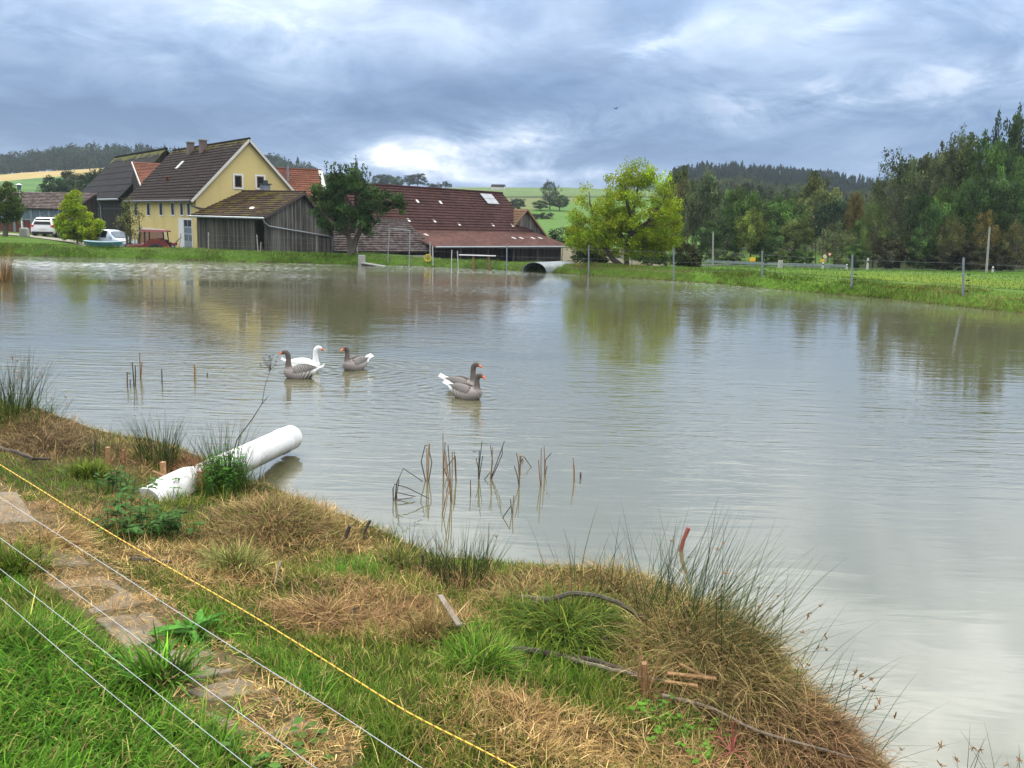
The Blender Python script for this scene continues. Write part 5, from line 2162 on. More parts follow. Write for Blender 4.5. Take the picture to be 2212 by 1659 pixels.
def suv():
    p = D(108.5, 505, 77.5)
    z = land1(p[0], p[1])
    prof = [(-2.22, .42, .80, .86, .80, .72), (-2.15, .32, .98, 1.08, .90, .80), (-2.0, .28, 1.02, 1.40, .92, .68), (-1.72, .28, 1.03, 1.62, .93, .62),
            (-1.0, .28, 1.02, 1.68, .93, .64), (0.0, .28, 1.0, 1.67, .93, .64), (.55, .28, .99, 1.50, .93, .66), (1.05, .28, .98, 1.06, .92, .80), (1.9, .30, .85, .90, .88, .75), (2.2, .38, .68, .72, .78, .65)]
    rz = math.radians(90) + math.atan2(-p[0], p[1]) * .2 + .12
    root, R = car('suv', (p[0], p[1], z), rz, M_CARWHITE, 'white car parked with its rear to the pond in front of the garage', prof)
    side_glass(root, R, 3, 6)
    q = MB()   # rear window on the sloping tail
    q.hexa([(-2.14, -.66, 1.07), (-2.14, .66, 1.07), (-1.80, .55, 1.55), (-1.80, -.55, 1.55), (-2.20, -.66, 1.09), (-2.20, .66, 1.09), (-1.86, .55, 1.58), (-1.86, -.55, 1.58)])
    q.build('rear_window', M_PANE, root)
    for s in (-1, 1):
        q = MB()
        q.box(-2.24, -2.05, s * .78 - .12, s * .78 + .12, .88, 1.04)
        q.build('tail_light', M_REDLIGHT, root)
    q = MB()
    q.box(-2.28, -2.1, -.80, .80, .30, .48)
    q.build('bumper', M_RUBBER, root)
    q = MB()
    q.box(-2.26, -2.2, -.26, .26, .70, .82)
    q.build('number_plate', M_WHITE, root)
    for sx in (-1.35, 1.35):
        for s in (-1, 1):
            wheel(root, sx, s * .82, .34, .36, .24)


def hatch():
    p = D(247, 520, 68.5)
    z = land1(p[0], p[1])
    z = max(z, -.05)
    prof = [(-1.9, .40, .80, .86, .72, .66), (-1.82, .30, .92, 1.25, .80, .62), (-1.5, .28, .95, 1.52, .82, .58), (-.6, .28, .94, 1.56, .83, .60), (.1, .28, .93, 1.50, .83, .60),
            (.95, .28, .90, .96, .82, .72), (1.6, .30, .78, .84, .78, .68), (1.9, .38, .60, .64, .68, .58)]
    root, R = car('hatchback', (p[0], p[1], z), math.radians(-28), M_CARSILVER, 'silver-blue small car parked beside the dark barn, nose to the right', prof)
    side_glass(root, R, 1, 4)
    q = MB()
    q.hexa([(.28, -.56, 1.42), (.28, .56, 1.42), (.88, .66, 1.0), (.88, -.66, 1.0), (.32, -.56, 1.45), (.32, .56, 1.45), (.93, .66, 1.02), (.93, -.66, 1.02)])
    q.build('windscreen', M_PANE2, root)
    for s in (-1, 1):
        q = MB()
        q.box(1.68, 1.86, s * .55 - .14, s * .55 + .14, .62, .78)
        q.build('headlight', M_LAMPGLASS, root)
        q = MB()
        q.box(.55, .7, s * .86 - .09, s * .86 + .09, .95, 1.08)
        q.build('wing_mirror', M_CARSILVER, root)
    q = MB()
    q.box(1.86, 1.93, -.6, .6, .32, .48)
    q.build('bumper', M_RUBBER, root)
    for sx in (-1.25, 1.22):
        for s in (-1, 1):
            wheel(root, sx, s * .72, .30, .31, .2)


def tractor():
    p = D(325, 531, 64.5)
    z = -.62
    root = thing('tractor', (p[0], p[1], z), 'red tractor with an open cab parked in front of the farmhouse', 'tractor', rz=math.radians(180 + 8))
    for s in (-1, 1):
        wheel(root, -.55, s * .72, .72, .72, .38, M_REDPAINT)
        wheel(root, 1.25, s * .62, .40, .40, .24, M_REDPAINT)
    q = MB()
    q.loft([[(x, w, z0), (x, w, z1 - .1), (x, w * .6, z1), (x, -w * .6, z1), (x, -w, z1 - .1), (x, -w, z0)] for x, w, z0, z1 in ((.15, .34, .75, 1.42), (.8, .33, .72, 1.38), (1.5, .30, .68, 1.30), (1.62, .26, .72, 1.2))])
    q.build('hood', M_REDPAINT, root, bevel=.03)
    q = MB()
    q.box(-1.0, .2, -.25, .25, .5, .95)
    q.build('chassis', M_RUBBER, root)
    for s in (-1, 1):
        q = MB()
        pts = [(-.55 + .85 * math.cos(a), .72 + .85 * math.sin(a)) for a in np.linspace(.15, 2.9, 9)]
        for a, b_ in zip(pts[:-1], pts[1:]):
            q.beam((a[0], s * .72, a[1]), (b_[0], s * .72, b_[1]), .46, .05, (0, 1, 0))
        q.build('fender', M_REDPAINT, root)
    q = MB()
    for x in (-1.15, .22):
        for s in (-1, 1):
            q.beam((x, s * .66, .95), (x * .92, s * .62, 2.28), .07, .07)
    q.beam((-1.1, -.64, 1.5), (-1.1, .64, 1.5), .05, .05)
    q.build('cab_frame', M_RUBBER, root)
    q = MB()
    q.loft([[(x, .78, z0), (x, .70, z1), (x, -.70, z1), (x, -.78, z0)] for x, z0, z1 in ((-1.3, 2.26, 2.32), (-1.1, 2.26, 2.40), (.3, 2.26, 2.42), (.55, 2.26, 2.31))])
    q.build('cab_roof', M_REDPAINT, root)
    q = MB()
    q.box(-.75, -.3, -.24, .24, 1.02, 1.14)
    q.box(-.85, -.72, -.24, .24, 1.1, 1.6)
    q.build('seat', M_RUBBER, root, bevel=.03)
    q = MB()
    q.tube([(.15, 0, 1.35), (-.1, 0, 1.6)], .025, 6)
    q.tube([(-.1 + .0 * k, .19 * math.cos(k * .785), 1.6 + .19 * math.sin(k * .785) * .5) for k in range(9)], .02, 5)
    q.build('steering_wheel', M_RUBBER, root)
    q = MB()
    q.tube([(1.0, .2, 1.35), (1.0, .2, 2.0)], .035, 6)
    q.build('exhaust_pipe', M_GREY, root)
    for s in (-1, 1):
        q = MB()
        q.box(-1.42, -1.34, s * .72 - .09, s * .72 + .09, 1.18, 1.32)
        q.build('tail_light', M_REDLIGHT, root)


suv()
hatch()
tractor()


# ------------------------------------------------------------------ yard and bank objects
def rowboat():
    a = G(183, 530, .62)
    b_ = G(263, 530, .62)
    c = (a + b_) / 2
    c[1] = 60.5
    c[0] = D(223, 530, 60.5)[0]
    L = 80 / F * 60.5
    root = thing('rowing_boat', (c[0], c[1], land1(c[0], c[1]) + .02), 'green flat-bottomed rowing boat lying on the far bank in front of the silver car', 'boat', rz=.03)
    mt = plain('teal_boat_paint', (0.05, 0.16, 0.15), .5, var=.2)
    mi = plain('pale_boat_inside', (0.42, 0.55, 0.60), .5, var=.15)
    m = MB()
    rings = []
    for t in np.linspace(-1, 1, 11):
        w = .45 * (1 - abs(t) ** 3) + .10
        zb = .02 + .14 * t * t
        zt = .30 + .06 * t * t
        x = t * L / 2
        rings.append([(x, -w, zt), (x, -w * .8, zb), (x, w * .8, zb), (x, w, zt), (x, w - .04, zt), (x, w * .74, zb + .05), (x, -w * .74, zb + .05), (x, -w + .04, zt)])
    m.loft(rings)
    m.build('hull', mt, root)
    m = MB()
    for t in np.linspace(-1, .99, 20):
        pass
    for s in (-1, 1):
        pts = [(t * L / 2, s * (.45 * (1 - abs(t) ** 3) + .10), .32 + .06 * t * t) for t in np.linspace(-1, 1, 11)]
        m.tube(pts, .03, 6)
    m.build('gunwale', mi, root)
    for t in (-.5, .05, .55):
        m = MB()
        m.box(t * L / 2 - .12, t * L / 2 + .12, -.42, .42, .24, .28)
        m.build('thwart', mi, root)


def lamp_post():
    p = D(47.5, 492, 80)
    z = land1(p[0], p[1])
    top = D(47.5, 397, 80)[2] - z
    root = thing('street_lamp', (p[0], p[1], z), 'white post lamp with a lantern head standing before the garage', 'lamp post')
    m = MB()
    m.tube([(0, 0, 0), (0, 0, .5), (0, 0, top - .55)], [.08, .06, .05], 8)
    m.build('post', M_WHITE, root, smooth=True)
    m = MB()
    m.tube([(0, 0, top - .55), (0, 0, top - .5), (0, 0, top - .12)], [.07, .14, .22], 6)
    m.build('lantern', M_PANE2, root)
    m = MB()
    m.tube([(0, 0, top - .12), (0, 0, top - .08), (0, 0, top)], [.34, .32, .06], 12)
    m.build('lantern_cap', M_ZINC, root)


def stone_post():
    p = D(53.5, 512, 71)
    z = land1(p[0], p[1])
    m = MB()
    m.loft([[(-.32, -.25, 0), (.32, -.25, 0), (.32, .25, 0), (-.32, .25, 0)], [(-.3, -.22, .62), (.3, -.22, .62), (.3, .22, .62), (-.3, .22, .62)], [(-.2, -.12, .72), (.2, -.12, .72), (.2, .12, .72), (-.2, .12, .72)]])
    o = m.build('stone_bollard', M_CONC, None, bevel=.03, loc=(p[0], p[1], z))
    tag(o, 'stubby pale stone post on the lawn below the lamp post', 'bollard')


def fence_post(X, Yt, Yb, dep, mat, label, r=.045, insul=False, dx=0, zb=None, shape='round'):
    p = D(X, Yb, dep)
    z = land1(p[0], p[1]) if zb is None else zb
    t = D(X + dx, Yt, dep)
    root = thing('fence_post', (p[0], p[1], z), label, 'fence post', 'fence posts along the far bank')
    h = t[2] - z
    m = MB()
    ex = t[0] - p[0]
    if shape == 'round':
        m.tube([(0, 0, -.2), (ex * .5, 0, h * .5), (ex, 0, h)], r, 7)
    else:
        m.beam((0, 0, -.2), (ex, 0, h), r * 1.6, r * 1.6)
    m.build('pole', mat, root)
    if insul:
        for k in range(4):
            q = MB()
            zz = h * (.12 + .145 * k)
            q.tube([(r, 0, zz), (r + .10, 0, zz)], [.03, .022], 6)
            q.tube([(r + .10, 0, zz), (r + .14, 0, zz)], [.045, .03], 6)
            q.build('insulator', M_RUBBER, root)
    return Vector((p[0] + ex, p[1], z + h)), Vector((p[0], p[1], z))


M_POSTGREY = plain('grey_post', (0.20, 0.23, 0.26), .6, .2, var=.2)
M_POSTWOOD = plain('weathered_post', (0.30, 0.29, 0.26), .8, var=.25)
M_POSTWHITE = plain('white_stake', (0.45, 0.45, 0.43), .6, var=.15)


def bank_fence():
    tops = []
    rows = [(387, 504, 534, 60.2, M_POSTWOOD, 'thin leaning stake in front of the grey door', .03, False, 4),
            (450, 502, 537, 60.0, M_POSTWOOD, 'grey stake before the left half of the board shed wall', .035, False, 0),
            (557.6, 507, 545, 59.8, M_POSTWOOD, 'leaning stake in front of the dark shed opening', .04, False, -3),
            (562, 523, 545, 59.6, M_POSTWOOD, 'short stake beside the leaning stake of the shed opening', .035, False, 2),
            (684.6, 510, 551, 60.0, M_POSTWOOD, 'grey stake before the right side of the shed gable', .04, False, 0),
            (773, 512, 552, 60.2, M_POSTWHITE, 'leaning white stake right of the apple tree trunk', .04, False, -4),
            (929, 522, 564, 59.0, M_POSTWOOD, 'weathered post at the left end of the open lean-to', .05, False, 0),
            (935.5, 531, 566, 58.0, M_POSTWHITE, 'thin pale stake beside the weathered lean-to post', .035, False, -1),
            (975, 540, 567, 56.0, M_POSTWHITE, 'straight white stake left of the table slab', .030, False, 1),
            (991, 542, 568, 56.0, M_POSTWHITE, 'leaning white stake touching the table slab', .030, False, -3),
            (1095, 527, 569, 56.0, M_POSTGREY, 'tall grey post in front of the lean-to', .042, False, 0),
            (1272, 529, 576, 52.8, M_POSTGREY, 'grey post right of the arched sheet-metal shelter', .042, False, 0),
            (1456, 535, 588, 49.6, M_POSTGREY, 'grey post right of the bright tree', .042, False, -1),
            (1646.5, 542, 603, 46.6, M_POSTGREY, 'grey fence post with insulators, leftmost on the open meadow', .042, True, 0),
            (1840.5, 550.6, 614, 42.3, M_POSTGREY, 'grey fence post with insulators in the middle of the meadow edge', .042, True, 1),
            (2081.5, 556.6, 634, 37.6, M_POSTGREY, 'grey fence post with insulators nearest on the right', .042, True, 0)]
    for (X, Yt, Yb, dep, mt, lb, r, ins, dx) in rows:
        tops.append(fence_post(X, Yt, Yb, dep, mt, lb, r, ins, dx, shape='square' if ins else 'round'))
    # strands between the meadow posts
    root = thing('fence_wire', tops[10][1], 'thin wire strands strung between the far bank posts', 'fence wire')
    o = Vector(root.location)
    ln = [1, 4, 6, 10, 11, 12, 13, 14, 15]
    for f in (.85, .55, .25):
        m = MB()
        pts = []
        for i in ln:
            a, b_ = tops[i]
            pts.append(b_.lerp(a, f) - o)
        e = pts[-1] + (pts[-1] - pts[-2]) * 1.2
        e.z -= .1
        pts.append(e)
        m.tube(pts, .0022, 4)
        m.build('wire', M_GREY, root)


def trellis_frame():
    dep = 58.5
    a0, a1 = D(837, 553, dep), D(841, 493, dep)
    b0, b1 = D(883.5, 563, dep - .8), D(885.5, 498, dep - .8)
    z = land1(a0[0], a0[1])
    root = thing('pipe_frame', (a0[0], a0[1], z), 'tall thin tubular goal-like frame standing before the pale tiled roof', 'frame')
    o = Vector((a0[0], a0[1], z))
    m = MB()
    P = [Vector(a0) - o, Vector(a1) - o, Vector(b1) - o, Vector(b0) - o]
    P[0].z = -.1
    P[3].z = -.2
    m.tube([P[0], P[1]], .03, 6)
    m.tube([P[1], P[2]], .03, 6)
    m.tube([P[2], P[3]], .03, 6)
    m.build('frame', M_ZINC, root)


def arch_shelter():
    a = D(1128, 573, 55.0)
    zl = land1(a[0] + 1.5, 55)
    p0 = Vector((a[0] + .75, 54.6, zl - .1))
    e = D(1262, 575, 55.6)
    p1 = Vector((e[0] - .1, 58.3, zl - .05))
    root = thing('arched_shelter', p0, 'half-barrel corrugated sheet shelter lying open-ended on the far bank', 'shelter')
    d = (p1 - p0)
    L = d.length
    d.normalize()
    s = Vector((d.y, -d.x, 0))
    m = MB()
    n = 14
    R_ = .86
    rings = []
    for i in range(25):
        t = i / 24
        rr = R_ * (1 - .35 * max(0, t - .6) / .4)
        for_ = []
        for k in range(n + 1):
            a_ = math.pi * k / n
            co = rr + .012 * math.sin(i * 3.1)
            for_.append(d * (t * L) + s * (math.cos(a_) * co * 1.12) + Vector((0, 0, math.sin(a_) * co * .72)))
        for k in range(n, -1, -1):
            a_ = math.pi * k / n
            co = rr - .03
            for_.append(d * (t * L) + s * (math.cos(a_) * co * 1.12) + Vector((0, 0, math.sin(a_) * co * .72)))
        rings.append(for_)
    m.loft(rings, cap=True)
    mt = plain('corrugated_sheet', (0.22, 0.25, 0.25), .45, .3, var=.15, scale=3)
    m.build('sheet', mt, root, smooth=False)
    q = MB()
    for t in (.55, .78):
        pts = []
        for k in range(n + 1):
            a_ = math.pi * k / n
            pts.append(d * (t * L) + s * (math.cos(a_) * (R_ * 1.07)) + Vector((0, 0, math.sin(a_) * R_ * .70 + .015)))
        q.tube(pts, .02, 4)
    q.build('strap', M_RUBBER, root)


def bank_bits():
    # concrete sluice block and sloping ramp board
    p = D(781.5, 571, 57.4)
    z = .05
    m = MB()
    w = 13 / F * 57.4
    m.box(-w / 2, w / 2, -.25, .25, -.5, D(781, 551, 57.4)[2] - z)
    o = m.build('sluice_block', M_CONC, None, bevel=.02, loc=(p[0], p[1], z))
    tag(o, 'upright concrete sluice block at the waterline of the far bank', 'sluice')
    p = D(800, 569, 57.2)
    root = thing('duck_ramp', (p[0], p[1], .05), 'low grey board ramp over the water beside the sluice block', 'ramp')
    m = MB()
    m.hexa([(-.5, -.5, .10), (.9, -.5, -.10), (.9, .5, -.10), (-.5, .5, .10), (-.5, -.5, .16), (.9, -.5, -.04), (.9, .5, -.04), (-.5, .5, .16)])
    m.build('board', M_POSTWOOD, root)
    m = MB()
    for y in (-.42, .42):
        m.beam((-.5, y, .04), (.88, y, -.16), .06, .12)
    m.build('runner', M_DARKWOOD, root)
    # black roller in a frame behind the bank
    p = D(876, 560, 60.5)
    root = thing('field_roller', (p[0], p[1], -.15), 'black roller drum in a grey frame in front of the white plinth', 'roller')
    m = MB()
    m.tube([(-.85, 0, .36), (.55, 0, .36)], .34, 14)
    m.build('drum', M_RUBBER, root, smooth=True)
    m = MB()
    m.beam((-.95, -.3, .5), (1.1, -.3, .45), .06, .06)
    m.beam((-.95, .3, .5), (.7, .3, .5), .06, .06)
    m.beam((-.95, -.3, .5), (-.95, .3, .5), .06, .06)
    m.beam((.62, -.3, .5), (.62, .3, .5), .06, .06)
    m.build('frame', M_GREY, root)
    # slab on trestles
    zt = D(1030, 551, 57.0)[2]
    p = D(1031, 551, 57.0)
    root = thing('trestle_table', (p[0], p[1], 0), 'long pale slab lying on trestles in front of the open lean-to', 'table')
    w = 79 / F * 57
    m = MB()
    m.box(-w / 2, w / 2, -.4, .4, zt - .05, zt)
    m.build('table_top', M_POSTWHITE, root, bevel=.01)
    for sx in (-.1, .32):
        m = MB()
        m.beam((w * sx - .1, -.3, -.6), (w * sx, -.3, zt - .06), .08, .06)
        m.beam((w * sx + .1, -.3, -.6), (w * sx, -.3, zt - .06), .06, .08)
        m.beam((w * sx, .3, -.6), (w * sx, .3, zt - .05), .07, .07)
        m.build('trestle', M_BROWNWOOD, root)
    # yellow hose box by the post
    p = D(924, 556, 58.6)
    m = MB()
    m.tube([(.22 * math.cos(a), 0, .22 * math.sin(a) + .3) for a in np.linspace(0, 6.28, 14)], .05, 6)
    m.tube([(.15 * math.cos(a) + .03, .08, .17 * math.sin(a) + .22) for a in np.linspace(0, 6.28, 12)], .04, 6)
    mt = plain('yellow_plastic', (0.55, 0.40, 0.03), .5, bmp=0)
    o = m.build('hose_coil', mt, None, smooth=True, loc=(p[0], p[1], land1(p[0], p[1])))
    tag(o, 'yellow coiled hose hanging low beside the weathered lean-to post', 'hose')
    # small plough / cycle-like implement left of the grey door
    p = D(382, 534, 60.8)
    root = thing('garden_tiller', (p[0], p[1], land1(p[0], p[1])), 'small red hand-guided machine standing left of the tall grey door', 'tiller')
    m = MB()
    m.tube([(-.35, 0, .18), (-.1, 0, .4), (.3, 0, .75)], .025, 6)
    m.tube([(.3, -.15, .75), (.3, .15, .75)], .025, 6)
    m.build('handle', M_RUBBER, root)
    m = MB()
    m.box(-.3, .0, -.12, .12, .22, .42)
    m.build('engine', M_REDPAINT, root, bevel=.03)
    wheel(root, -.25, 0, .15, .15, .08)


def road_things():
    # guard rail beyond the meadow
    pts = []
    for X, Y in ((1325, 554.5), (1400, 559), (1511, 564), (1600, 567.5), (1700, 571), (1770, 572.5), (1828, 574.5)):
        pts.append(Vector(D(X, Y, 71.0)))
    o0 = Vector((pts[0].x, pts[0].y, pts[0].z - .7))
    root = thing('guard_rail', o0, 'grey steel guard rail along the road beyond the meadow', 'guard rail')
    m = MB()
    for a, b_ in zip(pts[:-1], pts[1:]):
        for dz, dy in ((.06, 0), (0, .05), (-.06, 0)):
            m.beam(a - o0 + Vector((0, dy, dz)), b_ - o0 + Vector((0, dy, dz)), .05, .05)
    m.build('rail', plain('galvanised_rail', (0.30, 0.33, 0.36), .45, .3, var=.1), root)
    n = 12
    for k in range(n):
        u = k / (n - 1) * (len(pts) - 1)
        i = min(int(u), len(pts) - 2)
        q = pts[i].lerp(pts[i + 1], u - i) - o0
        m = MB()
        m.box(q.x - .05, q.x + .05, q.y + .08, q.y + .16, q.z - .8, q.z + .05)
        m.build('rail_post', M_GREY, root)
    # road itself
    V, Q = [], []
    for i, x in enumerate(np.linspace(6, 46, 60)):
        for y in (72.4, 75.4):
            V.append((x, y, land1(x, y) + .06))
        if i:
            a = 2 * i
            Q.append((a - 2, a, a + 1, a - 1))
    o = np_mesh('road', V, Q, plain('asphalt', (0.06, 0.06, 0.062), .9, var=.2, scale=6), smooth=True)
    tag(o, kind='structure')
    yel = plain('sign_yellow', (0.75, 0.42, 0.01), .5, bmp=0, var=.05)
    # yellow direction sign
    for (X, Y, w, h, lb) in ((1625.5, 560.5, 12.5, 8.5, 'yellow direction sign board above the guard rail, left one'), (1777, 563, 10, 6, 'smaller yellow sign board under the diamond sign')):
        p = D(X, Y, 72)
        root = thing('direction_sign', (p[0], p[1], p[2] - 1.0), lb, 'road sign', 'yellow road sign boards')
        m = MB()
        m.box(-w / F * 36, w / F * 36, -.03, .0, 1.0 - h / F * 36, 1.0 + h / F * 36)
        m.build('board', yel, root, bevel=.01)
        m = MB()
        m.tube([(-.1, .03, -.3), (-.1, .03, 1.1)], .03, 6)
        m.tube([(.12, .03, -.3), (.12, .03, 1.1)], .03, 6)
        m.build('pole', M_GREY, root)
    # priority diamond
    p = D(1781.5, 553.5, 71.6)
    root = thing('priority_sign', (p[0], p[1], p[2] - 1.2), 'white-edged yellow diamond road sign beside the give-way sign', 'road sign')
    s = .17
    m = MB()
    m.poly([(-s, -.02, 1.2), (0, -.02, 1.2 - s), (s, -.02, 1.2), (0, -.02, 1.2 + s)])
    m.poly([(0, 0, 1.2 + s), (s, 0, 1.2), (0, 0, 1.2 - s), (-s, 0, 1.2)])
    m.build('board', M_WHITE, root)
    s = .10
    m = MB()
    m.poly([(-s, -.03, 1.2), (0, -.03, 1.2 - s), (s, -.03, 1.2), (0, -.03, 1.2 + s)])
    m.build('diamond', yel, root)
    m = MB()
    m.tube([(0, .02, -.3), (0, .02, 1.3)], .025, 6)
    m.build('pole', M_GREY, root)
    # give way triangle
    p = D(1792, 549.5, 72.5)
    root = thing('give_way_sign', (p[0], p[1], p[2] - 1.3), 'white give-way triangle with a red border on a grey pole', 'road sign')
    s = .20
    m = MB()
    m.poly([(-s, -.02, 1.3 + .12), (0, -.02, 1.3 - .2), (s, -.02, 1.3 + .12)])
    m.poly([(s, 0, 1.3 + .12), (0, 0, 1.3 - .2), (-s, 0, 1.3 + .12)])
    m.build('border', M_REDLIGHT, root)
    s = .12
    m = MB()
    m.poly([(-s, -.03, 1.3 + .075), (0, -.03, 1.3 - .11), (s, -.03, 1.3 + .075)])
    m.build('board', M_WHITE, root)
    m = MB()
    m.tube([(0, .03, -.3), (0, .03, 1.4)], .025, 6)
    m.build('pole', M_GREY, root)
    # white marker posts
    for (X, Yt, Yb, dep, lb) in ((1873.5, 558, 577, 70, 'white roadside marker post right of the guard rail end'), (2144, 576, 587, 68, 'short white marker post beside the leaning pole'), (1777, 567, 577, 70.5, 'short white marker post under the road signs'),
                                 (1829, 571, 578, 69.5, 'small white marker post at the guard rail end')):
        p = D(X, Yb, dep)
        z = land1(p[0], p[1])
        h = max(.4, D(X, Yt, dep)[2] - z)
        root = thing('marker_post', (p[0], p[1], z), lb, 'marker post', 'white roadside marker posts')
        m = MB()
        m.loft([[(-.07, -.05, 0), (.07, -.05, 0), (.05, .06, 0), (-.05, .06, 0)], [(-.06, -.05, h - .06), (.06, -.05, h - .06), (.05, .05, h - .06), (-.05, .05, h - .06)], [(-.04, -.01, h), (.04, -.01, h), (.03, .05, h + .02), (-.03, .05, h + .02)]])
        m.build('post', M_POSTWHITE, root)
        m = MB()
        m.box(-.064, .064, -.062, -.05, h * .62, h * .78)
        m.build('black_band', M_RUBBER, root)
    p = D(1685.5, 574, 69)
    z = land1(p[0], p[1])
    h = D(1685.5, 562, 69)[2] - z
    m = MB()
    m.loft([[(-.16, -.16, -.1), (.16, -.16, -.1), (.16, .16, -.1), (-.16, .16, -.1)], [(-.15, -.15, h), (.15, -.15, h), (.15, .15, h), (-.15, .15, h)]])
    o = m.build('concrete_marker', M_CONC, None, bevel=.02, loc=(p[0], p[1], z))
    tag(o, 'pale square concrete block at the meadow edge in front of the guard rail', 'marker')
    # poles
    for (X, Yt, Yb, dx, dep, lb, r) in ((2131, 490, 588, 7, 66, 'leaning wooden pole at the right meadow edge', .09), (1540.5, 500, 564, 0, 76, 'thin wooden pole before the dark wood left of the yellow sign', .08),
                                        (1777, 496, 570, 2.5, 76, 'thin dark pole rising behind the road signs', .06), (1762.5, 522, 570, 0, 77, 'shorter dark pole left of the road signs', .05)):
        p = D(X, Yb, dep)
        z = land1(p[0], p[1])
        t = D(X + dx, Yt, dep)
        m = MB()
        m.tube([(0, 0, -.2), (t[0] - p[0], 0, t[2] - z)], [r, r * .7], 8)
        o = m.build('wooden_pole', M_POSTWOOD if r > .07 else M_DARKWOOD, None, smooth=True, loc=(p[0], p[1], z))
        tag(o, lb, 'pole', 'wooden poles by the road')


rowboat()
lamp_post()
stone_post()
bank_fence()
trellis_frame()
arch_shelter()
bank_bits()
road_things()

# ------------------------------------------------------------------ geese
def goose_mats():
    out = {}
    for kind in ('grey', 'white'):
        out[kind] = attr_mat('feather_' + kind, .7, 0, spec=.2)
        m, t, p, o = new_mat('wing_' + kind)
        tc = t.n.new('ShaderNodeTexCoord')
        x, y, z = t.sep(tc.outputs['Object'])[0:3]
        n = t.noise(tc.outputs['Object'], 14, 3, .5)
        ph = t.m('ADD', t.m('MULTIPLY', x, 150), t.m('ADD', t.m('MULTIPLY', z, -90), t.m('MULTIPLY', n, 9)))
        st = t.m('SINE', ph)
        if kind == 'grey':
            body = t.ramp(x, [(0.0, (0.0, 0.0, 0.0)), (1.0, (1, 1, 1))])
            dark = t.ramp(t.rng(x, -.30, .05), [(0, (0.035, 0.03, 0.028)), (.5, (0.095, 0.08, 0.07)), (1, (0.13, 0.11, 0.10))])
            k = t.m('MULTIPLY', t.rng(st, .55, .95), t.rng(x, -.22, -.02, .1, .8))
            col = t.mix(k, dark, (0.50, 0.46, 0.42))
        else:
            col = t.mix(t.rng(st, .4, 1.0, 0, .25), (0.72, 0.71, 0.69), (0.5, 0.49, 0.48))
        t.l.new(col, p.inputs['Base Color'])
        p.inputs['Roughness'].default_value = .7
        bump(t, p, st, .3, .004)
        out['wing_' + kind] = m
    return out


GM = goose_mats()
M_BILL = plain('orange_bill', (0.72, 0.13, 0.025), .4, var=.15, bmp=0)
M_EYE = plain('eye', (0.01, 0.012, 0.02), .15, bmp=0)


def ell_ring(c, tdir, rs, ru, n=16):
    t = Vector(tdir).normalized()
    s = Vector((0, 1, 0))
    u = s.cross(t) * -1
    if u.length < 1e-4:
        u = Vector((0, 0, 1))
    u.normalize()
    return [Vector(c) + s * (rs * math.cos(a)) + u * (ru * math.sin(a)) for a in [2 * math.pi * k / n for k in range(n)]]


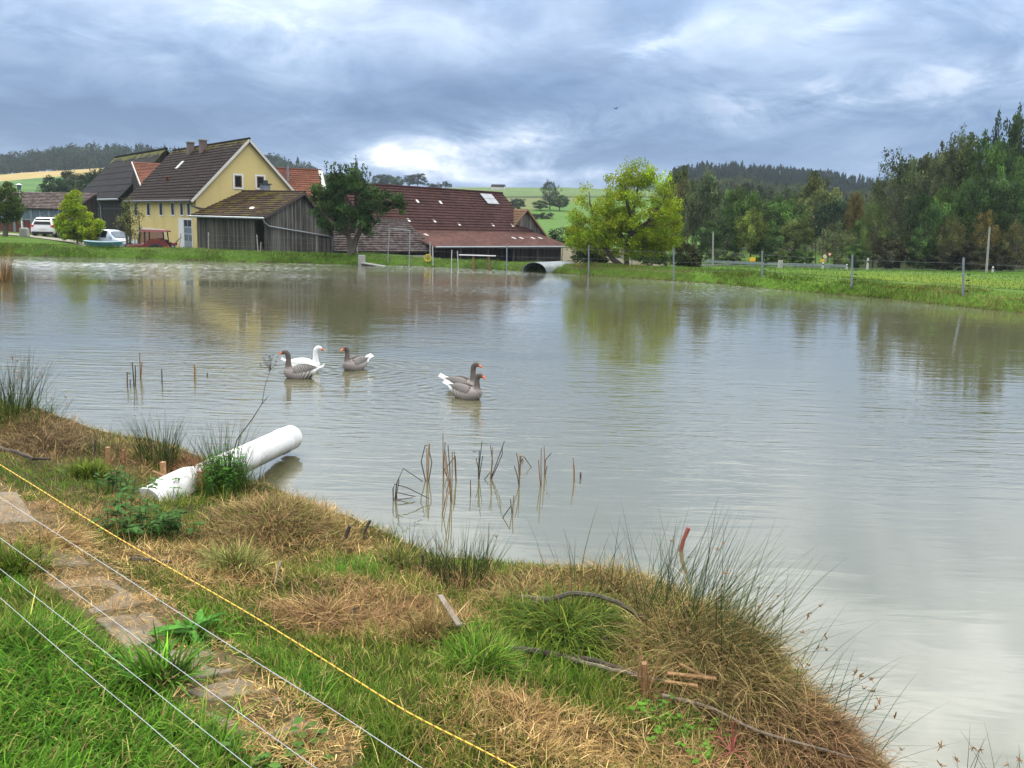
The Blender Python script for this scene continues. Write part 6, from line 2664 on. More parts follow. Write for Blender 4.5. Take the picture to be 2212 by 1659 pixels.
def goose(X, Y, hd, kind, nk, label):
    p = G(X, Y, 0)
    root = thing('goose', (p[0], p[1], 0.0), label, 'goose', 'geese swimming on the pond', rz=hd)
    # body lofted nose-to-tail, neck lofted upwards, united into one skin
    m = MB()
    st = [(-.40, .235, .012, .010), (-.36, .205, .050, .018), (-.30, .165, .085, .050), (-.22, .115, .120, .085), (-.10, .075, .150, .125), (.02, .060, .158, .140), (.13, .065, .148, .135), (.22, .085, .120, .115), (.28, .105, .080, .080), (.305, .12, .03, .03)]
    rings = []
    for i, (x, z, rw, rh) in enumerate(st):
        rings.append(ell_ring((x, 0, z), (1, 0, 0), rw, rh))
    m.loft(rings)
    body = m
    nb = [(.17, .06, .115, .10, (.5, 1)), (.205, .13, .088, .085, (.35, 1)), (.222, .20, .064, .064, (.12, 1)), (.222, .27 * nk, .050, .052, (.0, 1)), (.218, .34 * nk, .044, .047, (.05, 1)),
          (.228, .405 * nk, .045, .050, (.5, .9)), (.252, .440 * nk, .046, .050, (1, .35)), (.285, .448 * nk, .043, .046, (1, -.1)), (.318, .440 * nk, .034, .036, (1, -.25)), (.338, .432 * nk, .022, .026, (1, -.3))]
    m2 = MB()
    m2.loft([ell_ring((x, 0, z), (a[0], 0, a[1]), rw, rh) for x, z, rw, rh, a in nb])
    o = MB()
    o.v = body.v + m2.v
    o.f = body.f + [tuple(i + len(body.v) for i in f) for f in m2.f]
    o.uv = body.uv + m2.uv
    ob = o.build('tmp_body', None, None)
    r = ob.modifiers.new('r', 'REMESH')
    r.mode = 'VOXEL'
    r.voxel_size = .010
    s = ob.modifiers.new('s', 'SMOOTH')
    s.factor = .5
    s.iterations = 4
    bpy.context.view_layer.update()
    dg = bpy.context.evaluated_depsgraph_get()
    me = bpy.data.meshes.new_from_object(ob.evaluated_get(dg))
    bpy.data.objects.remove(ob)
    n = len(me.vertices)
    co = np.empty(n * 3, np.float32)
    me.vertices.foreach_get('co', co)
    co = co.reshape(-1, 3).astype(float)
    x, y, z = co[:, 0], co[:, 1], co[:, 2]
    if kind == 'grey':
        C = np.tile(np.array([0.36, 0.31, 0.28]), (n, 1))
        nz = np.clip((z - .15) / .09, 0, 1) * (x > .10)
        C = C * (1 - nz[:, None]) + np.array([0.15, 0.122, 0.105]) * nz[:, None]
        ngr = .8 + .35 * (np.sin(z * 160 + y * 120) > .2) * ((x < .27) & (z > .15) & (z < .36))
        C *= ngr[:, None]
        cheek = (x > .25) & (z > .40 * nk) & (z < .44 * nk)
        C[cheek] *= 1.35
        # barred flanks
        fl = (x < .02) & (z < .15)
        bar = np.sin(x * 105 + z * 55) > .1
        fd = np.clip((.02 - x) / .12, 0, 1)[:, None]
        C = np.where(fl[:, None], C * (1 - fd) + np.where(bar[:, None], np.array([0.14, 0.115, 0.10]), np.array([0.46, 0.43, 0.40])) * fd, C)
        back = (z > .17) & (x < .10) & (x > -.30)
        C[back] = (0.10, 0.088, 0.08)
        tail = np.clip((-.20 - x) / .05, 0, 1)[:, None]
        C = C * (1 - tail) + np.array([0.80, 0.79, 0.77]) * tail
    else:
        C = np.tile(np.array([0.80, 0.79, 0.76]), (n, 1))
    a = me.attributes.new('col', 'FLOAT_COLOR', 'POINT')
    a.data.foreach_set('color', np.concatenate([C, np.ones((n, 1))], 1).astype(np.float32).ravel())
    me.materials.clear()
    me.materials.append(GM[kind])
    me.polygons.foreach_set('use_smooth', [True] * len(me.polygons))
    me.name = 'body'
    b = bpy.data.objects.new('body', me)
    link(b, root)
    hz = .440 * nk
    q = MB()
    q.loft([ell_ring((.325, 0, hz - .006), (1, 0, -.45), .024, .028, 10), ell_ring((.355, 0, hz - .020), (1, 0, -.45), .019, .019, 10), ell_ring((.385, 0, hz - .034), (1, 0, -.4), .014, .011, 10), ell_ring((.400, 0, hz - .041), (1, 0, -.4), .007, .006, 10)])
    q.build('bill', M_BILL, root, smooth=True)
    for sgn in (-1, 1):
        q = MB()
        c = Vector((.290, sgn * .040, hz + .016))
        q.loft([[c + Vector((.009 * math.cos(k * math.pi / 4) * f, sgn * g, .009 * math.sin(k * math.pi / 4) * f)) for k in range(8)] for f, g in ((1, -.006), (.8, .003), (.2, .006))])
        q.build('eye', M_EYE, root, smooth=True)
        # folded wing
        q = MB()
        rg = []
        for t in np.linspace(0, 1, 10):
            xx = .13 - .47 * t
            hgt = .085 * math.sin(math.pi * min(1, t * 1.1 + .12)) ** .6 * (1 - .55 * t) + .006
            th = .030 * (1 - t) ** .5 + .006
            yy = sgn * (.135 * math.sin(math.pi * (.30 + .50 * t)) ** .8 - .02 - .045 * t)
            zc = .155 + .055 * t
            rg.append([Vector((xx, yy + sgn * th * math.cos(a) * 1.0 - sgn * .03 * math.sin(a), zc + hgt * math.sin(a))) for a in [2 * math.pi * k / 12 for k in range(12)]])
        q.loft(rg)
        q.build('wing', GM['wing_' + kind], root, smooth=True)
    # upturned tail feathers
    q = MB()
    for k in range(-3, 4):
        a0 = Vector((-.30, k * .018, .17))
        a1 = Vector((-.425, k * .028, .262 - abs(k) * .012))
        q.beam(a0, a1, .026, .008)
    q.build('tail', GM['wing_white'] if kind == 'white' else MT_TAIL, root)
    return root


MT_TAIL = plain('white_feather', (0.76, 0.75, 0.73), .7, var=.12, scale=30)
for gz in GEESE:
    goose(*gz)


# ------------------------------------------------------------------ drain pipe
def pipe():
    m, t, p, out = new_mat('white_pipe')
    tc = t.n.new('ShaderNodeTexCoord')
    n1 = t.noise(t.mapping(tc.outputs['Object'], (2, 2, 2)), 1.5, 6, .65)
    n2 = t.noise(tc.outputs['Object'], 9, 5, .7)
    col = t.mix(t.rng(n1, .5, .8, 0, .45), (0.78, 0.77, 0.75), (0.42, 0.39, 0.33))
    col = t.mix(t.rng(n2, .62, .75, 0, .5), col, (0.35, 0.32, 0.26))
    t.l.new(col, p.inputs['Base Color'])
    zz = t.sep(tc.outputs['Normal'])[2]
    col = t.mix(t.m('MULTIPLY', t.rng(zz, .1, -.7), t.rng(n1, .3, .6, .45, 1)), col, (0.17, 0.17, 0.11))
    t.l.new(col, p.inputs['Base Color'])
    p.inputs['Roughness'].default_value = .42
    e = G(628, 945, .19)
    s = G(375, 1062, .36)
    e, s = Vector(e), Vector(s)
    root = thing('drain_pipe', s, 'thick white plastic drain pipe sticking out from the bank over the water', 'pipe')
    d = (e - s)
    L = d.length
    d.normalize()
    R_ = .15
    mb = MB()
    sd_ = d.cross(Vector((0, 0, 1))).normalized()
    up = sd_.cross(d)
    def ringp(c, r):
        return [c + sd_ * (r * math.cos(a)) + up * (r * math.sin(a)) for a in [2 * math.pi * k / 32 for k in range(32)]]
    z0 = Vector((0, 0, 0))
    rings = [ringp(z0 + d * a, r) for a, r in ((-.5, R_), (L - .34, R_), (L - .33, R_ * 1.06), (L - .26, R_ * 1.06), (L - .25, R_ * 1.02), (L, R_ * 1.02), (L, R_ * .92), (L - .6, R_ * .90), (-.4, R_ * .9))]
    mb.loft(rings)
    mb.build('tube', m, root, smooth=True)
    # second, wider length half buried in the straw
    c = Vector(hit(388, 1058)) - s
    mb = MB()
    a0 = c + Vector((-.05, -.05, -.02)) - d * .55
    mb.loft([ringp(a0, R_ * .4), ringp(a0 + d * .15, R_ * .85), ringp(a0 + d * .45, R_ * 1.2), ringp(a0 + d * .85, R_ * 1.25), ringp(a0 + d * .95, R_ * 1.15), ringp(a0 + d * .96, R_ * .9)])
    mb.build('socket', m, root, smooth=True)


pipe()


# ------------------------------------------------------------------ reeds in the water
REED_C = [(0.24, 0.13, 0.05), (0.10, 0.06, 0.035), (0.055, 0.045, 0.03), (0.34, 0.20, 0.07), (0.42, 0.27, 0.08)]
MR = [plain('reed_%d' % i, c, .7, var=.3, scale=40, bmp=0) for i, c in enumerate(REED_C)]
for _m, _n in zip(MR, ('reed_brown', 'reed_dark', 'reed_black', 'reed_tan', 'reed_yellow')):
    _m.name = _n


def zb(q):  # second zoom of the photograph -> picture units
    return q[0] * .2976 + 713.2, q[1] * .2976 + 877.8


def reed_clump(base, stalks, label, r=.0075):
    bx, by = zb(base)
    b = Vector(G(bx, by, 0))
    root = thing('reed_stubble', b, label, 'reeds', 'broken reeds standing in the pond')
    for st in stalks:
        mi, pts = st[0], st[1:]
        P = []
        dep = b.y + RNG.normal(0, .03)
        for k, q in enumerate(pts):
            X, Y = zb(q)
            if k == 0:
                g = Vector(G(X, Y, 0))
                dep = g.y
                g.z = -.15
                P.append(g - b)
                P.append(Vector((g.x, g.y, 0)) - b)
            else:
                P.append(Vector(D(X, Y, dep)) - b)
        m = MB()
        n = len(P)
        m.tube(P, [r * (1.0 - .35 * i / (n - 1)) for i in range(n)], 5)
        m.build('stalk', MR[mi], root, smooth=True)


reed_clump((705, 545), [(3, (705, 548), (703, 420), (718, 268)), (0, (708, 548), (716, 400), (722, 270)), (2, (692, 540), (660, 400), (690, 282), (712, 284)), (2, (715, 545), (738, 405), (722, 335)), (4, (702, 540), (700, 300))],
           'leftmost upright clump of broken reeds with a yellow stalk')
reed_clump((822, 560), [(0, (820, 555), (820, 380), (819, 195)), (1, (824, 500), (826, 380), (835, 258))], 'tallest single reed stalk of the pond stubble')
reed_clump((880, 690), [(0, (885, 692), (862, 540), (835, 325)), (1, (875, 690), (868, 450), (855, 280)), (0, (880, 690), (885, 500), (886, 328)), (0, (912, 545), (905, 420), (900, 328)), (1, (914, 545), (912, 430), (908, 360)),
                         (3, (868, 600), (850, 520), (830, 350)), (2, (850, 520), (830, 460), (902, 370)), (0, (815, 780), (835, 690), (858, 560))], 'densest brown reed clump, in the middle left')
reed_clump((472, 680), [(2, (458, 685), (456, 600), (468, 565), (560, 590), (720, 670)), (2, (470, 680), (482, 560), (530, 450), (672, 545)), (1, (474, 680), (500, 535)), (2, (484, 670), (484, 625), (620, 655)), (1, (480, 680), (600, 662))],
           'bent and folded dark reeds at the left, lying out over the water')
reed_clump((1078, 525), [(2, (1076, 528), (1085, 400), (1102, 255)), (2, (1078, 528), (1074, 440), (1058, 375)), (2, (1080, 528), (1095, 430), (1108, 358)), (2, (1076, 528), (1082, 320), (1035, 330))], 'thin dark reed clump with a bent tip')
reed_clump((1018, 640), [(1, (1019, 648), (1018, 535))], 'short single dark reed stub between the clumps')
reed_clump((1168, 520), [(0, (1163, 528), (1172, 430), (1180, 296)), (2, (1166, 520), (1178, 400), (1164, 286)), (2, (1165, 525), (1205, 420), (1265, 252)), (1, (1170, 525), (1215, 430), (1248, 350), (1250, 300)), (2, (1120, 530), (1160, 480))], 'reed clump with one long stalk leaning right')
reed_clump((1372, 575), [(0, (1373, 578), (1376, 470), (1378, 360)), (2, (1370, 575), (1360, 510), (1336, 430)), (1, (1374, 575), (1368, 420), (1352, 340)), (1, (1380, 440), (1385, 360), (1410, 370), (1490, 485)), (4, (1378, 420), (1372, 350), (1408, 352)), (1, (1388, 400), (1395, 380), (1418, 452))],
           'reed clump folded over at the top like an arch')
reed_clump((1530, 575), [(0, (1532, 578), (1530, 440), (1532, 305)), (0, (1526, 575), (1518, 480), (1512, 388)), (0, (1555, 505), (1556, 400), (1553, 285)), (1, (1556, 500), (1562, 390), (1606, 338)), (3, (1545, 520), (1565, 560), (1595, 585)), (1, (1560, 500), (1575, 430))], 'tall brown reed clump right of the folded one')
reed_clump((1770, 535), [(0, (1773, 540), (1772, 450), (1762, 372)), (3, (1768, 535), (1766, 420))], 'two-stalk reed near the right end of the stubble')
reed_clump((1817, 520), [(1, (1817, 522), (1817, 478))], 'shortest reed stub at the right end of the stubble', .014)
reed_clump((1322, 780), [(0, (1324, 782), (1328, 700), (1334, 645)), (1, (1320, 780), (1308, 672)), (2, (1252, 808), (1310, 725))], 'nearest low reed clump in front of the folded one')


def zc(q):   # left stubble: zoom of the left bank -> picture units
    return q[0] * .2646, q[1] * .2646 + 713.2


_zb = zb
zb = zc
reed_clump((1095, 455), [(1, (1040, 460), (1038, 345), (1065, 358)), (1, (1063, 450), (1063, 402)), (2, (1093, 455), (1088, 360), (1079, 262)), (2, (1105, 455), (1106, 350), (1104, 290)), (0, (1146, 400), (1144, 300), (1140, 186)), (0, (1150, 400), (1155, 330), (1160, 258))],
           'small group of reed stalks in the water at the left', .013)
reed_clump((1322, 430), [(2, (1323, 432), (1322, 375), (1320, 316))], 'single thin reed right of the left reed group', .013)
reed_clump((1588, 405), [(0, (1588, 408), (1588, 340), (1585, 278)), (3, (1592, 380), (1600, 330), (1588, 290))], 'lone tan reed left of the grey goose', .013)
reed_clump((1692, 360), [(1, (1692, 374), (1692, 348))], 'tiny reed stub nearest the grey goose', .016)
zb = _zb


# ------------------------------------------------------------------ rushes and tussocks
RUSH = [(0.045, 0.085, 0.028), (0.065, 0.115, 0.034), (0.035, 0.06, 0.026), (0.10, 0.14, 0.04), (0.12, 0.11, 0.045)]


def rush(X, Y, n, h, rad, spread, label, heads=0, z0=None, cols=RUSH, lean_dir=None, name='rush_clump', w=.0048, base_green=0, cat='rushes', bend=.25, group='rush clumps on the near bank'):
    p = hit(X, Y) if z0 is None else np.array(G(X, Y, z0))
    root = thing(name, p, label, cat, group)
    P = np.zeros((n, 3))
    a = RNG.uniform(0, 6.28, n)
    r = rad * np.sqrt(RNG.random(n))
    P[:, 0], P[:, 1] = np.cos(a) * r, np.sin(a) * r
    P[:, 2] = np.array([land1(p[0] + q[0], p[1] + q[1]) for q in P]) - p[2] - .02
    P[:, 2] = np.maximum(P[:, 2], -p[2] - .05)
    L = h * RNG.uniform(.45, 1.0, n) ** .8
    head = a + RNG.normal(0, .7, n)
    lean = np.abs(RNG.normal(0, spread, n)) + r / max(rad, .01) * spread * .6
    if lean_dir is not None:
        m = RNG.random(n) < .65
        head = np.where(m, lean_dir + RNG.normal(0, .5, n), head)
        lean = np.where(m, lean + spread * .7, lean)
    bd = np.abs(RNG.normal(bend, bend * .7, n))
    c = col_mix(cols, n, .2)
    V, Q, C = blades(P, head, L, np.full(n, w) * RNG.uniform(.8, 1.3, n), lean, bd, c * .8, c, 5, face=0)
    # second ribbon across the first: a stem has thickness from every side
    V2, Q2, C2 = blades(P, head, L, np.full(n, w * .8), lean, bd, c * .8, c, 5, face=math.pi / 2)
    parts = [(V, Q, C), (V2, Q2, C2)]
    V, Q, C = merge(parts)
    np_mesh('stems', V, Q, M_BLADE, root, C)
    if base_green:
        m = base_green
        P2 = np.zeros((m, 3))
        a = RNG.uniform(0, 6.28, m)
        r = rad * 1.5 * np.sqrt(RNG.random(m))
        P2[:, 0], P2[:, 1] = np.cos(a) * r, np.sin(a) * r
        P2[:, 2] = np.array([land1(p[0] + q[0], p[1] + q[1]) for q in P2]) - p[2]
        c = col_mix(LUSH + GREENS, m)
        V, Q, C = blades(P2, a + RNG.normal(0, .8, m), h * RNG.uniform(.15, .42, m), np.full(m, .006), np.abs(RNG.normal(.4, .3, m)), np.abs(RNG.normal(.9, .4, m)), c * .6, c, 4)
        np_mesh('leaves', V, Q, M_BLADE, root, C)
    if heads:
        for k in RNG.choice(n, heads, replace=False):
            q = MB()
            t = .82
            th = lean[k] + bd[k] * .4
            e = P[k] + L[k] * t * np.array([math.cos(head[k]) * math.sin(th), math.sin(head[k]) * math.sin(th), math.cos(th)])
            for j in range(5):
                v = RNG.normal(0, .012, 3)
                q.tube([e, e + v], [.004, .002], 4)
            q.build('seed_head', MR[0], root)
    return root


rush(12, 905, 210, .78, .32, .26, 'large rush clump at the left edge of the bank', 14, base_green=300, w=.006)
rush(85, 915, 40, .5, .22, .45, 'loose sparse rushes right of the large left edge clump', 5, w=.005)
rush(232, 975, 70, .32, .16, .35, 'short rush tuft among the cut wooden stakes', base_green=60)
rush(342, 1000, 150, .62, .17, .20, 'upright rush clump left of the white pipe', base_green=160, w=.0055)
rush(400, 1005, 40, .50, .22, .35, 'thin rush stems just left of the big leafy clump', w=.005)
rush(486, 1050, 170, .74, .17, .22, 'tall rush clump growing in front of the white pipe', base_green=420, w=.0055)
rush(545, 1060, 50, .42, .14, .5, 'few leaning rushes under the pipe mouth side', w=.005)
rush(868, 1210, 60, .38, .15, .35, 'small grassy rush tuft at the waterline right of the mound', base_green=60)
rush(1000, 1256, 190, .46, .20, .30, 'dense upright rush clump at the middle of the shore', 3, base_green=120)
rush(925, 1240, 60, .34, .14, .4, 'small leaning rush tuft left of the dense shore clump', base_green=40)
rush(1255, 1290, 26, .62, .22, .16, 'few tall single rush stems left of the big sedge tussock')
rush(1440, 1330, 150, .80, .30, .30, 'upright rushes on the crown of the big sedge tussock', 8, lean_dir=.3)
rush(1540, 1400, 190, .80, .28, .42, 'long green rushes fanning out to the right over the water', 10, lean_dir=.15, base_green=200)
rush(1670, 1490, 70, .72, .25, .60, 'rushes arching low over the water from the right mound', 10, lean_dir=.1, bend=.4)
rush(1790, 1590, 50, .60, .25, .55, 'dark wiry rushes at the lower right tip of the bank', 12, lean_dir=.1, bend=.5)
# the clump that peeps in at the lower right corner
rush(2085, 1700, 16, .42, .10, .25, 'few rush tips rising at the lower right corner', 4, z0=0.05)
rush(2190, 1710, 18, .5, .12, .35, 'seed-headed rush tips at the right corner', 6, z0=0.05)
# left edge reeds
rush(6, 612, 60, 1.9, .35, .10, 'rusty dry reeds at the far left edge of the water', 0, z0=-.05, cols=[(0.35, 0.17, 0.05), (0.25, 0.13, 0.05), (0.4, 0.28, 0.1)], w=.022, name='dry_reeds', group=None)

TUSS = [(0.34, 0.25, 0.09), (0.42, 0.30, 0.13), (0.22, 0.17, 0.06), (0.27, 0.16, 0.07), (0.15, 0.16, 0.045)]
TUSSB = [(0.27, 0.155, 0.075), (0.14, 0.075, 0.04), (0.36, 0.23, 0.11), (0.20, 0.11, 0.055)]


def tussock(X, Y, n, h, rad, cols, label, bend=1.5, name='sedge_tussock', w=.0042, lean=.5, top=.25, lean_dir=None):
    p = hit(X, Y)
    root = thing(name, p, label, 'grass tussock', 'grass tussocks on the near bank')
    a = RNG.uniform(0, 6.28, n)
    r = rad * RNG.random(n) ** .7
    P = np.zeros((n, 3))
    P[:, 0], P[:, 1] = np.cos(a) * r, np.sin(a) * r
    zz = land(p[0] + P[:, 0], p[1] + P[:, 1])
    P[:, 2] = np.maximum(zz, -.02) - p[2] + h * top * np.clip(1 - (r / rad) ** 2, 0, 1) * RNG.random(n)
    L = h * RNG.uniform(.5, 1.1, n)
    head = a + RNG.normal(0, .95, n)
    if lean_dir is not None:
        m = RNG.random(n) < .5
        head = np.where(m, lean_dir + RNG.normal(0, .5, n), head)
    c = col_mix(cols, n, .25)
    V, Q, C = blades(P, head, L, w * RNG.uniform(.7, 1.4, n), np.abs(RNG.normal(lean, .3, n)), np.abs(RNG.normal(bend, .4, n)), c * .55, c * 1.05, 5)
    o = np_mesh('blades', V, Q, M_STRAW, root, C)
    return root


tussock(1345, 1290, 1500, .25, .42, TUSS, 'rounded brown tussock under the arched branch', lean=.9)
tussock(1500, 1415, 2400, .35, .42, TUSS, 'largest golden-brown sedge tussock with rushes growing through it', lean_dir=-.2, lean=.8)
tussock(1620, 1510, 1900, .31, .32, TUSS, 'golden tussock hanging towards the water on the right', lean_dir=-.3, lean=.9)
tussock(1700, 1585, 1500, .27, .28, TUSSB, 'dark brown tangled tussock near the tip of the bank', lean_dir=-.6, lean=.9)
tussock(1790, 1650, 1000, .24, .24, TUSSB, 'dark tangled tussock at the lower tip of the bank', lean_dir=-.6, lean=.9)
tussock(600, 1130, 3200, .20, .58, TUSSB + TUSS + GREENS[:2], 'broad brown straw mound below the pipe, rounded like a haystack', bend=.7, lean=1.1, w=.006)
tussock(95, 968, 2000, .24, .50, [(0.20, 0.12, 0.07), (0.10, 0.06, 0.04), (0.30, 0.21, 0.10), (0.15, 0.13, 0.04)], 'brown withered tussock on the left bank', bend=1.2, lean=.9, w=.006)
tussock(1035, 1455, 900, .22, .16, GREENS + LUSH, 'fresh green tussock in the centre of the bank', bend=1.0, w=.007)
tussock(1215, 1370, 1500, .30, .30, GREENS + [(0.05, 0.11, 0.02)], 'dark green overhanging tussock below the arched branch', bend=1.3, w=.007, lean=.7)
tussock(190, 1028, 700, .16, .14, GREENS, 'small dark green tussock in the mown grass on the left', bend=.9, w=.007)
tussock(690, 1350, 1100, .24, .20, TUSSB + TANS, 'combed brown straw tuft beside the yellow rope', bend=.8, lean=1.2, lean_dir=3.6, w=.006)
tussock(110, 1190, 700, .26, .20, TANS, 'flattened straw tuft beside the slab path', bend=.7, lean=1.15, lean_dir=.3, w=.006)
tussock(505, 1235, 500, .24, .16, [(0.24, 0.26, 0.07), (0.34, 0.28, 0.10), (0.14, 0.2, 0.04)], 'pale yellow-green tuft below the straw mound', bend=.8, w=.006)
tussock(920, 1375, 260, .20, .12, TUSS, 'thin olive tuft left of the plank', bend=.5)
tussock(430, 1390, 160, .18, .10, LUSH, 'broad-bladed green tuft growing over the slab edge', bend=.9, w=.013)
tussock(345, 1480, 200, .24, .12, LUSH, 'lush broad-bladed tuft between the slabs and the wires', bend=.7, w=.014)
tussock(30, 1240, 500, .24, .18, GREENS, 'shaggy green tuft at the left edge above the lush grass', bend=1.0, w=.007)
tussock(1130, 1300, 700, .20, .26, TUSS, 'low straw-coloured tussock at the shore right of the dense rushes', bend=1.0, lean=.9, w=.006)
tussock(860, 1222, 600, .20, .20, GREENS + TUSS, 'grassy tussock overhanging the shore left of the dense rushes', bend=1.0, lean=.7, w=.006)


tussock(436, 1046, 800, .27, .17, [(0.20, 0.085, 0.045), (0.30, 0.15, 0.07), (0.10, 0.05, 0.03)], 'rusty withered tuft hiding the bend of the white pipe', bend=.7, lean=.6, w=.006)
tussock(408, 1012, 700, .16, .22, [(0.20, 0.075, 0.04), (0.30, 0.13, 0.07), (0.12, 0.05, 0.03)], 'reddish-brown matted roots beside the bend of the white pipe', bend=.8, lean=1.1, w=.006)
tussock(1560, 1540, 900, .22, .26, TUSSB, 'trampled brown straw right of the splintered stump', bend=.6, lean=1.25, w=.006)


# leafy plants
def leafy(X, Y, n, size, rad, col, label, name, h=.25, blade=2.6, cat='plant'):
    p = hit(X, Y)
    root = thing(name, p, label, cat)
    q = MB()
    lf = MB()
    for k in range(n):
        a = RNG.uniform(0, 6.28)
        r = rad * math.sqrt(RNG.random())
        b = Vector((math.cos(a) * r, math.sin(a) * r, 0))
        b.z = land1(p[0] + b.x, p[1] + b.y) - p[2]
        hh = h * RNG.uniform(.5, 1.1)
        tp = b + Vector((RNG.normal(0, .05), RNG.normal(0, .05), hh))
        q.tube([b, b.lerp(tp, .5) + Vector((.01, 0, 0)), tp], [.004, .003, .002], 4)
        for j in range(RNG.integers(5, 9)):
            t = RNG.uniform(.35, 1)
            s = b.lerp(tp, t)
            an = RNG.uniform(0, 6.28)
            L = size * RNG.uniform(.6, 1.2)
            d = Vector((math.cos(an), math.sin(an), RNG.uniform(-.1, .45))).normalized()
            sd = d.cross(Vector((0, 0, 1))).normalized() * (L / blade / 2)
            m1 = s + d * L * .35
            m2 = s + d * L * .7 + Vector((0, 0, -L * .08))
            e = s + d * L + Vector((0, 0, -L * .22))
            dip = Vector((0, 0, -L * .05))
            lf.poly([s, m1 - sd, m1 + dip])
            lf.poly([s, m1 + dip, m1 + sd])
            lf.poly([m1 - sd, m2 - sd * .8, m2 + dip, m1 + dip])
            lf.poly([m1 + dip, m2 + dip, m2 + sd * .8, m1 + sd])
            lf.poly([m2 - sd * .8, e, m2 + dip])
            lf.poly([m2 + dip, e, m2 + sd * .8])
    q.build('stems', plain(name + '_stem', tuple(c * .8 for c in col), .6, bmp=0), root)
    me = lf.build('leaves', plain(name + '_leaf', col, .75, var=.5, scale=14, bmp=0, spec=.08), root)
    return root


leafy(262, 1075, 16, .085, .20, (0.040, 0.095, 0.018), 'upper dark green broad-leaved weed left of the white pipe', 'nettle_plant', .22)
leafy(300, 1150, 26, .10, .24, (0.045, 0.105, 0.020), 'large dark green broad-leaved weed on the mown slope', 'nettle_plant', .22)
leafy(365, 1160, 14, .085, .16, (0.040, 0.095, 0.018), 'small broad-leaved weed at the foot of the straw mound', 'nettle_plant', .2)
leafy(360, 1072, 9, .08, .16, (0.07, 0.15, 0.035), 'pale leafy weed in front of the buried pipe end', 'nettle_plant', .16)
leafy(492, 1068, 60, .07, .19, (0.065, 0.165, 0.022), 'bright green ferny plant growing in front of the white pipe', 'fern_plant', .42, 3.4)
leafy(1480, 1600, 34, .035, .26, (0.085, 0.19, 0.02), 'patch of bright clover below the splintered stump', 'clover_patch', .08, 1.4)
leafy(1420, 1545, 16, .035, .12, (0.075, 0.17, 0.02), 'clover at the foot of the splintered stump', 'clover_patch', .08, 1.4)
leafy(610, 1640, 20, .05, .22, (0.07, 0.14, 0.025), 'low round-leaved weed at the bottom edge near the last slab', 'ground_ivy', .08, 1.3)
leafy(410, 1395, 6, .20, .06, (0.08, 0.22, 0.035), 'long-leaved dock plant sprawling over the slab path', 'dock_plant', .10, 5.0)


# ------------------------------------------------------------------ slabs
def slabs():
    mt = plain('slab_stone', (0.20, 0.165, 0.115), .95, var=.25, scale=9, bmp=.6)
    quads = [((-40, 1062), (38, 1068), (80, 1128), (-30, 1140)), ((60, 1165), (150, 1180), (195, 1222), (95, 1228)), ((95, 1262), (225, 1248), (312, 1306), (196, 1326)),
             ((205, 1338), (325, 1326), (380, 1380), (275, 1402)), ((275, 1418), (445, 1404), (512, 1452), (382, 1474)), ((395, 1492), (520, 1468), (600, 1498), (455, 1516)), ((432, 1534), (605, 1508), (680, 1582), (550, 1616))]
    lb = ['topmost stone slab at the left edge, half covered with straw', 'second slab from the top, under the flattened straw tuft', 'pale third slab of the path', 'fourth slab from the top, ending at the dock plant',
          'slab just below the dock plant, strewn with clippings', 'narrow slab half grown over between two larger ones', 'lowest and largest visible slab of the path']
    for q, l in zip(quads, lb):
        P = [Vector(hit(*c)) for c in q]
        c = sum(P, Vector()) / 4
        m = MB()
        zt = c.z + .025
        # squarish slab: average the opposite corners
        m.hexa([Vector((p.x - c.x, p.y - c.y, -.08 + (p.z - c.z) * .8)) for p in P] + [Vector((p.x - c.x, p.y - c.y, .012 + (p.z - c.z) * .8)) for p in P])
        o = m.build('stone_slab', mt, None, bevel=.012, loc=c)
        tag(o, l, 'stone slab', 'stone slabs of the path')


slabs()


# ------------------------------------------------------------------ wood, sticks, branches
M_CUT = plain('fresh_cut_wood', (0.31, 0.17, 0.075), .75, var=.4, scale=40)
M_STICK = plain('grey_stick', (0.20, 0.16, 0.12), .85, var=.35, scale=30)
M_TWIG = plain('dark_twig', (0.06, 0.042, 0.035), .85, var=.4, scale=30)
M_PINK = plain('pink_stem', (0.30, 0.08, 0.06), .6, var=.3, bmp=0)


def stick(name, pts, r, mat, label, cat, z=.04, group=None, tip=.5, dz=None):
    """branch lying on the ground through picture positions"""
    P = []
    for k, q in enumerate(pts):
        g = hit(q[0], q[1])
        up = q[2] if len(q) > 2 else z
        if up > .06:
            # raised point: same distance, standing above the ground
            g = hit(q[0], q[1] + up / (CH - g[2]) * (q[1] - 480))
            g = np.array(D(q[0], q[1], g[1]))
            P.append(Vector(g))
        else:
            P.append(Vector((g[0], g[1], g[2] + up)))
    o = P[0].copy()
    root = None
    m = MB()
    Q = []
    n = len(P)
    for i in range(n - 1):
        for t in (0, .33, .66):
            Q.append(P[i].lerp(P[i + 1], t) - o + Vector(RNG.normal(0, r * .25, 3)))
    Q.append(P[-1] - o)
    m.tube(Q, [r * (1 - (1 - tip) * i / (len(Q) - 1)) for i in range(len(Q))], 7)
    ob = m.build(name, mat, None, smooth=True, loc=o)
    tag(ob, label, cat, group)
    return ob


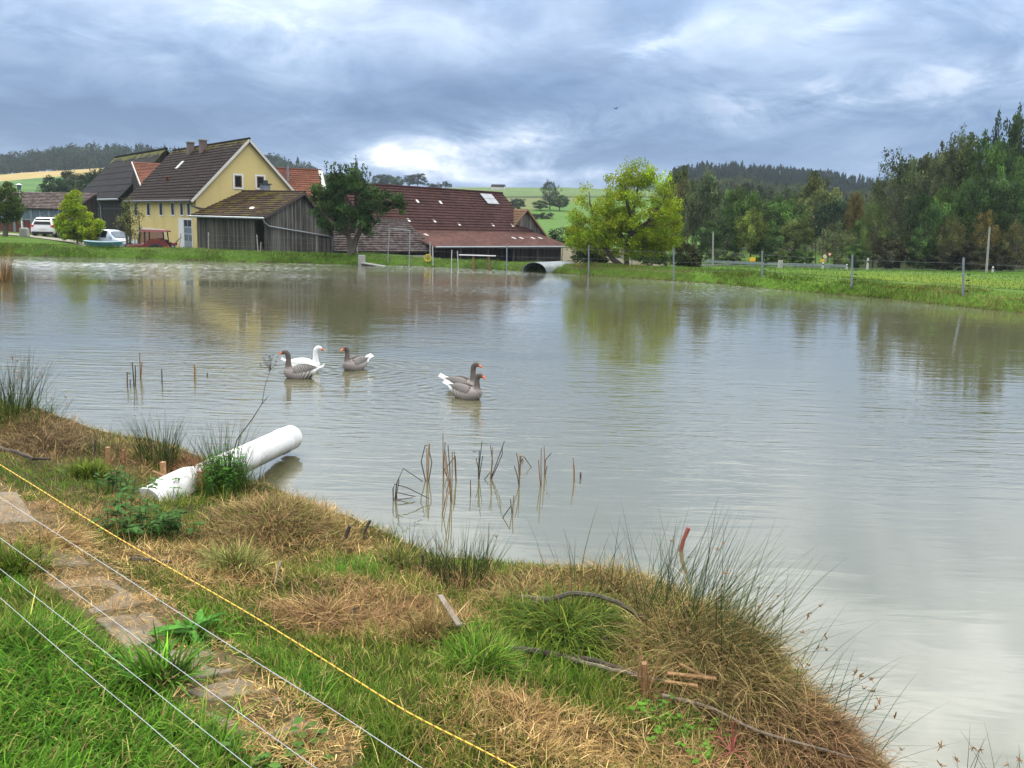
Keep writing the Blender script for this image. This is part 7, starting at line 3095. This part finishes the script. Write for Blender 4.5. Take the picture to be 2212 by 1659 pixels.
stick('branch', [(1148, 1312, .03), (1170, 1298, .10), (1230, 1284, .16), (1290, 1286, .18), (1340, 1302, .16), (1375, 1325, .1), (1398, 1352, .03)], .020, M_BARK, 'thick grey branch arching over the green tussock', 'branch', tip=.55)
stick('branch', [(1118, 1310), (1160, 1309), (1200, 1312), (1245, 1335), (1275, 1365), (1312, 1405)], .013, M_STICK, 'branch lying under the arched one, running down to the right', 'branch', z=.06)
stick('branch', [(1100, 1418), (1180, 1430), (1260, 1440), (1340, 1460), (1392, 1478)], .020, M_TWIG, 'dark branch lying left of the splintered stump', 'branch', z=.05)
stick('branch', [(1190, 1428), (1300, 1458), (1372, 1478), (1440, 1490)], .014, M_STICK, 'pale stick lying just below the dark branch', 'branch', z=.05)
stick('branch', [(1430, 1500), (1540, 1530), (1640, 1580), (1740, 1610), (1860, 1640), (1960, 1672)], .009, M_STICK, 'long thin grey branch trailing to the lower tip of the bank', 'branch', z=.09)
stick('branch', [(1520, 1545), (1640, 1590), (1760, 1625), (1900, 1665)], .018, M_TWIG, 'darker branch beside the long thin grey one', 'branch', z=.04)
stick('branch', [(285, 1219), (320, 1222), (372, 1226)], .016, M_TWIG, 'short dark stick on the mown grass above the yellow rope', 'stick')
stick('branch', [(0, 978), (40, 990), (75, 1004), (110, 1003)], .022, M_TWIG, 'dark wood piece beside the withered left tussock', 'stick', z=.05)
stick('twig', [(607, 1225), (600, 1245), (595, 1272)], .007, M_STICK, 'small pale crooked twig on the grass below the straw mound', 'twig')




def upright(name, X, Yb, Xt, Yt, r, mat, label, cat='stake', water=False, shape='square', group=None, jag=False):
    g = G(X, Yb, 0) if water else hit(X, Yb)
    t = D(Xt, Yt, g[1])
    o = Vector(g)
    e = Vector(t) - o
    m = MB()
    base = Vector((0, 0, -.15)) - Vector((e.x, e.y, 0)) * .1
    if shape == 'square':
        m.beam(base, e, r * 2, r * 1.5)
    else:
        m.tube([base, e * .5, e], r, 7)
    if jag:
        for k in range(14):
            s = Vector((RNG.normal(0, r * .9), RNG.normal(0, r * .9), 0))
            m.beam(e * RNG.uniform(.0, .4) + s, e * RNG.uniform(.75, 1.3) + s * RNG.uniform(1.2, 2.2), r * .35, r * .2)
    ob = m.build(name, mat, None, loc=o)
    tag(ob, label, cat, group)


upright('cut_stump', 232, 1002, 233, 966, .022, M_CUT, 'light sawn stake left of the upright rush clump')
upright('cut_stump', 351, 1042, 352, 998, .026, M_CUT, 'thick sawn stake just left of the buried pipe end')
upright('cut_stump', 264, 998, 267, 972, .014, M_CUT, 'small splintered stake between two sawn ones', jag=True)
upright('cut_stump', 436, 1060, 434, 1018, .020, M_CUT, 'broken stake against the pipe', jag=True)
upright('splintered_stump', 1398, 1512, 1392, 1432, .018, M_CUT, 'tall splintered orange-brown stump in front of the sedge tussock', 'stump', jag=True)
upright('dark_stake', 741, 1172, 756, 1136, .016, M_TWIG, 'short thick dark stick at the waterline right of the mound', shape='round')
upright('dark_stake', 778, 1168, 800, 1124, .011, M_TWIG, 'thinner forked stick leaning at the waterline', shape='round')
upright('dark_stake', 203, 1000, 206, 950, .008, M_TWIG, 'thin black stick beside the short rush tuft', shape='round')
upright('dark_stake', 915, 1242, 913, 1198, .010, M_TWIG, 'reddish thin stick standing at the shore left of the dense rushes', shape='round')
upright('cut_stump', 766, 1338, 767, 1312, .012, M_BARK, 'small dark stub in the dry grass left of centre')
upright('cut_stump', 667, 1332, 665, 1314, .020, M_BARK, 'small brown stub above the combed straw tuft')
upright('floating_stick', 1466, 1165 + 24, 1488, 1140, .020, M_PINK, 'reddish-brown stick poking out of the water by the rushes', 'stick', water=True, shape='round')


def plank(P, w, mat, label, t=.012):
    a, b_ = Vector(hit(*P[0])), Vector(hit(*P[1]))
    a.z += .12
    b_.z += .10
    m = MB()
    m.beam(Vector((0, 0, 0)), b_ - a, w, t)
    o = m.build('wood_plank', mat, None, bevel=.003, loc=a)
    tag(o, label, 'plank', 'loose pieces of wood')


plank([(950, 1326), (992, 1388)], .035, M_STICK, 'grey flat lath lying in the dry grass')
plank([(1439, 1499), (1545, 1503)], .030, M_CUT, 'light brown lath lying right of the splintered stump')
plank([(1465, 1478), (1520, 1499)], .022, M_CUT, 'second lath crossing above the light brown one')
plank([(1433, 1517), (1505, 1519)], .022, M_CUT, 'pale lath lying lowest by the clover')
plank([(330, 1044), (372, 1056)], .018, M_CUT, 'thin lath lying at the buried end of the pipe')


def dock_skeleton():
    p = hit(1580, 1640)
    root = thing('red_stem_plant', p, 'bare red-stemmed plant with spreading roots at the bottom edge', 'plant')
    t = Vector(D(1582, 1558, p[1])) - Vector(p)
    m = MB()
    m.tube([Vector((0, 0, -.05)), t * .5 + Vector((.005, 0, 0)), t], [.008, .006, .004], 6)
    m.build('main_stem', M_PINK, root, smooth=True)
    m = MB()
    for k in range(14):
        a = RNG.uniform(0, 6.28)
        L = RNG.uniform(.12, .26)
        e = Vector((math.cos(a) * L, math.sin(a) * L, RNG.uniform(-.02, .06)))
        m.tube([t * .2, t * .15 + e * .5 + Vector((0, 0, .03)), e], [.004, .003, .0015], 4)
    m.build('side_stems', M_PINK, root, smooth=True)


dock_skeleton()


def seed_stalk():
    """tall dry stalk that leans over the water from behind the pipe"""
    b = hit(487, 1035)
    t = D(588, 778, b[1] + .5)
    root = thing('dry_seed_stalk', b, 'tall dry stalk with a branched seed head reaching up beside the geese', 'plant')
    o = Vector(b)
    pts = [Vector(D(X, Y, b[1] + dy)) - o for X, Y, dy in ((487, 1035, 0), (512, 950, .1), (545, 905, .2), (566, 872, .3), (572, 835, .4), (585, 795, .5))]
    m = MB()
    m.tube(pts, [.007, .006, .005, .004, .003, .002], 5)
    m.tube([pts[3], Vector(D(580, 855, b[1] + .3)) - o], [.004, .002], 4)
    m.build('stem', M_TWIG, root, smooth=True)
    m = MB()
    for k in range(22):
        e = pts[-1] + Vector((RNG.normal(-.02, .05), RNG.normal(0, .04), RNG.uniform(0, .12)))
        s = pts[-1].lerp(pts[-2], RNG.random() * .25)
        m.tube([s, e], [.0018, .0012], 3)
        m.tube([e, e + Vector((0, 0, .012))], [.005, .003], 5)
    m.build('seed_head', M_TWIG, root)


seed_stalk()


# ------------------------------------------------------------------ wire fence in front
def near_fence():
    m, t, p, out = new_mat('yellow_polywire')
    tc = t.n.new('ShaderNodeTexCoord')
    w = t.m('SINE', t.m('MULTIPLY', t.sep(tc.outputs['Object'])[0], 260.0))
    t.l.new(t.mix(t.rng(w, .35, .9), (0.78, 0.52, 0.05), (0.42, 0.18, 0.03)), p.inputs['Base Color'])
    p.inputs['Roughness'].default_value = .6
    white = plain('white_polywire', (0.44, 0.46, 0.48), .5, var=.15, bmp=0)
    A = G(0, 1291, 1.3)
    B = G(429, 1659, 1.2)
    n = np.array([B[1] - A[1], -(B[0] - A[0]), 0])
    n /= np.linalg.norm(n)
    W = [[(0, 1003), (250, 1160), (530, 1320), (700, 1425), (880, 1540), (1120, 1659)], [(5, 1077), (121, 1152), (274, 1250), (400, 1333), (577, 1445), (713, 1529), (910, 1659)],
         [(0, 1162), (93, 1229), (251, 1345), (413, 1465), (683, 1659)], [(0, 1229), (132, 1333), (319, 1481), (542, 1659)], [(0, 1291), (81, 1362), (203, 1468), (309, 1555), (429, 1659)]]
    d = np.array([B[0] - A[0], B[1] - A[1], 0])
    d /= np.linalg.norm(d)
    base = np.array([A[0], A[1], land1(A[0], A[1])])
    root = thing('electric_fence', base, 'electric fence of one yellow and four white strands crossing the foreground', 'fence')
    o = Vector(base)
    ends = []
    for k, line in enumerate(W):
        P = []
        for q in line:
            r = ray(*q)
            c = np.array([0, 0, CH])
            tt = ((A - c) @ n) / (r @ n)
            P.append(c + r * tt)
        s = (P[1] - P[0]) / np.linalg.norm((P[1] - P[0])[:2])
        e = (P[-1] - P[0]) / np.linalg.norm((P[-1] - P[0])[:2])
        P = [P[0] - e * 1.6] + P + [P[-1] + e * 1.4]
        mb = MB()
        pts = [Vector(q) - o for q in P]
        fine = []
        for a, b_ in zip(pts[:-1], pts[1:]):
            for u in range(6):
                fine.append(a.lerp(b_, u / 6))
        fine.append(pts[-1])
        # soften the corners
        for _ in range(3):
            fine = [fine[0]] + [(fine[i - 1] + fine[i] * 2 + fine[i + 1]) / 4 for i in range(1, len(fine) - 1)] + [fine[-1]]
        mb.tube(fine, .0017 if k == 0 else .0010, 6)
        w_ = mb.build('wire', m if k == 0 else white, root, smooth=True)
        if k == 0:
            w_['label'] = 'yellow braided top strand'
        ends.append((pts[0], pts[-1]))
    for j in (0, 1):
        q = ends[0][j]
        z = land1(q.x + o.x, q.y + o.y) - o.z
        mb = MB()
        mb.tube([(q.x, q.y, z - .2), (q.x, q.y, q.z + .05)], .012, 8)
        mb.build('post', M_POSTWHITE, root)


near_fence()


# a bird high over the water and a small farm on the skyline
def bird():
    p = D(1330, 235, 140)
    m = MB()
    m.tube([(-.25, 0, 0), (0, 0, .02), (.22, 0, 0)], [.03, .09, .04], 6)
    m.hexa([(-.08, 0, .03), (.1, 0, .03), (.0, -.55, .16), (-.1, -.5, .16), (-.08, 0, .06), (.1, 0, .06), (.0, -.55, .18), (-.1, -.5, .18)])
    m.hexa([(-.08, 0, .03), (.1, 0, .03), (.0, .55, .16), (-.1, .5, .16), (-.08, 0, .06), (.1, 0, .06), (.0, .55, .18), (-.1, .5, .18)])
    o = m.build('bird', M_RUBBER, None, loc=p)
    o.rotation_euler = (0, 0, .6)
    tag(o, 'tiny dark bird in the cloudy sky above the bright tree', 'bird')
    p = D(1076, 417, 400)
    z = land1(p[0], p[1])
    root = thing('distant_barn', (p[0], p[1], z), 'tiny dark-roofed barn on the skyline field above the solar panels', 'barn')
    prism([(-1.6, 0), (-1.6, 1.4), (0, 2.2), (1.6, 1.4), (1.6, 0)], -2.8, 2.8).build('wall', M_TRIM, root)
    root.rotation_euler = (0, 0, 1.4)
    m = MB()
    roof_slope(m, (-1.9, -3, 1.35), (-1.9, 3, 1.35), (0, 3, 2.35), (0, -3, 2.35), .5)
    roof_slope(m, (1.9, -3, 1.35), (1.9, 3, 1.35), (0, 3, 2.35), (0, -3, 2.35), .5)
    m.build('roof', T_SLATE, root)


bird()


# ------------------------------------------------------------------ air
def haze():
    m = bpy.data.materials.new('haze')
    m.use_nodes = True
    m.node_tree.nodes.clear()
    t = NT(m.node_tree)
    out = t.n.new('ShaderNodeOutputMaterial')
    v = t.n.new('ShaderNodeVolumePrincipled')
    v.inputs['Color'].default_value = (0.72, 0.82, 0.96, 1)
    v.inputs['Density'].default_value = HAZE
    v.inputs['Anisotropy'].default_value = 0.2
    t.l.new(v.outputs[0], out.inputs['Volume'])
    mb = MB()
    mb.box(-5000, 5000, -12, 1300, -30, 75)
    o = mb.build('haze', m)
    tag(o, kind='stuff')


HAZE = 0.00022
SC.cycles.volume_bounces = 0
haze()
